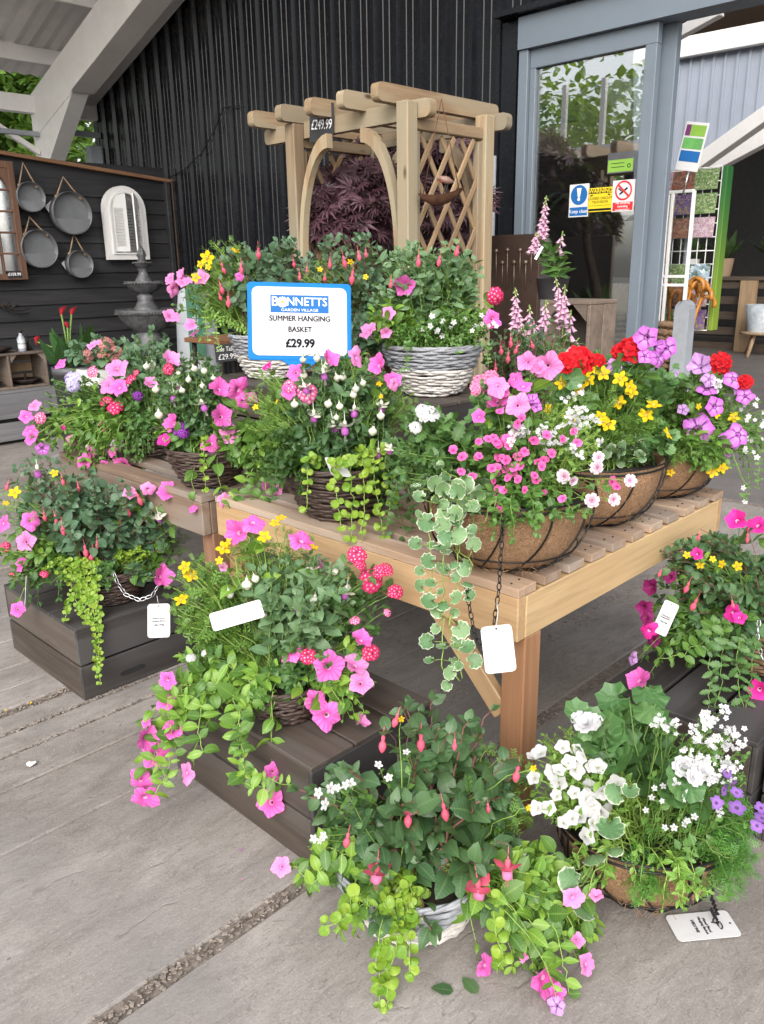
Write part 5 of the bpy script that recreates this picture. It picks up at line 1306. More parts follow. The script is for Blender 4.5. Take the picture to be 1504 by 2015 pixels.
def daisy(seed):
    random.seed(seed); b = FB()
    for k in range(5): b.petal(Matrix.Rotation(k*2*PI/5+rnd(-.1, .1), 4, 'Z') @ Matrix.Translation((0, .12, 0)) @ Matrix.Rotation(rnd(-.1, .15), 4, 'X'), .9, .33, 0, rnd(-.15, .2), 3, .2, .5)
    b.ring_surface([(lambda a, r=r, z=z: (r*math.cos(a), r*math.sin(a), z)) for r, z in ((.24, .02), (.2, .14), (.02, .18))], 8, 1, [.5, .5, .5]); return b
reg('bid', [daisy(k) for k in range(3)], [P['bid'], YEL])
def dia(seed):
    random.seed(seed); b = FB()
    for k, (a, L, w_) in enumerate(((PI, .95, .62), (PI*.62, .7, .34), (PI*1.38, .7, .34), (.45, .62, .34), (-.45, .62, .34))): b.petal(Matrix.Rotation(a, 4, 'Z') @ Matrix.Rotation(rnd(-.2, .1), 4, 'X'), L, w_, 0, .1, 3, .05, .8)
    return b
reg('dia', [dia(k) for k in range(3)], [P['dia']])
def flo5(seed, npet=5, w_=.38):
    random.seed(seed); b = FB(); florets(b, [(V((0, 0, 0)), V((0, 0, 1)))], .95, npet, w_, cup=.1); return b
reg('white5', [flo5(k) for k in range(2)], [P['verb_white']]); reg('viola', [flo5(k, 5, .52) for k in range(2)], [P['viola']])
def lob(seed):
    random.seed(seed); b = FB(); florets(b, [(rv(.45), V((rnd(-.6, .6), rnd(-.6, .6), 1))) for _ in range(6)], .38, 5, .42); return b
reg('lob', [lob(k) for k in range(3)], [P['verb_white']])
def dbl(seed):
    random.seed(seed); b = FB()
    for lay, (s, tilt) in enumerate(((.95, .1), (.75, .5), (.5, .9))):
        for k in range(6): b.petal(Matrix.Rotation(k*PI/3+lay*.5, 4, 'Z') @ Matrix.Rotation(tilt, 4, 'X'), s, s*.48, 0, .15, 2, .1, .85)
    return b
reg('double', [dbl(k) for k in range(3)], [P['whitepink']]); reg('doublewhite', [dbl(k+5) for k in range(3)], [P['verb_white']])
def fuch(open_, seed, fat=1.0, z0=0):
    "pendent flower: local -Z hangs down; about 1 unit long"
    random.seed(seed); b = FB(); n = 8
    rg = lambda r, z: (lambda a: (r*math.cos(a), r*math.sin(a), z))
    b.ring_surface([rg(.012, .25 if fat > 1 else .5), rg(.025, .05), rg(.09, 0), rg(.11, -.1), rg(.08, -.28)], n, 0, [.5]*5)
    if open_:
        for k in range(4): b.petal(Matrix.Translation((0, 0, -.28)) @ Matrix.Rotation(k*PI/2+.3, 4, 'Z') @ Matrix.Rotation(rnd(-.25, .15), 4, 'X') @ Matrix.Translation((0, .05, 0)), .46, .2, 0, rnd(.1, .4), 3, .3, .35)
        b.ring_surface([rg(.09, -.3), rg(.2, -.42), (lambda a: ((.2+.03*math.cos(4*a))*math.cos(a), (.2+.03*math.cos(4*a))*math.sin(a), -.62)), rg(.12, -.7)], n, 1, [.5]*4)
        for k in range(4): b.ring_surface([(lambda a, k=k: (.04*math.cos(k*1.6)+.007*math.cos(a), .04*math.sin(k*1.6)+.007*math.sin(a), -.6)), (lambda a, k=k: (.06*math.cos(k*1.6)+.007*math.cos(a), .06*math.sin(k*1.6)+.007*math.sin(a), -.98))], 3, 0, [.5, .5])
    else: b.ring_surface([rg(.08*fat, z0-.26), rg(.19*fat, z0-.42), rg(.2*fat, z0-.58), rg(.12*fat, z0-.78), rg(.01, z0-.9)], n, 0, [.6]*5)
    return b
reg('fuch_bud', [fuch(False, k) for k in range(2)], [P['fred'], P['fpink']]); reg('fuch_open', [fuch(True, k) for k in range(3)], [P['fred'], P['fpink']])
reg('fuchw_bud', [fuch(False, k, 1.75, .12) for k in range(2)], [P['fwhite'], P['fpur']]); reg('fuchw_open', [fuch(True, k+3) for k in range(3)], [P['fwhite'], P['fpur']])
def bell(seed):
    random.seed(seed); b = FB(); n = 8; rg = lambda r, z, x: (lambda a: (r*math.cos(a)+x, r*math.sin(a), z))
    b.ring_surface([rg(.08, 0, 0), rg(.17, -.15, .02), rg(.24, -.5, .1), rg(.26, -.8, .2), rg(.36, -.98, .26)], n, 0, [.3, .7, .8, .9, 1]); b.ring_surface([rg(.33, -.95, .26), rg(.2, -.6, .15)], n, 0, [.1, .0])
    return b
reg('bell', [bell(1), bell(2)], [P['fox']]); reg('bellbud', [bell(3)], [P['foxpale']])
NAME = dict(pink='petunia_flower', hot='petunia_flower', light='petunia_flower', star='petunia_flower', mauve='petunia_flower', maroon='petunia_flower', cal='calibrachoa_flower', verb_red='verbena_head', verb_pink='verbena_head', verb_white='verbena_head', verb_lilac='verbena_head', verb_purple='verbena_head',
            bid='bidens_flower', dia='diascia_flower', ger_red='geranium_head', ger_pink='geranium_head', white5='white_flower', lob='lobelia_cluster', viola='viola_flower', double='double_flower', doublewhite='double_flower', fuch_bud='fuchsia_bud', fuch_open='fuchsia_flower', fuchw_bud='fuchsia_bud', fuchw_open='fuchsia_flower', hyd='hydrangea_head', bell='bell', bellbud='bell')
HANG = ('fuch_bud', 'fuch_open', 'fuchw_bud', 'fuchw_open')
random.seed(11)

# ------------------------------------------------------------------ growing plants
def bez(p0, p1, p2, p3, n):
    out = []
    for i in range(n+1):
        t = i/n; s = 1-t; out.append(p0*(s*s*s)+p1*(3*s*s*t)+p2*(3*s*t*t)+p3*(t*t*t))
    return out
class Plant:
    def __init__(s, root, name, leafk, size, stem='stem_green', own=90, axis=None, D=None, rad=.2, rimz=None, soil=None):
        s.mixk = ('petunia', .38) if leafk == 'lime' else ('lime', .12) if leafk == 'petunia' else None
        s.root, s.name, s.k, s.size, s.own = root, name, leafk, size, own
        s.mb = MB(); s.leaves = []; s.flow = []; s.stem = M[stem]; s.axis, s.D, s.rad, s.rimz, s.soil = axis, D, rad, rimz, soil
    def leaf(s, p, d, up=None, size=None, kd=None):
        d = d.normalized(); tc = (EYE-p).normalized()
        up = up or (V((0, 0, .8))+tc*rnd(-.15, .75)+rv(.42))
        sz = (size or s.size)*rnd(.55, 1.22)
        if s.mixk and not kd and random.random() < s.mixk[1]: kd = s.mixk[0]
        s.leaves.append((kd or s.k, random.randrange(4), frame_yz(p, d, up) @ Matrix.Diagonal((sz, sz, sz, 1)), sz))
    def origin(s, tip):
        d = tip-s.axis; d.z = 0
        if d.length > 1e-4: d.normalize()
        return V((s.axis.x, s.axis.y, s.soil))+d*s.rad*rnd(.0, .55)+V((rnd(-.5, .5)*s.rad*.5, rnd(-.5, .5)*s.rad*.5, 0))
    def shoot(s, tip, n=8, start=.35, thick=.0018, tipset=True, size=None, droop=None, spread=1.0, leafy=True):
        o = s.origin(tip); L = (tip-o).length
        out = tip-o; out.z = 0; ol = out.length
        if tip.z > s.rimz-.01:
            p1 = o+V((0, 0, 1))*L*.35+out*.25; p2 = tip-(out*.3)-V((0, 0, L*.15))+V((0, 0, .05*L))
        else:
            od = out.normalized() if ol > 1e-4 else V((1, 0, 0))
            over = V((s.axis.x, s.axis.y, s.rimz+.05))+od*(s.rad*1.05+.02)
            p1 = lerp(o, over, .6)+V((0, 0, .07)); p2 = V((tip.x, tip.y, tip.z))+V((0, 0, min(.22, (s.rimz-tip.z)*.6+.06)))-od*.01
        pts = bez(o, p1, p2, tip, 9)
        pts = [p+(rv(.004) if 0 < i < 9 else V()) for i, p in enumerate(pts)]
        s.mb.tube(pts, [thick*(1.25-.6*i/9) for i in range(10)], 4)
        if not leafy: return pts
        az = rnd(0, 6)
        for k in range(n):
            t = start+(1-start)*(k+rnd(.0, .6))/n; f = t*9; i = min(8, int(f)); p = lerp(pts[i], pts[i+1], f-i); T = (pts[i+1]-pts[i]).normalized()
            az += PI/2+rnd(-.5, .5); a = T.orthogonal().normalized(); b = T.cross(a)
            for q in ((0, PI) if random.random() < .75 else (0,)):
                d = (a*math.cos(az+q)+b*math.sin(az+q))*spread+T*rnd(.3, .7)+V((0, 0, rnd(-.2, .15)))
                s.leaf(p, d, size=(size or s.size)*(1.1-.45*t if t > .8 else 1))
        if tipset:
            T = (pts[-1]-pts[-2]).normalized()
            for q in range(3): s.leaf(pts[-1], T+rv(.45), size=(size or s.size)*.5)
        return pts
    def push(s, p):
        "keep a hanging tip outside the container"
        if p.z < s.rimz+.01:
            h = p-s.axis; h.z = 0
            if h.length < s.rad*1.1: 
                tc = EYE-s.axis; tc.z = 0; tc.normalize(); h = h+tc*s.rad*.8
                h = h.normalized()*s.rad*rnd(1.08, 1.25); p = V((s.axis.x+h.x, s.axis.y+h.y, p.z))
        return p
    def region(s, cx, cy, rx, ry, n, dz=None, d0=0, nl=8, **k):
        dz = dz if dz is not None else rx*s.D/FPX
        n = int(n*(1.4 if s.D > 2.3 else 1.12))
        for _ in range(n):
            while True:
                u, v = rnd(-1, 1), rnd(-1, 1)
                if u*u+v*v < 1: break
            q = math.sqrt(1-u*u-v*v)
            tip = at(cx+u*rx, cy+v*ry, d=s.D+d0+rnd(-1, .75)*dz*q)
            if tip.z < .015: tip.z = rnd(.015, .05)
            s.shoot(s.push(tip), nl, **k)
    def flower(s, kd, x, y, px, d=None, stem=True, face=None, leaves=3):
        D_ = s.D if d is None else s.D+d
        p = at(x, y, d=D_)
        if d is None:
            # sit on the front of the foliage dome
            p = at(x, y, d=s.D-s.rad*rnd(.75, 1.05))
        if p.z < .03: p = at(x, y, Z=.035)
        sz = px/2*depth(p)/FPX
        out = p-s.axis; out.z *= .5
        if out.length > 1e-4: out.normalize()
        tc = (EYE-p).normalized()
        if kd in HANG:
            L = px*depth(p)/FPX; F = basis_m(p+V((0, 0, L*.45)), V((1, 0, 0)), V((0, 1, 0)), V((0, 0, 1))) @ Matrix.Rotation(rnd(-.3, .3), 4, 'X') @ Matrix.Rotation(rnd(-.3, .3), 4, 'Y') @ Matrix.Rotation(rnd(0, 6), 4, 'Z')
            sc_ = L; att = F @ V((0, 0, .55*L))
        else:
            nrm = face or (tc*.8+out*.4+V((0, 0, .12))+rv(.36)); F = frame_z(p, nrm, rnd(0, 6)); sc_ = sz
            att = p-nrm.normalized()*sz*(1.1 if kd in FL and NAME[kd] in ('petunia_flower',) else .3)
        me = random.choice(FL[kd]); s.flow.append((kd, me, F @ Matrix.Diagonal((sc_, sc_, sc_, 1))))
        if stem: s.shoot(s.push(att), leaves, start=.5, thick=.0014, tipset=False)
    def flowers(s, kd, lst, **k):
        for f in lst: s.flower(kd, f[0], f[1], f[2], **k)
    def scatter(s, kd, cx, cy, rx, ry, n, px, **k):
        for _ in range(n):
            while True:
                u, v = rnd(-1, 1), rnd(-1, 1)
                if u*u+v*v < 1: break
            s.flower(kd, cx+u*rx, cy+v*ry, px*rnd(.8, 1.2), **k)
    def trail(s, pts, dd, gap=.03, size=None, kd=None, pet=.0):
        "a hanging stem through photo points at depth D+dd with paired leaves"
        P_ = [at(x, y, d=s.D+(dd if not isinstance(dd, (list, tuple)) else dd[i])) for i, (x, y) in enumerate(pts)]
        o = s.origin(P_[0]); path = [o, V((P_[0].x, P_[0].y, max(P_[0].z, s.rimz)+.03))]+P_
        # resample
        seg = []
        for a, b in zip(path[:-1], path[1:]):
            n = max(1, int((b-a).length/.012)); seg += [lerp(a, b, i/n) for i in range(n)]
        seg.append(path[-1]); seg = [p+(rv(.003) if 0 < i < len(seg)-1 else V()) for i, p in enumerate(seg)]
        for i, p in enumerate(seg):
            if p.z < .012: p.z = .012
        s.mb.tube(seg, .0014, 4)
        acc = 0; side = 0
        for i in range(3, len(seg)):
            acc += (seg[i]-seg[i-1]).length
            if acc > gap*rnd(.75, 1.2):
                acc = 0; T = (seg[i]-seg[i-1]).normalized(); tc = (EYE-seg[i]).normalized(); a = T.cross(tc).normalized(); side += 1
                tp = 1-.45*max(0, i/len(seg)-.6)
                for sg in (-1, 1):
                    d = a*sg+tc*rnd(-.2, .6)+T*rnd(-.3, .3)+V((0, 0, rnd(-.1, .2)))
                    q = seg[i]+d.normalized()*pet
                    if pet: s.mb.tube([seg[i], q], .0009, 3)
                    s.leaf(q, d, up=tc*.9+V((0, 0, .5))+rv(.35), size=(size or s.size)*tp, kd=kd)
    def finish(s):
        o = s.mb.obj(s.name, s.stem, s.root, Matrix()) if s.mb.v else link(s.name, None, Matrix(), s.root)
        WM[o.name] = Matrix()
        # matrix_local of the plant keeps it in world space
        for kd, me, F in s.flow: link(NAME[kd], me, F, o)
        byk = {}
        for kd, var, Mx, sz in s.leaves: byk.setdefault(kd, []).append((var, Mx, sz))
        for kd, L in byk.items():
            n = min(len(L), int(s.own*len(L)/max(1, len(s.leaves)))+1)
            L.sort(key=lambda q: depth(q[1].translation)/(.6+q[2]/s.size*.4))
            for var, Mx, sz in L[:n]: link('leaf', GREEN[kd]['me'][var], Mx, o)
            if L[n:]: link('foliage', merge([(a, b) for a, b, _ in L[n:]], 'foliage', kd), Matrix(), o, 'stuff')
        return o
# ------------------------------------------------------------------ hanging baskets
GRP = 'planted hanging baskets'
def willow(label, cx, cy, z, r, h, mat, rows=13, mat2=None, rt=None, tilt=None):
    t = thing('hanging_basket', label, 'hanging basket', (cx, cy, z), GRP)
    pr = lambda s: (r*(.6+.4*min(1, s*1.05)**.75), z+.006+h*s)
    rt = rt or h/rows*.72
    def rows_(lo, hi, mt):
        b = MB(); n0 = int(rows*lo); n1 = int(rows*hi)
        for i in range(n0, n1):
            q, zz = pr((i+.5)/rows); ph = (i % 2)*PI; j1, j2 = rnd(0, 6), rnd(0, 6); n = 56; st = 14
            pts = []
            for k in range(n):
                th = 2*PI*k/n; rr = q+.0035*math.cos(st*th+ph)+.003*math.sin(2*th+j1)+rnd(-.0012, .0012)
                pts.append(V((cx+rr*math.cos(th), cy+rr*math.sin(th), zz+.003*math.sin(3*th+j2)+rnd(-.001, .001))))
            b.tube(pts, [rt*(.85+.3*math.sin(5*2*PI*k/n+j1)*.5+rnd(-.1, .1)) for k in range(n)], 5, closed=True)
        b.obj('weave', mt, t, Matrix(), kind='stuff')
    if mat2: rows_(0, .56, mat2); rows_(.56, 1, mat)
    else: rows_(0, 1, mat)
    b = MB()
    for k in range(3):
        pts = [V((cx+(r+.004*math.cos(7*a+k*2.1))*math.cos(a), cy+(r+.004*math.cos(7*a+k*2.1))*math.sin(a), z+h+.006+.004*math.sin(7*a+k*2.1))) for a in np.linspace(0, 2*PI, 64, endpoint=False)]
        b.tube(pts, .0052, 5, closed=True)
    b.obj('rim', mat, t, Matrix())
    b = MB(); b.lathe([(.001, z+.002), (r*.6, z+.002)]+[(pr(s)[0]-.009, pr(s)[1]) for s in (.2, .5, .8, .97)], 28, (cx, cy, 0)); b.obj('liner', M['dark_in'], t, Matrix())
    b = MB(); b.lathe([(.001, z+h*.93), (r*.6, z+h*.92), (r*.95, z+h*.86)], 24, (cx, cy, 0), wob=lambda a, zz: .02*math.sin(9*a)); b.obj('soil', M['soil'], t, Matrix())
    return t, V((cx, cy, z)), r, h
def coirb(label, cx, cy, z, r, h, tilt=0, taxis=0, seed=1):
    t = thing('hanging_basket', label, 'hanging basket', (cx, cy, z), 'coir lined wire hanging baskets')
    T = Matrix.Translation((cx, cy, z)) @ Matrix.Rotation(taxis, 4, 'Z') @ Matrix.Rotation(tilt, 4, 'Y') @ Matrix.Rotation(-taxis, 4, 'Z')
    rs = random.Random(seed); ph = [rs.uniform(0, 6) for _ in range(6)]
    pr = lambda s: (r*(.42+.58*math.sin(s*PI/2)**.8), .004+h*(1-math.cos(s*PI/2))**.85 if s > 0 else .004)
    S_ = [0, .06, .15, .3, .45, .6, .75, .88, 1.0]
    wob = lambda a, zz: .012*math.sin(5*a+ph[0]+zz*20)+.01*math.sin(11*a+ph[1]-zz*50)+.006*math.sin(23*a+ph[2]+zz*90)
    b = MB(); b.lathe([(.001, .004)]+[(pr(s)[0]-.006, pr(s)[1]+.002) for s in S_]+[(r*.97, h+.006), (r*.92, h-.01), (r*.9, h*.8)], 56, wob=wob); b.obj('coir_liner', M['coir'], t, T)
    b = MB()
    for _ in range(420):
        s = rs.uniform(.05, 1); a = rs.uniform(0, 6.28); q, zz = pr(s); p = V((q*math.cos(a), q*math.sin(a), zz))
        d = V((-math.sin(a), math.cos(a), 0))*rs.uniform(-1, 1)+V((0, 0, rs.uniform(-1, 1))); d = d.normalized()*rs.uniform(.012, .04); o = V((math.cos(a), math.sin(a), .2))*rs.uniform(.001, .006)
        b.tube([p, p+d*.5+o, p+d+o*.4], .0005, 3)
    b.obj('loose_fibre', M['coir_strand'], t, T, 'stuff')
    b = MB(); n = 12
    circ = lambda q, zz, k=48: [V((q*math.cos(a), q*math.sin(a), zz)) for a in np.linspace(0, 2*PI, k, endpoint=False)]
    b.tube(circ(r+.006, h), .0032, 6, closed=True); b.tube(circ(r+.004, h+.012), .0026, 6, closed=True); b.tube(circ(pr(.02)[0]+.004, .004), .003, 6, closed=True); b.tube(circ(pr(.42)[0]+.006, pr(.42)[1]), .0022, 6, closed=True)
    for k in range(n):
        for sg in ((1, -1) if seed == 4 else (1,)):
            pts = []
            for s in np.linspace(0, 1, 12):
                q, zz = pr(s); a = 2*PI*k/n+sg*.6*math.sin(s*PI/2); pts.append(V(((q+.006)*math.cos(a), (q+.006)*math.sin(a), zz)))
            b.tube(pts, .0027, 5)
    b.obj('wire_frame', M['wire'], t, T)
    b = MB(); b.lathe([(.001, h*.95), (r*.6, h*.94), (r*.93, h*.88)], 24, wob=lambda a, zz: .02*math.sin(9*a)); b.obj('soil', M['soil'], t, T)
    return t, V((cx, cy, z)), r, h
def chain(root, pts, mat, L=.017, wr=.0015, wd=.0045):
    pts = [V(p) for p in pts]; d = [0]
    for a, b in zip(pts[:-1], pts[1:]): d.append(d[-1]+(b-a).length)
    n = int(d[-1]/(L*.78)); mb = MB()
    def atd(s):
        for i in range(len(pts)-1):
            if s <= d[i+1]+1e-9: return lerp(pts[i], pts[i+1], (s-d[i])/max(1e-9, d[i+1]-d[i])), (pts[i+1]-pts[i]).normalized()
        return pts[-1], (pts[-1]-pts[-2]).normalized()
    for k in range(n):
        p, T = atd((k+.5)*d[-1]/n); F = frame_yz(p, T, V((1, .2, .3)) if k % 2 else V((.1, -1, .4)))
        ring_ = [F @ V((wd*math.cos(a), L*.5*math.sin(a), 0)) for a in np.linspace(0, 2*PI, 10, endpoint=False)]
        mb.tube(ring_, wr, 4, closed=True)
    return mb.obj('hanging_chain', mat, root, Matrix())
def wtag(label, corners, lines=None, hole=True, string=None, lay=False):
    "rounded white plastic plant label; corners top-left, top-right, bottom-right, bottom-left in the world"
    a, b_, c, d = corners; ctr = (a+b_+c+d)/4; x = ((b_-a)+(c-d)).normalized(); y = ((a-d)+(b_-c)); y = (y-x*y.dot(x)).normalized(); z = x.cross(y)
    F = basis_m(ctr, x, y, z); w_ = ((b_-a).length+(c-d).length)/2; h_ = ((a-d).length+(b_-c).length)/2
    t = thing('plant_label', label, 'plant label', ctr, 'white plastic plant labels')
    m_ = MB(); P_ = rrect(w_, h_, min(w_, h_)*.14); n = len(P_)
    bend = lambda p: .0+.05*(p[0]/w_)**2*w_
    vs_ = [(x_, y_, bend((x_, y_))) for x_, y_ in P_]+[(x_, y_, bend((x_, y_))+.0012) for x_, y_ in P_]
    mid0, mid1 = len(vs_), len(vs_)+1; vs_ += [(0, 0, 0), (0, 0, .0012)]
    m_.add(vs_, [(k, mid0, (k+1) % n) for k in range(n)]+[(n+k, n+(k+1) % n, mid1) for k in range(n)]+[(k, (k+1) % n, n+(k+1) % n, n+k) for k in range(n)], 0, False)
    m_.obj('card', M['white'], t, F)
    if hole: g = MB(); disc(g, (0, h_*.43), w_*.035, .0018, n=10); g.obj('hole', M['ink'], t, F)
    for body, yy, s in lines or []: text(body, s*w_, F @ Matrix.Translation((0, yy*h_, .0022)), M['ink'], t, sx=.9)
    if string:
        m_ = MB(); m_.tube([F @ V((0, h_*.43, .001))]+string, .0009, 4); m_.obj('string', M['white'], t)
    return t
def mk(b, name, leafk, size, stem='stem_green', own=90):
    t, c, r, h = b; ax = V((c.x, c.y, c.z)); top = c+V((0, 0, h))
    return Plant(t, name, leafk, size, stem, own, ax, depth(top), r, c.z+h, c.z+h*.92)
LBL = [('Mixed Floral\nHanging Basket', .03, .12), ('HB21948', -.13, .14)]

# ---- basket on the centre crate (dark willow, trailing lime petunias)
b = willow('dark willow basket on the front crate with trailing lime petunias and pink flowers', -1.613, 1.237, .305, .116, .108, M['wicker_dark'], 12)
p = mk(b, 'petunia_plant', 'lime', .06, 'stem_lime', 170)
p.region(440, 1330, 95, 90, 19, .12, -.02, nl=6); p.region(400, 1260, 70, 60, 9, .1, nl=6); p.region(345, 1400, 60, 70, 8, .1, -.04, nl=6)
p.region(690, 1370, 45, 70, 12, .08, -.05, size=.035, nl=7)
p.trail([(450, 1330), (465, 1400), (470, 1480), (480, 1540), (520, 1550)], [-.1, -.13, -.15, -.17, -.17], .022, .05)
p.trail([(400, 1360), (390, 1430), (400, 1480)], [-.1, -.14, -.16], .02, .055); p.trail([(360, 1380), (320, 1440), (300, 1500), (330, 1530)], [-.08, -.1, -.12, -.12], .022, .04)
p.trail([(480, 1530), (540, 1535), (575, 1545)], [-.17, -.16, -.15], .018, .03); p.trail([(340, 1480), (320, 1540), (300, 1570)], [-.1, -.12, -.12], .02, .04)
p.flowers('pink', [(467, 1048, 50), (498, 1025, 46), (595, 1060, 54), (648, 1312, 60), (625, 1380, 50), (644, 1409, 56), (329, 1339, 36), (341, 1436, 40), (289, 1452, 46), (308, 1485, 54), (275, 1539, 46), (285, 1574, 54), (531, 1580, 56), (537, 1520, 36), (287, 1421, 20), (327, 1378, 42), (574, 1279, 46), (712, 1258, 40)])
p.flowers('light', [(638, 1111, 38), (700, 1308, 46), (710, 1343, 46), (364, 1522, 42), (712, 1419, 30), (440, 1116, 18)])
p.finish()
p = mk(b, 'fuchsia_plant', 'fuchsia_pale', .05, 'stem_green', 110)
p.region(600, 1165, 105, 75, 48, .13, -.05, nl=6); p.flowers('fuchw_bud', [(487, 1151, 32), (621, 1184, 32), (610, 1122, 26), (450, 1170, 26), (520, 1211, 26), (658, 1126, 22), (500, 1140, 24)]); p.flower('fuchw_open', 683, 1170, 38); p.flower('fuchw_open', 590, 1200, 30)
p.finish()
p = mk(b, 'bidens_plant', 'bidens', .045, 'stem_lime', 70)
p.region(395, 1185, 58, 85, 70, .1, -.02, nl=8); p.region(540, 1080, 110, 40, 22, .1, .05, nl=7)
p.flowers('bid', [(520, 1056, 28), (440, 1079, 30), (376, 1132, 30), (364, 1116, 28), (357, 1180, 30), (541, 1029, 22), (553, 1019, 24), (432, 1103, 18), (618, 1076, 20), (449, 1067, 20), (362, 1175, 22)]); p.finish()
p = mk(b, 'verbena_plant', 'verbena', .04, 'stem_green', 70)
p.region(730, 1190, 60, 70, 22, .08, .05, nl=7); p.region(590, 1310, 60, 40, 12, .05, -.1, nl=6)
p.flowers('verb_red', [(700, 1091, 42), (733, 1141, 52), (609, 1287, 38), (731, 1283, 38), (780, 1161, 34), (764, 1116, 32), (714, 1108, 30), (745, 1125, 30)]); p.flowers('verb_pink', [(698, 1217, 24), (765, 1205, 18)]); p.flowers('verb_white', [(376, 1290, 24), (398, 1284, 16)]); p.finish()
dd = depth(V((-1.613, 1.237, .42)))-.14
wtag('blank white plant label lying across the pale fuchsia in the front crate basket', [at(408, 1208, d=dd), at(512, 1180, d=dd+.02), at(522, 1212, d=dd+.02), at(424, 1243, d=dd)], hole=False)

# ---- left crate basket
b = willow('dark willow basket on the far left crate with blue green fuchsia and creeping jenny', -2.81, 1.345, .285, .165, .13, M['wicker_dark'], 14)
p = mk(b, 'fuchsia_plant', 'fuchsia_blue', .055, 'stem_red', 200)
p.region(170, 1015, 130, 90, 105, .17, -.04, nl=6); p.region(90, 940, 70, 45, 22, .14, .05, nl=6, size=.04); p.region(280, 1050, 60, 70, 24, .1, nl=6)
p.flowers('fuch_bud', [(88, 1018, 24), (110, 1025, 26), (124, 1043, 28), (123, 947, 20), (272, 985, 28), (154, 960, 18), (183, 1097, 30), (168, 1085, 28), (18, 958, 20), (192, 1073, 20), (254, 1010, 20)]); p.flowers('fuchw_open', [(75, 931, 36), (312, 1022, 30)]); p.finish()
p = mk(b, 'petunia_plant', 'petunia', .05, 'stem_lime', 60)
p.region(60, 1080, 60, 50, 14, .1, -.1, nl=6); p.region(320, 1080, 30, 60, 10, .08, nl=6)
p.flowers('pink', [(3, 1029, 36), (61, 1024, 38), (40, 1109, 36), (331, 967, 40), (362, 993, 38), (34, 1198, 30), (318, 1134, 44)]); p.flowers('light', [(50, 1066, 38), (292, 964, 28), (255, 970, 26)]); p.flowers('hot', [(381, 1014, 30)]); p.finish()
p = mk(b, 'bidens_plant', 'bidens', .04, 'stem_lime', 40)
p.region(40, 1000, 40, 55, 26, .1, .03, nl=7); p.region(345, 1075, 25, 35, 10, .06, .1, nl=6); p.flowers('bid', [(29, 969, 26), (107, 931, 18), (12, 990, 14)]); p.finish()
p = mk(b, 'creeping_jenny', 'jenny', .021, 'stem_lime', 170)
for x0, x1_, y1_ in ((150, 152, 1200), (165, 172, 1250), (180, 192, 1310), (172, 178, 1230), (190, 196, 1345), (158, 165, 1215), (140, 125, 1225)): p.trail([(x0, 1120), (x0+2, 1160), (lerp(x0, x1_, .6), lerp(1160, y1_, .5)), (x1_, y1_)], [-.17, -.19, -.2, -.2], .016)
p.region(140, 1120, 55, 25, 26, .06, -.13, nl=7); p.region(260, 1090, 35, 16, 14, .05, -.1, nl=6); p.finish()
p = mk(b, 'verbena_plant', 'verbena', .038, 'stem_green', 50)
p.region(70, 1150, 60, 40, 16, .08, -.1, nl=6); p.region(205, 1125, 25, 30, 8, .04, -.14, nl=6); p.flowers('verb_red', [(12, 1076, 22), (88, 1126, 20), (22, 1133, 12)]); p.finish()
dch = depth(V((-2.81, 1.345, .41)))-.16
chain(b[0], [at(224, 1127, d=dch), at(232, 1148, d=dch), at(248, 1170, d=dch), at(275, 1181, d=dch), at(300, 1172, d=dch+.01), at(313, 1150, d=dch+.03), at(321, 1112, d=dch+.06)], M['chain_silver'], .026, .0018, .006)
wtag('white plant label with small print hanging from the silver chain on the left crate', [at(288, 1189, d=dch), at(333, 1187, d=dch+.02), at(337, 1254, d=dch+.02), at(293, 1255, d=dch)], LBL, string=[at(309, 1172, d=dch+.01)])
wtag('thin edge on white plant label at the left of the far left basket', [at(50, 1135, d=dch-.05), at(57, 1133, d=dch+.03), at(55, 1198, d=dch+.03), at(49, 1192, d=dch-.05)], hole=False)

# ---- left table baskets
b = willow('dark willow basket at the far end of the left table smothered in pink petunias', -3.12, 1.78, TZ, .16, .13, M['wicker_dark'], 13)
p = mk(b, 'petunia_plant', 'petunia', .042, 'stem_lime', 110)
p.region(130, 840, 75, 55, 30, .16, -.05, nl=8, size=.036); p.region(190, 885, 65, 40, 24, .1, -.12, nl=7); p.region(150, 800, 70, 50, 16, .16, nl=7)
p.flowers('light', [(184, 676, 30), (229, 723, 44), (211, 756, 36), (67, 796, 26), (297, 754, 26), (139, 872, 28)]); p.flowers('pink', [(233, 761, 36), (117, 714, 26), (51, 818, 28), (57, 847, 28), (170, 897, 36), (165, 908, 30), (243, 917, 40), (224, 889, 22), (58, 862, 26), (62, 858, 22), (180, 888, 24), (205, 915, 20)]); p.flowers('hot', [(201, 835, 24), (122, 842, 12)]); p.flowers('star', [(83, 884, 26)]); p.finish()
p = mk(b, 'verbena_plant', 'verbena', .036, 'stem_green', 110)
p.region(230, 800, 70, 60, 40, .14, -.05, nl=7); p.region(270, 870, 40, 50, 18, .1, -.12, nl=7); p.region(140, 770, 50, 30, 14, .1, nl=6)
p.flowers('verb_red', [(251, 744, 30), (226, 796, 36), (206, 784, 28), (266, 732, 14)]); p.flowers('verb_pink', [(77, 821, 26), (178, 730, 26)]); p.flowers('verb_lilac', [(138, 742, 36), (143, 760, 28)]); p.flowers('verb_purple', [(273, 777, 22)]); p.finish()
p = mk(b, 'fuchsia_plant', 'fuchsia_blue', .042, 'stem_green', 90)
p.region(290, 680, 60, 35, 30, .14, .15, nl=6); p.region(260, 720, 40, 40, 16, .1, .1, nl=6); p.flowers('fuchw_bud', [(290, 722, 20), (300, 720, 22)]); p.finish()
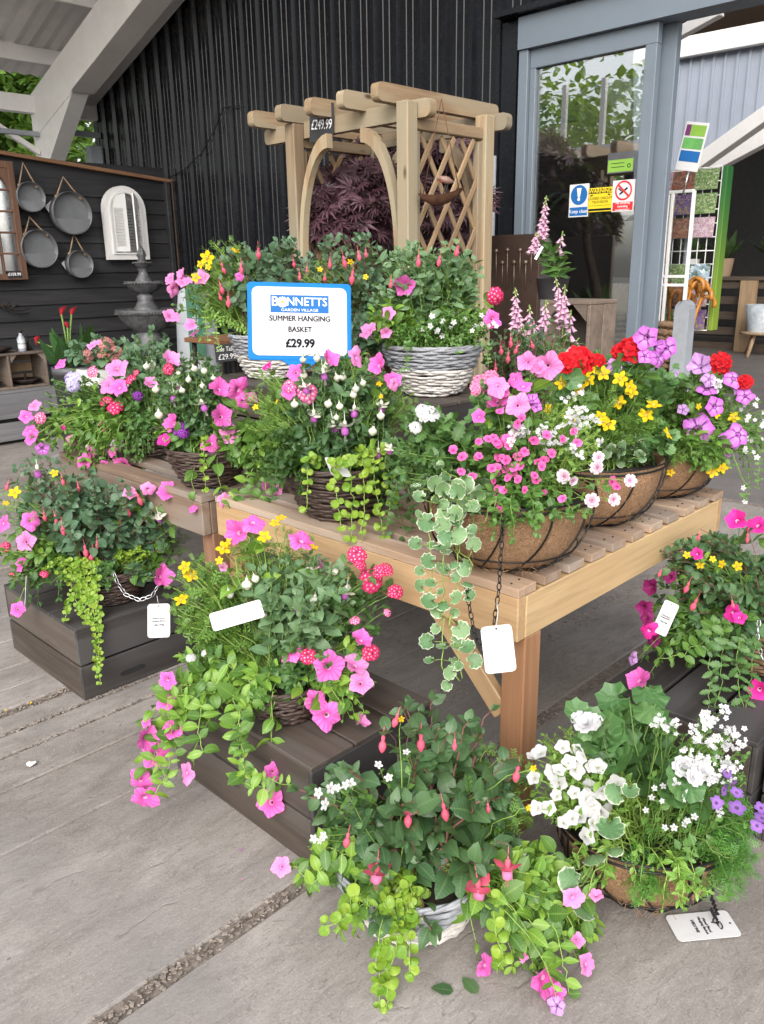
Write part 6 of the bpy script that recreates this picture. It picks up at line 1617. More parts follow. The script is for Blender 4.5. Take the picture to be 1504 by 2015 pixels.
b = willow('dark willow basket on the left table with white and pink fuchsias', -2.49, 1.625, TZ, .148, .135, M['wicker_dark'], 15)
p = mk(b, 'fuchsia_plant', 'fuchsia', .036, 'stem_green', 170)
p.region(370, 765, 75, 70, 90, .15, -.03, nl=6); p.region(385, 825, 50, 35, 22, .08, -.08, nl=6)
p.flowers('fuchw_bud', [(380, 727, 20), (341, 752, 22), (309, 768, 22), (313, 817, 24), (357, 770, 20), (402, 731, 20), (372, 748, 18), (398, 760, 16), (352, 735, 16), (420, 745, 16)]); p.flowers('fuchw_open', [(342, 783, 34), (397, 802, 34), (350, 765, 26), (447, 838, 24)]); p.finish()
p = mk(b, 'petunia_plant', 'petunia', .056, 'stem_lime', 70)
p.region(525, 895, 65, 65, 30, .12, -.1, nl=6, size=.062); p.trail([(500, 920), (470, 970), (440, 1000)], [-.16, -.18, -.18], .026, .045); p.trail([(530, 930), (515, 980), (480, 1010)], [-.16, -.18, -.18], .026, .045); p.region(445, 850, 35, 25, 8, .06, -.1, nl=5); p.region(335, 850, 25, 20, 6, .05, -.1, nl=5)
p.flowers('pink', [(432, 765, 38), (473, 768, 50), (493, 778, 34), (436, 819, 42), (417, 871, 38), (339, 832, 36), (480, 790, 30)]); p.flowers('light', [(337, 707, 36), (454, 854, 42), (535, 960, 44), (425, 862, 26), (444, 984, 30)]); p.flowers('hot', [(320, 863, 26)]); p.flower('pink', 378, 998, 22); p.finish()
p = mk(b, 'verbena_plant', 'verbena', .034, 'stem_green', 40); p.region(340, 860, 40, 20, 10, .06, -.08, nl=6); p.region(500, 870, 50, 40, 18, .08, -.05, nl=6); p.flowers('verb_purple', [(355, 841, 34), (362, 850, 24)]); p.flowers('verb_red', [(328, 725, 26)]); p.finish()
p = mk(b, 'creeping_jenny', 'jenny', .023, 'stem_lime', 30); p.trail([(402, 880), (402, 905), (403, 935), (404, 965)], [-.16, -.17, -.17, -.17], .024); p.finish()

# ---- centre of the front table
b = willow('dark willow basket on the front table with purple and white fuchsias', -1.86, 1.70, TZ, .185, .165, M['wicker_dark'], 16)
p = mk(b, 'fuchsia_plant', 'fuchsia', .04, 'stem_green', 210)
p.region(665, 790, 110, 85, 120, .18, -.02, nl=6); p.region(650, 865, 90, 40, 30, .1, -.1, nl=6)
p.flowers('fuchw_open', [(618, 823, 36), (655, 841, 40), (679, 847, 40), (698, 813, 34), (751, 804, 34), (636, 740, 34), (598, 768, 32), (745, 895, 30), (770, 888, 30)]); p.flowers('fuchw_bud', [(599, 740, 22), (580, 797, 24), (661, 745, 22), (677, 744, 22), (700, 766, 22), (693, 778, 22), (649, 796, 24), (750, 819, 24), (736, 850, 26), (668, 801, 22), (713, 755, 20), (625, 706, 22), (641, 721, 18), (597, 709, 20), (662, 822, 18)]); p.finish()
p = mk(b, 'petunia_plant', 'petunia', .045, 'stem_lime', 30); p.region(690, 710, 50, 15, 8, .1, .05, nl=5)
p.flowers('pink', [(649, 707, 36), (744, 718, 40), (584, 732, 38), (774, 744, 36), (568, 772, 30)]); p.flowers('light', [(705, 702, 42), (780, 756, 26)]); p.flowers('hot', [(525, 720, 22)]); p.finish()
p = mk(b, 'bidens_plant', 'bidens', .04, 'stem_lime', 60); p.region(520, 800, 40, 70, 40, .14, .05, nl=7); p.region(775, 790, 40, 60, 26, .12, .05, nl=7); p.flowers('bid', [(503, 801, 14), (746, 755, 14), (545, 790, 10), (750, 780, 10)]); p.flowers('verb_pink', [(606, 771, 44), (568, 756, 32)]); p.finish()
p = mk(b, 'creeping_jenny', 'jenny', .026, 'stem_lime', 150)
for pts, dz_ in (([(607, 920), (605, 960), (602, 1015)], -.2), ([(660, 930), (662, 980), (668, 1030), (672, 1050)], -.24), ([(690, 920), (695, 980), (690, 1060)], -.22), ([(715, 910), (718, 980), (712, 1068)], -.24), ([(735, 900), (740, 960), (755, 1060)], -.22), ([(758, 900), (770, 960), (765, 1010)], -.18)): p.trail(pts, [dz_]*len(pts), .03)
p.region(725, 900, 30, 14, 6, .05, -.17, nl=4); p.finish()
p = mk(b, 'verbena_plant', 'verbena', .038, 'stem_green', 50); p.region(555, 900, 60, 55, 26, .1, -.1, nl=7); p.region(790, 940, 45, 60, 26, .08, -.06, nl=7, size=.026)
for pts in ([(770, 930), (775, 980), (790, 1030), (800, 1060)], [(800, 930), (810, 990), (812, 1040)], [(545, 920), (540, 960), (530, 990)], [(785, 940), (765, 1000), (760, 1050)]): p.trail(pts, [-.2]*len(pts), .02, .026); p.finish()
dd = depth(V((-1.86, 1.7, .9)))-.2
wtag('white plant label folded over the rim of the centre basket', [at(634, 900, d=dd), at(662, 906, d=dd+.03), at(705, 938, d=dd+.01), at(657, 936, d=dd-.03)], hole=False)

# ---- coir baskets on the table
b = coirb('largest coir lined wire basket at the near corner of the table with pink diascia', -1.212, 1.70, TZ, .222, .19, seed=1)
B6 = b
p = mk(b, 'diascia_plant', 'small', .03, 'stem_green', 190)
p.region(1000, 920, 120, 85, 90, .2, -.04, nl=8, size=.028); p.region(1090, 900, 80, 70, 40, .14, nl=8, size=.026)
for _ in range(62): p.flower('dia', 985+random.gauss(0, 52), 905+random.gauss(0, 50), rnd(19, 27), leaves=2)
p.flowers('dia', [(1005, 1010, 24), (1020, 1004, 22), (978, 1000, 18), (1012, 995, 20), (1108, 980, 22), (1205, 948, 26), (1215, 958, 22), (1135, 870, 24), (1128, 850, 20), (1068, 970, 20)]); p.finish()
p = mk(b, 'petunia_plant', 'petunia', .045, 'stem_green', 50); p.region(1020, 790, 70, 50, 14, .14, .03, nl=5)
p.flowers('light', [(1078, 720, 54), (1020, 798, 48), (978, 755, 46), (1037, 712, 38), (1060, 725, 30)]); p.flowers('pink', [(983, 768, 40), (1030, 757, 34), (978, 790, 44), (943, 820, 28), (1012, 745, 30)]); p.flowers('star', [(1048, 787, 26), (1056, 800, 22)]); p.finish()
p = mk(b, 'geranium_plant', 'geranium', .05, 'stem_green', 24); p.region(985, 800, 60, 60, 9, .1, .06, nl=2); p.flowers('ger_pink', [(952, 752, 40), (968, 738, 34), (940, 765, 26)]); p.finish()
p = mk(b, 'verbena_plant', 'verbena', .045, 'stem_green', 110); p.region(840, 860, 65, 60, 44, .14, -.04, nl=7); p.region(810, 920, 45, 55, 24, .1, -.12, nl=7, size=.034); p.flowers('verb_white', [(843, 808, 44), (818, 838, 28), (832, 804, 32), (854, 812, 28)]); p.finish()
p = mk(b, 'lobelia_plant', 'small_lime', .022, 'stem_lime', 70); p.region(1120, 860, 70, 70, 55, .14, .02, nl=8); p.region(1090, 830, 50, 40, 20, .1, .05, nl=8)
for _ in range(26): p.flower('lob', 1125+random.gauss(0, 34), 838+random.gauss(0, 34), rnd(18, 28), leaves=2)
p.scatter('lob', 1015, 845, 25, 25, 5, 24); p.flowers('double', [(1110, 938, 30), (1165, 985, 32), (1208, 983, 28), (1240, 946, 28), (1128, 946, 22), (1175, 920, 30), (1107, 935, 26), (1178, 900, 26)]); p.finish()
p = mk(b, 'variegated_ivy', 'ivy', .05, 'stem_lime', 120)
p.region(850, 945, 40, 35, 7, .08, -.14, nl=2)
for pts in ([(870, 1010), (868, 1060), (872, 1130), (875, 1200), (870, 1260), (872, 1320), (905, 1340)], [(905, 1000), (905, 1060), (900, 1130), (895, 1190), (885, 1240), (900, 1290), (910, 1335)], [(850, 1000), (845, 1060), (850, 1120), (845, 1180)], [(900, 1080), (930, 1110), (925, 1130)]): p.trail(pts, [-.23]+[-.26]*(len(pts)-1), .05, .04, pet=.018)
p.finish()
dd = depth(V((-1.212, 1.7, .9)))-.26
chain(b[0], [at(990, 1012, d=dd), at(988, 1060, d=dd+.0), at(985, 1110, d=dd), at(982, 1160, d=dd-.01), at(972, 1228, d=dd-.01)], M['chain_black'], .02, .0016, .005)
chain(b[0], [at(918, 1150, d=dd-.01), at(925, 1200, d=dd-.02), at(935, 1250, d=dd-.02), at(955, 1280, d=dd-.02)], M['chain_black'], .02, .0016, .005)
dl = dd-.03
wtag('blank white plant label hanging on black chain in front of the table leg', [at(953, 1232, d=dl), at(1012, 1229, d=dl), at(1011, 1318, d=dl), at(948, 1329, d=dl)], string=[at(980, 1205, d=dl), at(978, 1185, d=dl+.01)])
b = coirb('middle coir lined wire basket on the table with yellow bidens and red geranium', -1.246, 2.165, TZ, .225, .19, seed=2)
p = mk(b, 'bidens_plant', 'bidens', .045, 'stem_green', 140); p.region(1180, 800, 110, 80, 110, .2, .0, nl=8); p.region(1240, 860, 70, 45, 30, .12, -.08, nl=8)
p.flowers('bid', [(1107, 754, 30), (1140, 765, 30), (1159, 747, 28), (1187, 735, 30), (1165, 725, 26), (1221, 745, 32), (1239, 761, 28), (1243, 770, 28), (1218, 792, 30), (1286, 796, 32), (1271, 817, 32), (1183, 819, 28), (1197, 835, 32), (1188, 830, 24), (1314, 853, 28), (1079, 805, 22), (1117, 815, 26), (1135, 825, 14)]); p.finish()
p = mk(b, 'geranium_plant', 'geranium', .062, 'stem_green', 50); p.region(1230, 745, 110, 55, 26, .16, .03, nl=3); p.region(1290, 860, 30, 30, 6, .08, -.1, nl=3)
p.flowers('ger_red', [(1146, 706, 64), (1108, 714, 44), (1176, 714, 44), (1238, 680, 58), (1222, 690, 36)]); p.finish()
p = mk(b, 'petunia_plant', 'petunia', .04, 'stem_green', 30); p.region(1260, 690, 40, 35, 10, .1, .02, nl=6)
p.flowers('star', [(1271, 664, 46), (1312, 682, 44), (1299, 704, 38), (1270, 700, 30), (1294, 685, 34)]); p.flowers('mauve', [(1209, 720, 32), (1240, 700, 26)]); p.finish()
p = mk(b, 'variegated_ivy', 'ivy', .042, 'stem_lime', 14); p.region(1240, 880, 50, 20, 7, .06, -.14, nl=3); p.region(1130, 850, 20, 20, 3, .06, -.1, nl=3); p.finish()
b = coirb('far coir lined wire basket on the table with purple striped petunias', -1.231, 2.58, TZ, .21, .175, seed=3)
p = mk(b, 'petunia_plant', 'petunia', .042, 'stem_green', 110); p.region(1390, 800, 70, 70, 40, .16, -.02, nl=8); p.region(1400, 870, 50, 40, 20, .1, -.06, nl=7)
p.flowers('star', [(1374, 841, 62), (1456, 853, 46), (1408, 800, 38), (1392, 762, 38), (1446, 742, 40), (1466, 778, 34), (1410, 886, 38), (1438, 860, 36)]); p.flowers('mauve', [(1378, 720, 44), (1338, 741, 34), (1430, 877, 46), (1455, 760, 36), (1345, 805, 24), (1398, 745, 30)]); p.finish()
p = mk(b, 'geranium_plant', 'geranium', .05, 'stem_green', 24); p.region(1330, 790, 50, 50, 9, .1, .03, nl=3); p.flowers('ger_red', [(1424, 712, 46), (1468, 748, 32)]); p.finish()
p = mk(b, 'bidens_plant', 'bidens', .04, 'stem_green', 50); p.region(1330, 830, 55, 60, 36, .12, .0, nl=8); p.flowers('bid', [(1444, 821, 24), (1402, 929, 24), (1422, 921, 22), (1409, 815, 18), (1320, 930, 16), (1375, 800, 14)]); p.finish()
p = mk(b, 'bacopa_plant', 'small', .02, 'stem_green', 60); p.region(1470, 850, 50, 70, 40, .14, .0, nl=9); p.trail([(1470, 860), (1478, 900), (1475, 940), (1462, 985)], [-.08, -.12, -.12, -.12], .016); p.trail([(1490, 850), (1495, 910), (1490, 960)], [-.04, -.06, -.06], .016)
p.scatter('white5', 1485, 840, 35, 60, 24, 10); p.scatter('lob', 1412, 745, 22, 20, 6, 20); p.flowers('white5', [(1463, 960, 12), (1466, 988, 12), (1490, 900, 12)]); p.finish()

# ---- grey and white baskets on the crates
b = willow('grey over white willow basket on the table crate with fuchsia and pink petunias', -2.083, 2.40, TZ+.28, .185, .18, M['wicker_grey'], 18, M['wicker_white'])
p = mk(b, 'fuchsia_plant', 'fuchsia_pale', .056, 'stem_green', 150); p.region(850, 545, 95, 70, 80, .2, .0, nl=6); p.region(790, 590, 60, 40, 20, .12, nl=6)
p.flowers('fuch_bud', [(824, 515, 26), (902, 495, 26), (866, 515, 24), (720, 500, 18), (770, 560, 20)]); p.finish()
p = mk(b, 'petunia_plant', 'lime', .05, 'stem_green', 60); p.region(770, 635, 55, 45, 20, .1, -.08, nl=6); p.region(900, 600, 60, 50, 16, .12, nl=6)
p.flowers('pink', [(798, 562, 40), (970, 628, 36)]); p.flowers('light', [(723, 649, 40), (765, 615, 26), (760, 655, 22)]); p.flowers('verb_red', [(978, 585, 38)]); p.finish()
p = mk(b, 'bacopa_plant', 'small', .02, 'stem_green', 90); p.region(890, 640, 85, 35, 60, .14, -.1, nl=9); p.region(800, 655, 40, 20, 16, .06, -.15, nl=8); p.trail([(900, 680), (902, 700)], -.19, .015); p.trail([(800, 700), (799, 726)], -.19, .015); p.trail([(960, 690), (962, 720)], -.15, .015)
p.scatter('white5', 900, 640, 80, 30, 18, 11); p.finish()
b = willow('grey over white willow basket at the back left half hidden by the price sign', -2.98, 2.34, TZ+.28, .2, .185, M['wicker_grey'], 18, M['wicker_white'])
p = mk(b, 'fuchsia_plant', 'fuchsia_blue', .055, 'stem_red', 170); p.region(545, 530, 110, 65, 80, .2, .02, nl=6); p.region(480, 580, 50, 50, 20, .12, nl=6)
p.flowers('fuch_bud', [(450, 595, 26), (434, 570, 24), (437, 530, 24), (475, 530, 24), (509, 500, 26), (578, 520, 20), (605, 535, 20), (432, 585, 18)]); p.finish()
p = mk(b, 'petunia_plant', 'petunia', .036, 'stem_green', 30); p.region(370, 580, 30, 50, 10, .1, .0, nl=5)
p.flowers('light', [(333, 548, 26), (362, 552, 34), (345, 570, 32), (338, 620, 36), (395, 545, 32), (376, 640, 26), (358, 540, 24), (382, 655, 22)]); p.flowers('pink', [(515, 575, 22), (470, 545, 18)]); p.finish()
p = mk(b, 'bidens_plant', 'bidens', .045, 'stem_lime', 80); p.region(420, 570, 45, 60, 60, .16, .0, nl=8); p.region(440, 500, 40, 30, 16, .1, .05, nl=7); p.trail([(425, 640), (428, 665), (432, 690)], -.2, .014, .02, 'small_lime'); p.trail([(405, 620), (408, 650), (410, 675)], -.18, .014, .02, 'small_lime')
p.flowers('bid', [(408, 507, 28), (395, 520, 18), (463, 493, 22), (385, 546, 20), (410, 525, 14)]); p.finish()
b = willow('rear willow basket behind the price sign full of fuchsia and bidens', -2.66, 2.86, TZ+.0, .19, .18, M['wicker_grey'], 16, M['wicker_white'])
p = Plant(b[0], 'fuchsia_plant', 'fuchsia_blue', .055, 'stem_red', 120, b[1], 3.55, .19, TZ+.5, TZ+.17); p.region(690, 530, 85, 70, 70, .22, .05, nl=6); p.region(720, 610, 50, 60, 30, .15, -.05, nl=6)
p.flowers('fuch_bud', [(676, 517, 26), (695, 548, 30), (650, 520, 22), (705, 505, 22), (590, 545, 18), (640, 548, 20)]); p.finish()
p = Plant(b[0], 'bidens_plant', 'bidens', .04, 'stem_lime', 30, b[1], 3.5, .19, TZ+.5, TZ+.17); p.region(640, 545, 60, 30, 24, .14, .0, nl=7); p.flowers('bid', [(690, 515, 14), (720, 545, 12), (630, 530, 12)]); p.finish()

# ---- white basket on the floor at the front
b = willow('white willow basket on the floor at the front with a big dark fuchsia', -1.085, 1.19, 0, .19, .165, M['wicker_grey'], 12, M['wicker_white'], rt=.0085)
p = mk(b, 'fuchsia_plant', 'fuchsia', .066, 'stem_red', 290)
p.region(830, 1570, 190, 120, 36, .24, -.02, nl=5, thick=.0032); p.region(770, 1680, 120, 55, 10, .12, -.1, nl=4, thick=.0025); p.region(870, 1415, 130, 55, 15, .16, .05, nl=5, thick=.003, size=.055); p.region(640, 1555, 65, 50, 8, .1, .02, nl=4, thick=.003, size=.06); p.region(980, 1600, 75, 110, 11, .14, .02, nl=5, size=.06)
p.flowers('fuch_bud', [(755, 1464, 40), (829, 1460, 42), (803, 1609, 40), (872, 1598, 42), (686, 1654, 36), (1019, 1524, 38), (783, 1419, 34), (960, 1590, 24), (895, 1465, 26), (920, 1750, 22)]); p.flowers('fuch_open', [(939, 1754, 62), (744, 1721, 58), (999, 1713, 56), (805, 1600, 34)]); p.finish()
p = mk(b, 'petunia_plant', 'lime', .055, 'stem_lime', 140)
p.region(645, 1715, 60, 65, 14, .1, -.04, nl=6); p.region(1070, 1790, 85, 90, 26, .12, -.1, nl=6); p.region(1120, 1840, 60, 60, 12, .08, -.05, nl=6); p.region(1030, 1880, 60, 50, 10, .06, -.14, nl=5)
p.trail([(640, 1690), (620, 1740), (580, 1700)], [-.12, -.14, -.1], .025, .045); p.trail([(1050, 1740), (1090, 1820), (1110, 1900), (1120, 1960)], [-.14, -.18, -.2, -.2], .024, .05); p.trail([(1090, 1720), (1150, 1740), (1185, 1720)], [-.05, -.05, -.03], .022, .045)
p.flowers('pink', [(1073, 1928, 62), (958, 1903, 46), (1097, 1952, 34)]); p.flowers('light', [(552, 1706, 40), (1129, 1768, 44), (1173, 1760, 28), (1157, 1898, 44), (1135, 1850, 28), (1030, 1880, 26)]); p.flowers('mauve', [(1095, 1979, 34)]); p.finish()
p = mk(b, 'creeping_jenny', 'jenny', .027, 'stem_lime', 60)
for pts in ([(760, 1810), (752, 1870), (750, 1930), (745, 2010)], [(775, 1800), (780, 1860), (770, 1900), (762, 1990)], [(755, 1800), (745, 1840), (742, 1880), (740, 1960)], [(975, 1790), (972, 1830), (985, 1880), (978, 1915)], [(800, 1830), (808, 1880), (812, 1915)], [(690, 1790), (665, 1815), (640, 1820)]): p.trail(pts, [-.19]+[-.22]*(len(pts)-1), .024)
p.region(790, 1800, 40, 20, 12, .04, -.17, nl=5); p.finish()
p = mk(b, 'bacopa_plant', 'small', .022, 'stem_green', 50); p.region(670, 1590, 50, 60, 26, .1, .03, nl=8); p.region(640, 1650, 40, 30, 12, .08, nl=7)
p.flowers('white5', [(640, 1583, 26), (627, 1560, 22), (651, 1551, 24), (690, 1542, 22), (745, 1505, 18), (680, 1545, 18), (765, 1530, 18), (618, 1650, 18), (637, 1645, 18), (800, 1480, 16), (630, 1655, 14), (664, 1550, 16)]); p.finish()
p = mk(b, 'bidens_plant', 'bidens', .04, 'stem_lime', 40); p.region(1010, 1560, 45, 90, 40, .1, .06, nl=7); p.region(900, 1500, 80, 70, 18, .1, .05, nl=6); p.flowers('bid', [(1050, 1512, 16), (1040, 1590, 14), (790, 1415, 14)]); p.finish()
dd = depth(V((-1.085, 1.19, .2)))-.1
wtag('white plant label half hidden at the right rim of the white basket', [at(1015, 1683, d=dd), at(1034, 1680, d=dd+.01), at(1040, 1760, d=dd+.03), at(1010, 1765, d=dd)], hole=False)

# ---- coir basket on the floor at the right
b = coirb('coir lined wire basket on the floor at the right with white flowers and fern', -.735, 1.635, .012, .205, .165, R(-6), R(-60), seed=4)
p = mk(b, 'calibrachoa_plant', 'small_lime', .028, 'stem_lime', 110); p.region(1140, 1540, 95, 95, 90, .16, .0, nl=8); p.region(1275, 1575, 75, 45, 40, .1, .03, nl=8)
for x, y, s in ((1100, 1540, 38), (1135, 1515, 40), (1085, 1520, 36), (1120, 1500, 34), (1165, 1505, 36), (1175, 1508, 34), (1145, 1490, 30), (1213, 1545, 44), (1178, 1508, 36), (1155, 1570, 42), (1165, 1590, 44), (1195, 1590, 40), (1140, 1605, 42), (1125, 1610, 34), (1170, 1620, 36), (1110, 1618, 30), (1055, 1590, 34), (1080, 1590, 34), (1050, 1530, 32), (1062, 1480, 36), (1108, 1470, 34), (1135, 1475, 28), (1155, 1645, 40), (1180, 1600, 44), (1185, 1560, 36), (1100, 1515, 32), (1160, 1545, 32), (1130, 1560, 30), (1095, 1565, 28), (1048, 1488, 28)): p.flower('cal', x, y, s*.86)
p.finish()
p = mk(b, 'geranium_plant', 'geranium', .075, 'stem_green', 60); p.region(1255, 1440, 70, 60, 7, .12, .1, nl=2)
for x, y in ((1238, 1372), (1290, 1385), (1222, 1430), (1262, 1428), (1310, 1440), (1240, 1480), (1285, 1482), (1255, 1530), (1215, 1500), (1300, 1530), (1330, 1480), (1270, 1345), (1205, 1455)):
    q = at(x, y, d=p.D+.04+rnd(-.05, .06)); tc = (EYE-q).normalized(); p.mb.tube([p.origin(q), lerp(p.origin(q), q, .6)+V((0, 0, .03)), q], .002, 4); p.leaf(q, V((rnd(-.9, .9), -.5, rnd(-.4, .5))), up=tc*.7+V((0, 0, .6))+rv(.3), size=rnd(.075, .1))
p.flowers('doublewhite', [(1155, 1425, 52), (1140, 1415, 36), (1170, 1420, 36), (1345, 1508, 46), (1380, 1515, 48), (1365, 1530, 40)]); p.finish()
p = mk(b, 'lobelia_plant', 'small', .022, 'stem_green', 60); p.region(1400, 1500, 80, 70, 50, .14, .03, nl=8)
for _ in range(40): p.flower('lob', 1400+random.gauss(0, 38), 1480+random.gauss(0, 40)+.0, rnd(20, 30), leaves=2)
p.scatter('lob', 1320, 1420, 30, 16, 5, 22); p.scatter('white5', 1330, 1590, 70, 60, 12, 14); p.flowers('viola', [(1440, 1545, 30), (1430, 1520, 28), (1450, 1560, 26), (1450, 1590, 34), (1500, 1610, 32), (1490, 1625, 28), (1410, 1580, 28), (1498, 1590, 26), (1425, 1555, 24)]); p.finish()
p = mk(b, 'asparagus_fern', 'fern', .06, 'stem_green', 200); p.region(1350, 1562, 105, 40, 62, .1, .07, nl=9, size=.046); p.region(1455, 1625, 34, 40, 20, .1, .03, nl=9, size=.05); p.finish()
p = mk(b, 'variegated_ivy', 'ivy', .05, 'stem_lime', 24)
for x, y in ((1165, 1680), (1208, 1665), (1228, 1560), (1200, 1610), (1140, 1755), (1155, 1785), (1240, 1545), (1145, 1740)): p.shoot(p.push(at(x, y-10, d=p.D-.21)), 0, tipset=False); q = p.push(at(x, y, d=p.D-.22)); p.leaf(q, V((rnd(-.5, .5), -.4, rnd(-.3, .3))), up=(EYE-q).normalized()+V((0, 0, .3)))
p.finish()
p = mk(b, 'trailing_plant', 'small_lime', .022, 'stem_lime', 40)
p.trail([(1360, 1690), (1365, 1730), (1370, 1750)], -.2, .014, .026, 'small'); p.trail([(1425, 1690), (1432, 1740), (1428, 1770)], -.14, .014, .026, 'small'); p.region(1120, 1470, 60, 40, 18, .1, .08, nl=7); p.finish()
dd = 1.92
chain(b[0], [at(1395, 1720, d=1.86), at(1402, 1770, d=1.86), at(1412, 1800, Z=.012), at(1405, 1818, Z=.008), at(1418, 1822, Z=.012), at(1408, 1806, Z=.016), at(1400, 1790, d=1.85)], M['chain_black'], .018, .0016, .005)
wtag('white plant label with small print lying on the floor by the coir basket', [at(1335, 1874, Z=.006), at(1315, 1816, Z=.006), at(1418, 1780, Z=.008), at(1447, 1828, Z=.008)][0:0] or [at(1420, 1780, Z=.008), at(1447, 1826, Z=.008), at(1350, 1872, Z=.006), at(1316, 1815, Z=.006)], LBL)

# ---- rush basket on the right crates
bz = .3
q0 = at(1445, 1330, Z=bz); b = willow('tan rush hanging basket on the right edge crates with a dark fuchsia', q0.x+.04, q0.y+.17, bz, .21, .15, M['wicker_tan'], 12, rt=.008)
p = mk(b, 'fuchsia_plant', 'fuchsia', .05, 'stem_red', 230); p.region(1400, 1150, 110, 95, 85, .2, -.02, nl=6); p.region(1380, 1080, 80, 45, 24, .12, .05, nl=6); p.region(1400, 1240, 90, 50, 24, .12, -.05, nl=6); p.region(1540, 1170, 70, 90, 44, .16, .0, nl=6)
p.flowers('fuch_bud', [(1355, 1158, 26), (1370, 1192, 30), (1470, 1060, 22), (1376, 1058, 18), (1300, 1130, 18), (1440, 1190, 20)]); p.finish()
p = mk(b, 'petunia_plant', 'petunia', .042, 'stem_green', 50); p.region(1330, 1270, 70, 40, 14, .1, -.06, nl=6); p.trail([(1400, 1250), (1340, 1290), (1290, 1300)], [-.2, -.2, -.18], .024, .04)
p.flowers('hot', [(1450, 1023, 40), (1490, 1032, 40), (1277, 1243, 36), (1440, 1205, 36), (1495, 1358, 44), (1455, 1215, 26), (1372, 1090, 24)]); p.flower('pink', 1257, 1338, 46); p.flowers('maroon', [(1282, 1155, 34), (1268, 1195, 32), (1285, 1260, 30), (1272, 1215, 28), (1318, 1135, 26)]); p.flower('mauve', 1240, 1294, 30); p.finish()
p = mk(b, 'verbena_plant', 'verbena', .042, 'stem_green', 90); p.region(1310, 1230, 40, 50, 16, .08, -.1, nl=6)
for pts in ([(1395, 1290), (1398, 1350), (1395, 1400), (1410, 1440)], [(1450, 1290), (1455, 1360), (1470, 1430), (1490, 1460)], [(1420, 1300), (1420, 1350), (1400, 1420)], [(1480, 1300), (1475, 1370), (1460, 1420)]): p.trail(pts, [-.22]*len(pts), .026, .032)
p.finish()
p = mk(b, 'bidens_plant', 'bidens', .036, 'stem_lime', 20); p.region(1390, 1100, 80, 25, 12, .1, .04, nl=6); p.flowers('bid', [(1352, 1092, 16), (1378, 1112, 18), (1421, 1110, 18), (1452, 1114, 20), (1403, 1100, 14)]); p.finish()
dd = b[1]; dt_ = depth(V((q0.x, q0.y, .5)))-.12
wtag('grey looking plant label hanging among the leaves of the rush basket', [at(1305, 1180, d=dt_+.03), at(1335, 1188, d=dt_), at(1313, 1258, d=dt_), at(1288, 1240, d=dt_+.03)], LBL)
dt2 = depth(V((q0.x, q0.y, .45)))-.12
chain(b[0], [at(1494, 1220, d=dt2), at(1490, 1260, d=dt2), at(1502, 1300, d=dt2)], M['chain_silver'], .022, .0016, .005)

# ------------------------------------------------------------------ potted plants behind
def pot(label, cx, cy, z, r, h, mat, cat='potted plant', name='potted_plant', group=None, square=False):
    t = thing(name, label, cat, (cx, cy, z), group); m_ = MB()
    if square: m_.box((cx, cy, z+h/2), (2*r, 2*r, h))
    else: m_.lathe([(.001, z), (r*.78, z), (r*.97, z+h*.93), (r, z+h*.93), (r, z+h), (r*.9, z+h), (r*.88, z+h*.9), (.001, z+h*.9)], 20, (cx, cy, 0))
    m_.obj('pot', mat, t, Matrix()); return t, V((cx, cy, z)), r, h
def foxglove(b, spikes, rosette, n=10, size=.16):
    p = mk(b, 'foxglove_plant', 'lance', size, 'stem_green', 60)
    for (x0, y0, x1_, y1_, D_, nb) in spikes:
        top, bot = at(x0, y0, d=D_), at(x1_, y1_, d=D_); base = V((b[1].x+rnd(-.02, .02), b[1].y, p.soil))
        pts = bez(base, lerp(base, bot, .5)+rv(.02), bot-V((0, 0, .03)), bot, 6)+[top]; p.mb.tube(pts, .004, 5)
        for k in range(nb):
            t = k/nb; q = lerp(bot, top, t); tc = (EYE-q).normalized(); a = (k*2.4) % 6.28; d = V((math.cos(a), math.sin(a), 0))*.8+tc*.9; d.z = 0; d.normalize()
            s = .046*(1-.6*t); me = FL['bell'][k % 2] if t < .78 else FL['bellbud'][0]; s = s if t < .78 else s*.6
            F = basis_m(q+d*.008, d, V((0, 0, 1)).cross(d), V((0, 0, 1))) @ Matrix.Rotation(-.55*(1-.5*t), 4, 'Y')
            p.flow.append(('bell', me, F @ Matrix.Diagonal((s, s, s, 1))))
    cx, cy, D_, rx = rosette
    for _ in range(n):
        q = at(cx+rnd(-rx, rx)*.3, cy+rnd(-20, 30), d=D_); a = rnd(0, 6.28); tc = (EYE-q).normalized()
        p.leaf(q, V((math.cos(a), math.sin(a), rnd(-.2, .9))), size=size*rnd(.5, .9))
        p.mb.tube([V((b[1].x, b[1].y, p.soil)), q], .002, 3)
    return p
Yp = YB+.12; q = at(1086, 596, Y=Yp)
b = pot('tall pink foxglove in a grey pot on the upright crate', q.x, Yp, ztop, .1, at(1086, 545, Y=Yp).z-ztop, M['pot_grey'])
dq = depth(V((q.x, Yp, 1.7)))-.05
p = foxglove(b, [(1076, 385, 1066, 462, dq, 26), (1058, 455, 1050, 490, dq-.05, 14), (1108, 455, 1100, 490, dq, 7)], (1092, 515, dq, 60), 44, .12); p.finish()
wtag('small coloured plant label on the tall foxglove', [at(1066, 484, d=dq-.12), at(1070, 486, d=dq-.12), at(1056, 512, d=dq-.12), at(1051, 509, d=dq-.12)], hole=False)
Yp = 3.55; q = at(1105, 700, Y=Yp)
b = pot('potted foxglove with several pale pink spikes in front of the upright crate', q.x, Yp, 0, .14, .28, M['pot_grey'])
dq = depth(V((q.x, Yp, 1.1)))
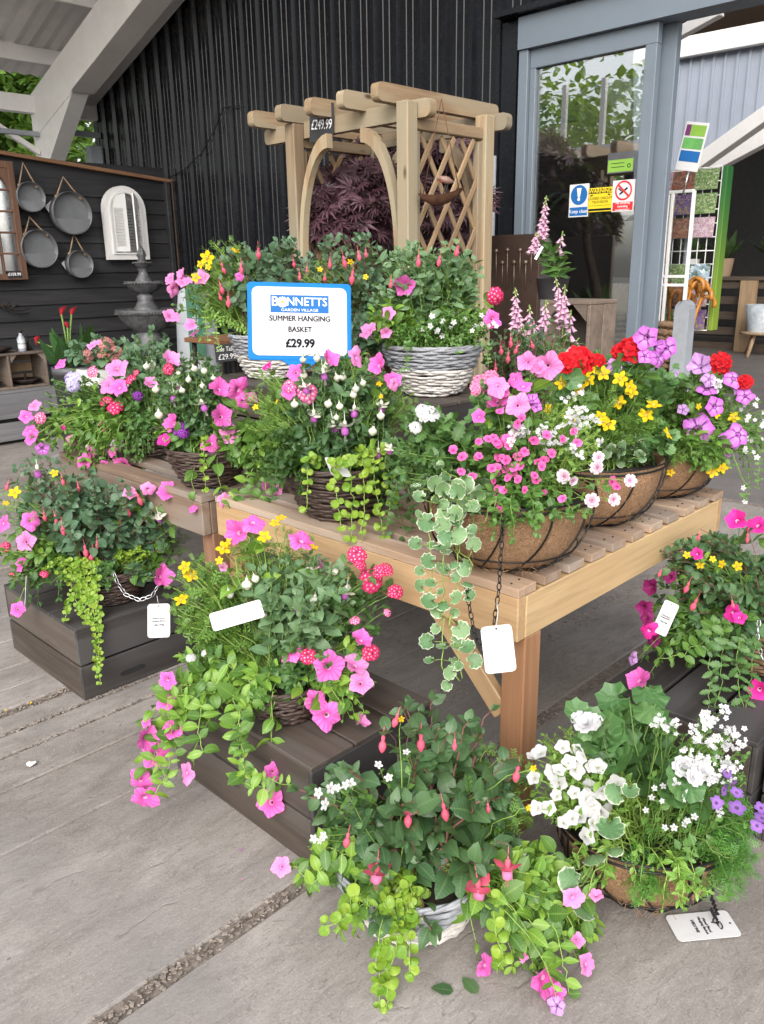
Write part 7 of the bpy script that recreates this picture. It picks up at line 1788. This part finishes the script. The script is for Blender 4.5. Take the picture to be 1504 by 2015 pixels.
p = foxglove(b, [(1093, 545, 1110, 625, dq, 22), (1112, 560, 1112, 640, dq+.04, 18), (1075, 590, 1070, 640, dq, 12), (1124, 610, 1122, 660, dq, 8), (1140, 665, 1110, 700, dq, 8)], (1100, 690, dq, 70), 40, .1); p.finish()
Yp = 3.3; q = at(1020, 700, Y=Yp)
b = pot('potted foxglove with pink spikes just right of the white basket', q.x, Yp, 0, .13, .28, M['pot_grey'])
dq = depth(V((q.x, Yp, 1.1)))
p = foxglove(b, [(1014, 566, 1018, 640, dq, 22), (1042, 600, 1045, 655, dq, 14), (1030, 640, 1035, 690, dq-.05, 10)], (1020, 710, dq, 50), 18, .11); p.finish()
q = at(1010, 720, Y=2.72)
b = pot('dark leaved potted fuchsia with red buds behind the coir baskets', q.x-.1, 2.98, 0, .15, .62, M['pot_grey'])
p = Plant(b[0], 'fuchsia_plant', 'fuchsia', .042, 'stem_red', 90, V((b[1].x, b[1].y, .6)), depth(V((b[1].x, b[1].y, 1.0))), .15, .62, .58); p.region(1010, 690, 70, 40, 46, .16, .0, nl=6); p.region(1060, 660, 60, 30, 20, .14, .1, nl=6); p.region(985, 720, 40, 40, 16, .12, -.05, nl=6)
p.flowers('fuch_bud', [(1000, 705, 24), (985, 690, 22), (1018, 690, 22), (1045, 680, 20), (975, 725, 20), (1005, 675, 22)]); p.finish()
# calla lily and hydrangea at the left
q = at(140, 775, d=5.5)
b = pot('hydrangea with dusky pink heads in a white square pot behind the left baskets', -3.95, 2.02, .0, .12, at(135, 725, d=depth(V((-3.95, 2.02, .9)))).z, M['pot_white'], square=True)
dq = depth(V((-3.95, 2.02, .95)))
p = Plant(b[0], 'hydrangea_plant', 'fuchsia_blue', .07, 'stem_green', 40, b[1], dq, .12, b[3], b[3]-.02); p.region(190, 690, 55, 30, 14, .14, .0, nl=5); p.flowers('hyd', [(211, 670, 32), (165, 700, 28), (223, 690, 32), (198, 690, 24)], d=-.1); p.finish()
cq = at(135, 690, d=6.2)
b = pot('red calla lily with broad green leaves in a dark pot before the fence', cq.x, cq.y, 0, .14, cq.z-.12, M['pot_grey'])
p = Plant(b[0], 'calla_plant', 'calla', .3, 'stem_green', 40, b[1], 6.2, .14, b[3], b[3]-.02)
for k in range(26):
    a = rnd(0, 6.28); s = V((b[1].x+rnd(-.08, .08), b[1].y+rnd(-.08, .08), b[3])); p.leaf(s+V((0, 0, rnd(0, .06))), V((math.cos(a)*.45, math.sin(a)*.45, rnd(.5, 1.1))), up=(EYE-s).normalized()*.6+V((math.cos(a), math.sin(a), .5)), size=rnd(.2, .33))
def spathe(x, y, px):
    q = at(x, y, d=6.15); s = px*6.15/FPX; f_ = FB(); n = 10
    f_.ring_surface([(lambda a, r=r, z=z, o=o: (r*math.cos(a)*s+o*s, r*math.sin(a)*s, z*s+(.35*math.cos(a) if z > .5 else 0)*s)) for r, z, o in ((.05, -.5, 0), (.14, -.1, 0), (.28, .35, .05), (.42, .55, .12))], n, 0, [.1, .4, .8, 1]); me = f_.mesh('calla', [P['calla']])
    link('calla_flower', me, Matrix.Translation(q) @ Matrix.Rotation(rnd(-1, 1), 4, 'Z') @ Matrix.Rotation(.2, 4, 'Y'), po); 
    return q
for (x, y, px) in ((121, 618, 30), (141, 618, 28), (133, 643, 16), (72, 672, 20)):
    q_ = at(x, y, d=6.15); o_ = V((b[1].x, b[1].y, b[3])); p.mb.tube([o_, lerp(o_, q_, .5)+V((0, 0, .05)), q_], .007, 5)
po = p.finish()
for a_ in ((121, 616, 18), (141, 616, 17), (133, 643, 13), (72, 672, 15)): spathe(*a_)

# ------------------------------------------------------------------ purple Japanese maple inside the arch
mt_ = at(700, 480, d=5.0); my = (pgy0+pgy1)/2+.1; mx = at(690, 480, Y=my).x
mp = thing('japanese_maple', 'dark purple Japanese maple growing inside the pergola arch', 'tree', (mx, my, 0))
tr = MB(); tr.tube([(mx, my, .3), (mx+.02, my, .8), (mx-.02, my+.02, 1.2)], [.035, .028, .02], 8)
bl = []
DM = depth(V((mx, my, 1.6)))
def mclump(cx, cy, rx, ry, n, dz, d0=0):
    for _ in range(n):
        while True:
            u, v = rnd(-1, 1), rnd(-1, 1)
            if u*u+v*v < 1: break
        q = at(cx+u*rx, cy+v*ry, d=DM+d0+rnd(-1, 1)*dz*math.sqrt(1-u*u-v*v))
        if random.random() < .12: tr.tube([V((mx-.02, my+.02, 1.2)), lerp(V((mx, my, 1.2)), q, .5)+V((0, 0, .08)), q], [.009, .005, .002], 4)
        for k in range(4):
            a = rnd(0, 6.28); d = V((math.cos(a), math.sin(a), rnd(-.7, .1))); tc = (EYE-q).normalized()
            sz = rnd(.075, .125); bl.append((random.randrange(4), frame_yz(q+rv(.02), d, V((0, 0, .6))+tc*rnd(.3, 1.1)+rv(.3)) @ Matrix.Diagonal((sz, sz, sz, 1))))
mclump(690, 405, 92, 82, 420, .3, -.15); mclump(640, 420, 45, 60, 140, .22, -.25); mclump(770, 350, 60, 60, 120, .3); mclump(880, 370, 60, 120, 220, .3, .1); mclump(945, 390, 22, 24, 24, .1, .1); mclump(850, 280, 50, 50, 60, .2, .1); mclump(720, 330, 40, 40, 60, .2)
tr.obj('branches', M['bark'], mp)
bl.sort(key=lambda q: depth(q[1].translation))
for v_, Mx in bl[:300]: link('leaf', GREEN['maple']['me'][v_], Mx, mp)
link('foliage', merge(bl[300:], 'foliage', 'maple'), Matrix(), mp, 'stuff')
b = pot('black tub', mx, my, 0, .22, .34, M['pot_grey'])
tag(b[0], 'large dark tub under the purple maple', 'plant pot')

# ------------------------------------------------------------------ leaves and petals dropped on the floor
fl_ = []
for lab, x, y, a in (('fallen green leaf lying left of the other on the front floor', 893, 1950, 2.2), ('fallen green leaf lying right of the other on the front floor', 940, 1955, 1.4)):
    q = at(x, y, Z=.004); o = link('fallen_leaf', GREEN['fuchsia']['me'][2], Matrix.Translation(q) @ Matrix.Rotation(a, 4, 'Z') @ Matrix.Diagonal((.05, .05, .03, 1))); tag(o, lab, 'leaf')
for lab, x, y, s in (('scrap of crumpled white paper on the floor at the left', 62, 1504, .014),):
    m_ = MB(); q = at(x, y, Z=.004); pts = [q+V((rnd(-s, s)*1.6, rnd(-s, s), rnd(0, .008))) for _ in range(9)]
    m_.add([q+V((math.cos(k)*s*rnd(.7, 1.5), math.sin(k)*s*rnd(.7, 1.2), rnd(0, .007))) for k in np.linspace(0, 5.6, 8)]+[q+V((0, 0, .009))], [(k, (k+1) % 8, 8) for k in range(8)], 0, False); tag(m_.obj('paper_scrap', M['paper_scrap']), lab, 'litter')
for lab, x, y, mt, s in (('small purple petal on the bare floor left of the white basket', 469, 1672, 'star', .007), ('tiny pink petal on the floor below the purple one', 475, 1732, 'pink', .004), ('orange petal in the wide floor joint at the left', 60, 1385, 'bid', .008), ('orange petal at the left end of the floor joint', 15, 1398, 'bid', .007), ('red petal on the floor under the table', 1056, 1291, 'ger_red', .008)):
    q = at(x, y, Z=.006); f_ = FB(); f_.petal(Matrix(), 1, .5, 0, .3, 3); tag(link('fallen_petal', f_.mesh('petal', [P[mt]]), Matrix.Translation(q) @ Matrix.Rotation(rnd(0, 6), 4, 'Z') @ Matrix.Diagonal((s, s*1.6, s, 1))), lab, 'petal')

# ------------------------------------------------------------------ trees beyond the fence and behind the viewer
kind('tree', L3(lambda k: leaf_t(sn(.8, .8, .34), 3, .2, .6, 0, 0, k)), leaf_mat('tree_leaf', (.07, .16, .03), (.17, .3, .06), veins=0, trans=.4))
def crown_mesh(seed, n=2300):
    rs = random.Random(seed); items = []
    blobs = [(V((rs.uniform(-1, 1)*1.3, rs.uniform(-1, 1)*1.3, rs.uniform(-.9, 1.3))), rs.uniform(.6, 1.1)) for _ in range(11)]
    for _ in range(n):
        c, r = rs.choice(blobs); d = V((rs.gauss(0, 1), rs.gauss(0, 1), rs.gauss(0, 1))).normalized()*r*rs.uniform(.55, 1)**.5
        p = c+d; s = rs.uniform(.1, .17); items.append((rs.randrange(4), frame_yz(p, V((rs.gauss(0, 1), rs.gauss(0, 1), rs.gauss(-.3, .6))), V((rs.gauss(0, .5), rs.gauss(0, .5), 1))) @ Matrix.Diagonal((s, s, s, 1))))
    return merge(items, 'crown', 'tree')
crowns = [crown_mesh(1), crown_mesh(2), crown_mesh(3, 8000), crown_mesh(4, 8000)]
def tree(label, x, y, h, s, k, grp):
    t = thing('tree', label, 'tree', (x, y, 0), grp)
    m_ = MB(); m_.tube([(x, y, -.02), (x+.1, y, h*.35), (x-.1, y+.1, h*.7), (x, y, h)], [.2*s, .16*s, .1*s, .04*s], 8)
    for q in range(6): a = q*1.1; z = h*(.45+.08*q); m_.tube([(x, y, z), (x+math.cos(a)*s*.8, y+math.sin(a)*s*.8, z+.5*s), (x+math.cos(a)*s*1.5, y+math.sin(a)*s*1.5, z+.8*s)], [.07*s, .05*s, .02*s], 5)
    m_.obj('trunk', M['bark'], t, Matrix()); o = link('crown', crowns[k], Matrix.Translation((x, y, h)) @ Matrix.Rotation(rnd(0, 6), 4, 'Z') @ Matrix.Diagonal((s, s, s, 1)), t, 'stuff')
tree('green tree seen through the gap beside the white column above the fence', -17, 6.3, 3.9, 1.5, 2, 'trees beyond the fence')
tree('pale green tree at the far left above the fence', -16, 4.0, 4.5, 1.5, 3, 'trees beyond the fence')
tree('tree standing further back behind the two trees above the fence', -22, 7.2, 4.4, 2.2, 2, 'trees beyond the fence')
for k, (x, y) in enumerate(((-9, -12), (-13.5, -11), (-5, -14), (-17.5, -12), (-1, -14))):
    tree('leafy green tree behind the open front of the canopy, reflected in the door glass', x, y, 4.2, 2.0, k % 2, 'trees reflected in the door glass')
# glazed screen behind the viewer (seen mirrored in the door)
gs = thing('glazed_screen', 'tall white framed glass screen mirrored in the door glass', 'screen', (-8, -4.6, 0))
for k in range(7): plank('mullion', (-10.5+k*.85, -4.6, 2.4), (.09, .1, 4.8), M['steel_white'], gs)
for z in (1.15, 2.3, 3.6): plank('transom', (-7.95, -4.6, z), (5.2, .09, .1), M['steel_white'], gs)
for k in range(6): link('pane', cbox_mesh((.755, .006, 3.5), M['clear'], .001), Matrix.Translation((-10.075+k*.85, -4.56, 2.95)), gs)

# lettering to real meshes
bpy.context.view_layer.update()
dg = bpy.context.evaluated_depsgraph_get()
for o in [o for o in S.objects if o.type == 'FONT']:
    me = bpy.data.meshes.new_from_object(o.evaluated_get(dg)); par, ml = o.parent, o.matrix_local.copy()
    n = o.name; bpy.data.objects.remove(o, do_unlink=True)
    k = bpy.data.objects.new('lettering', me); C.objects.link(k); k.parent = par; k.matrix_local = ml
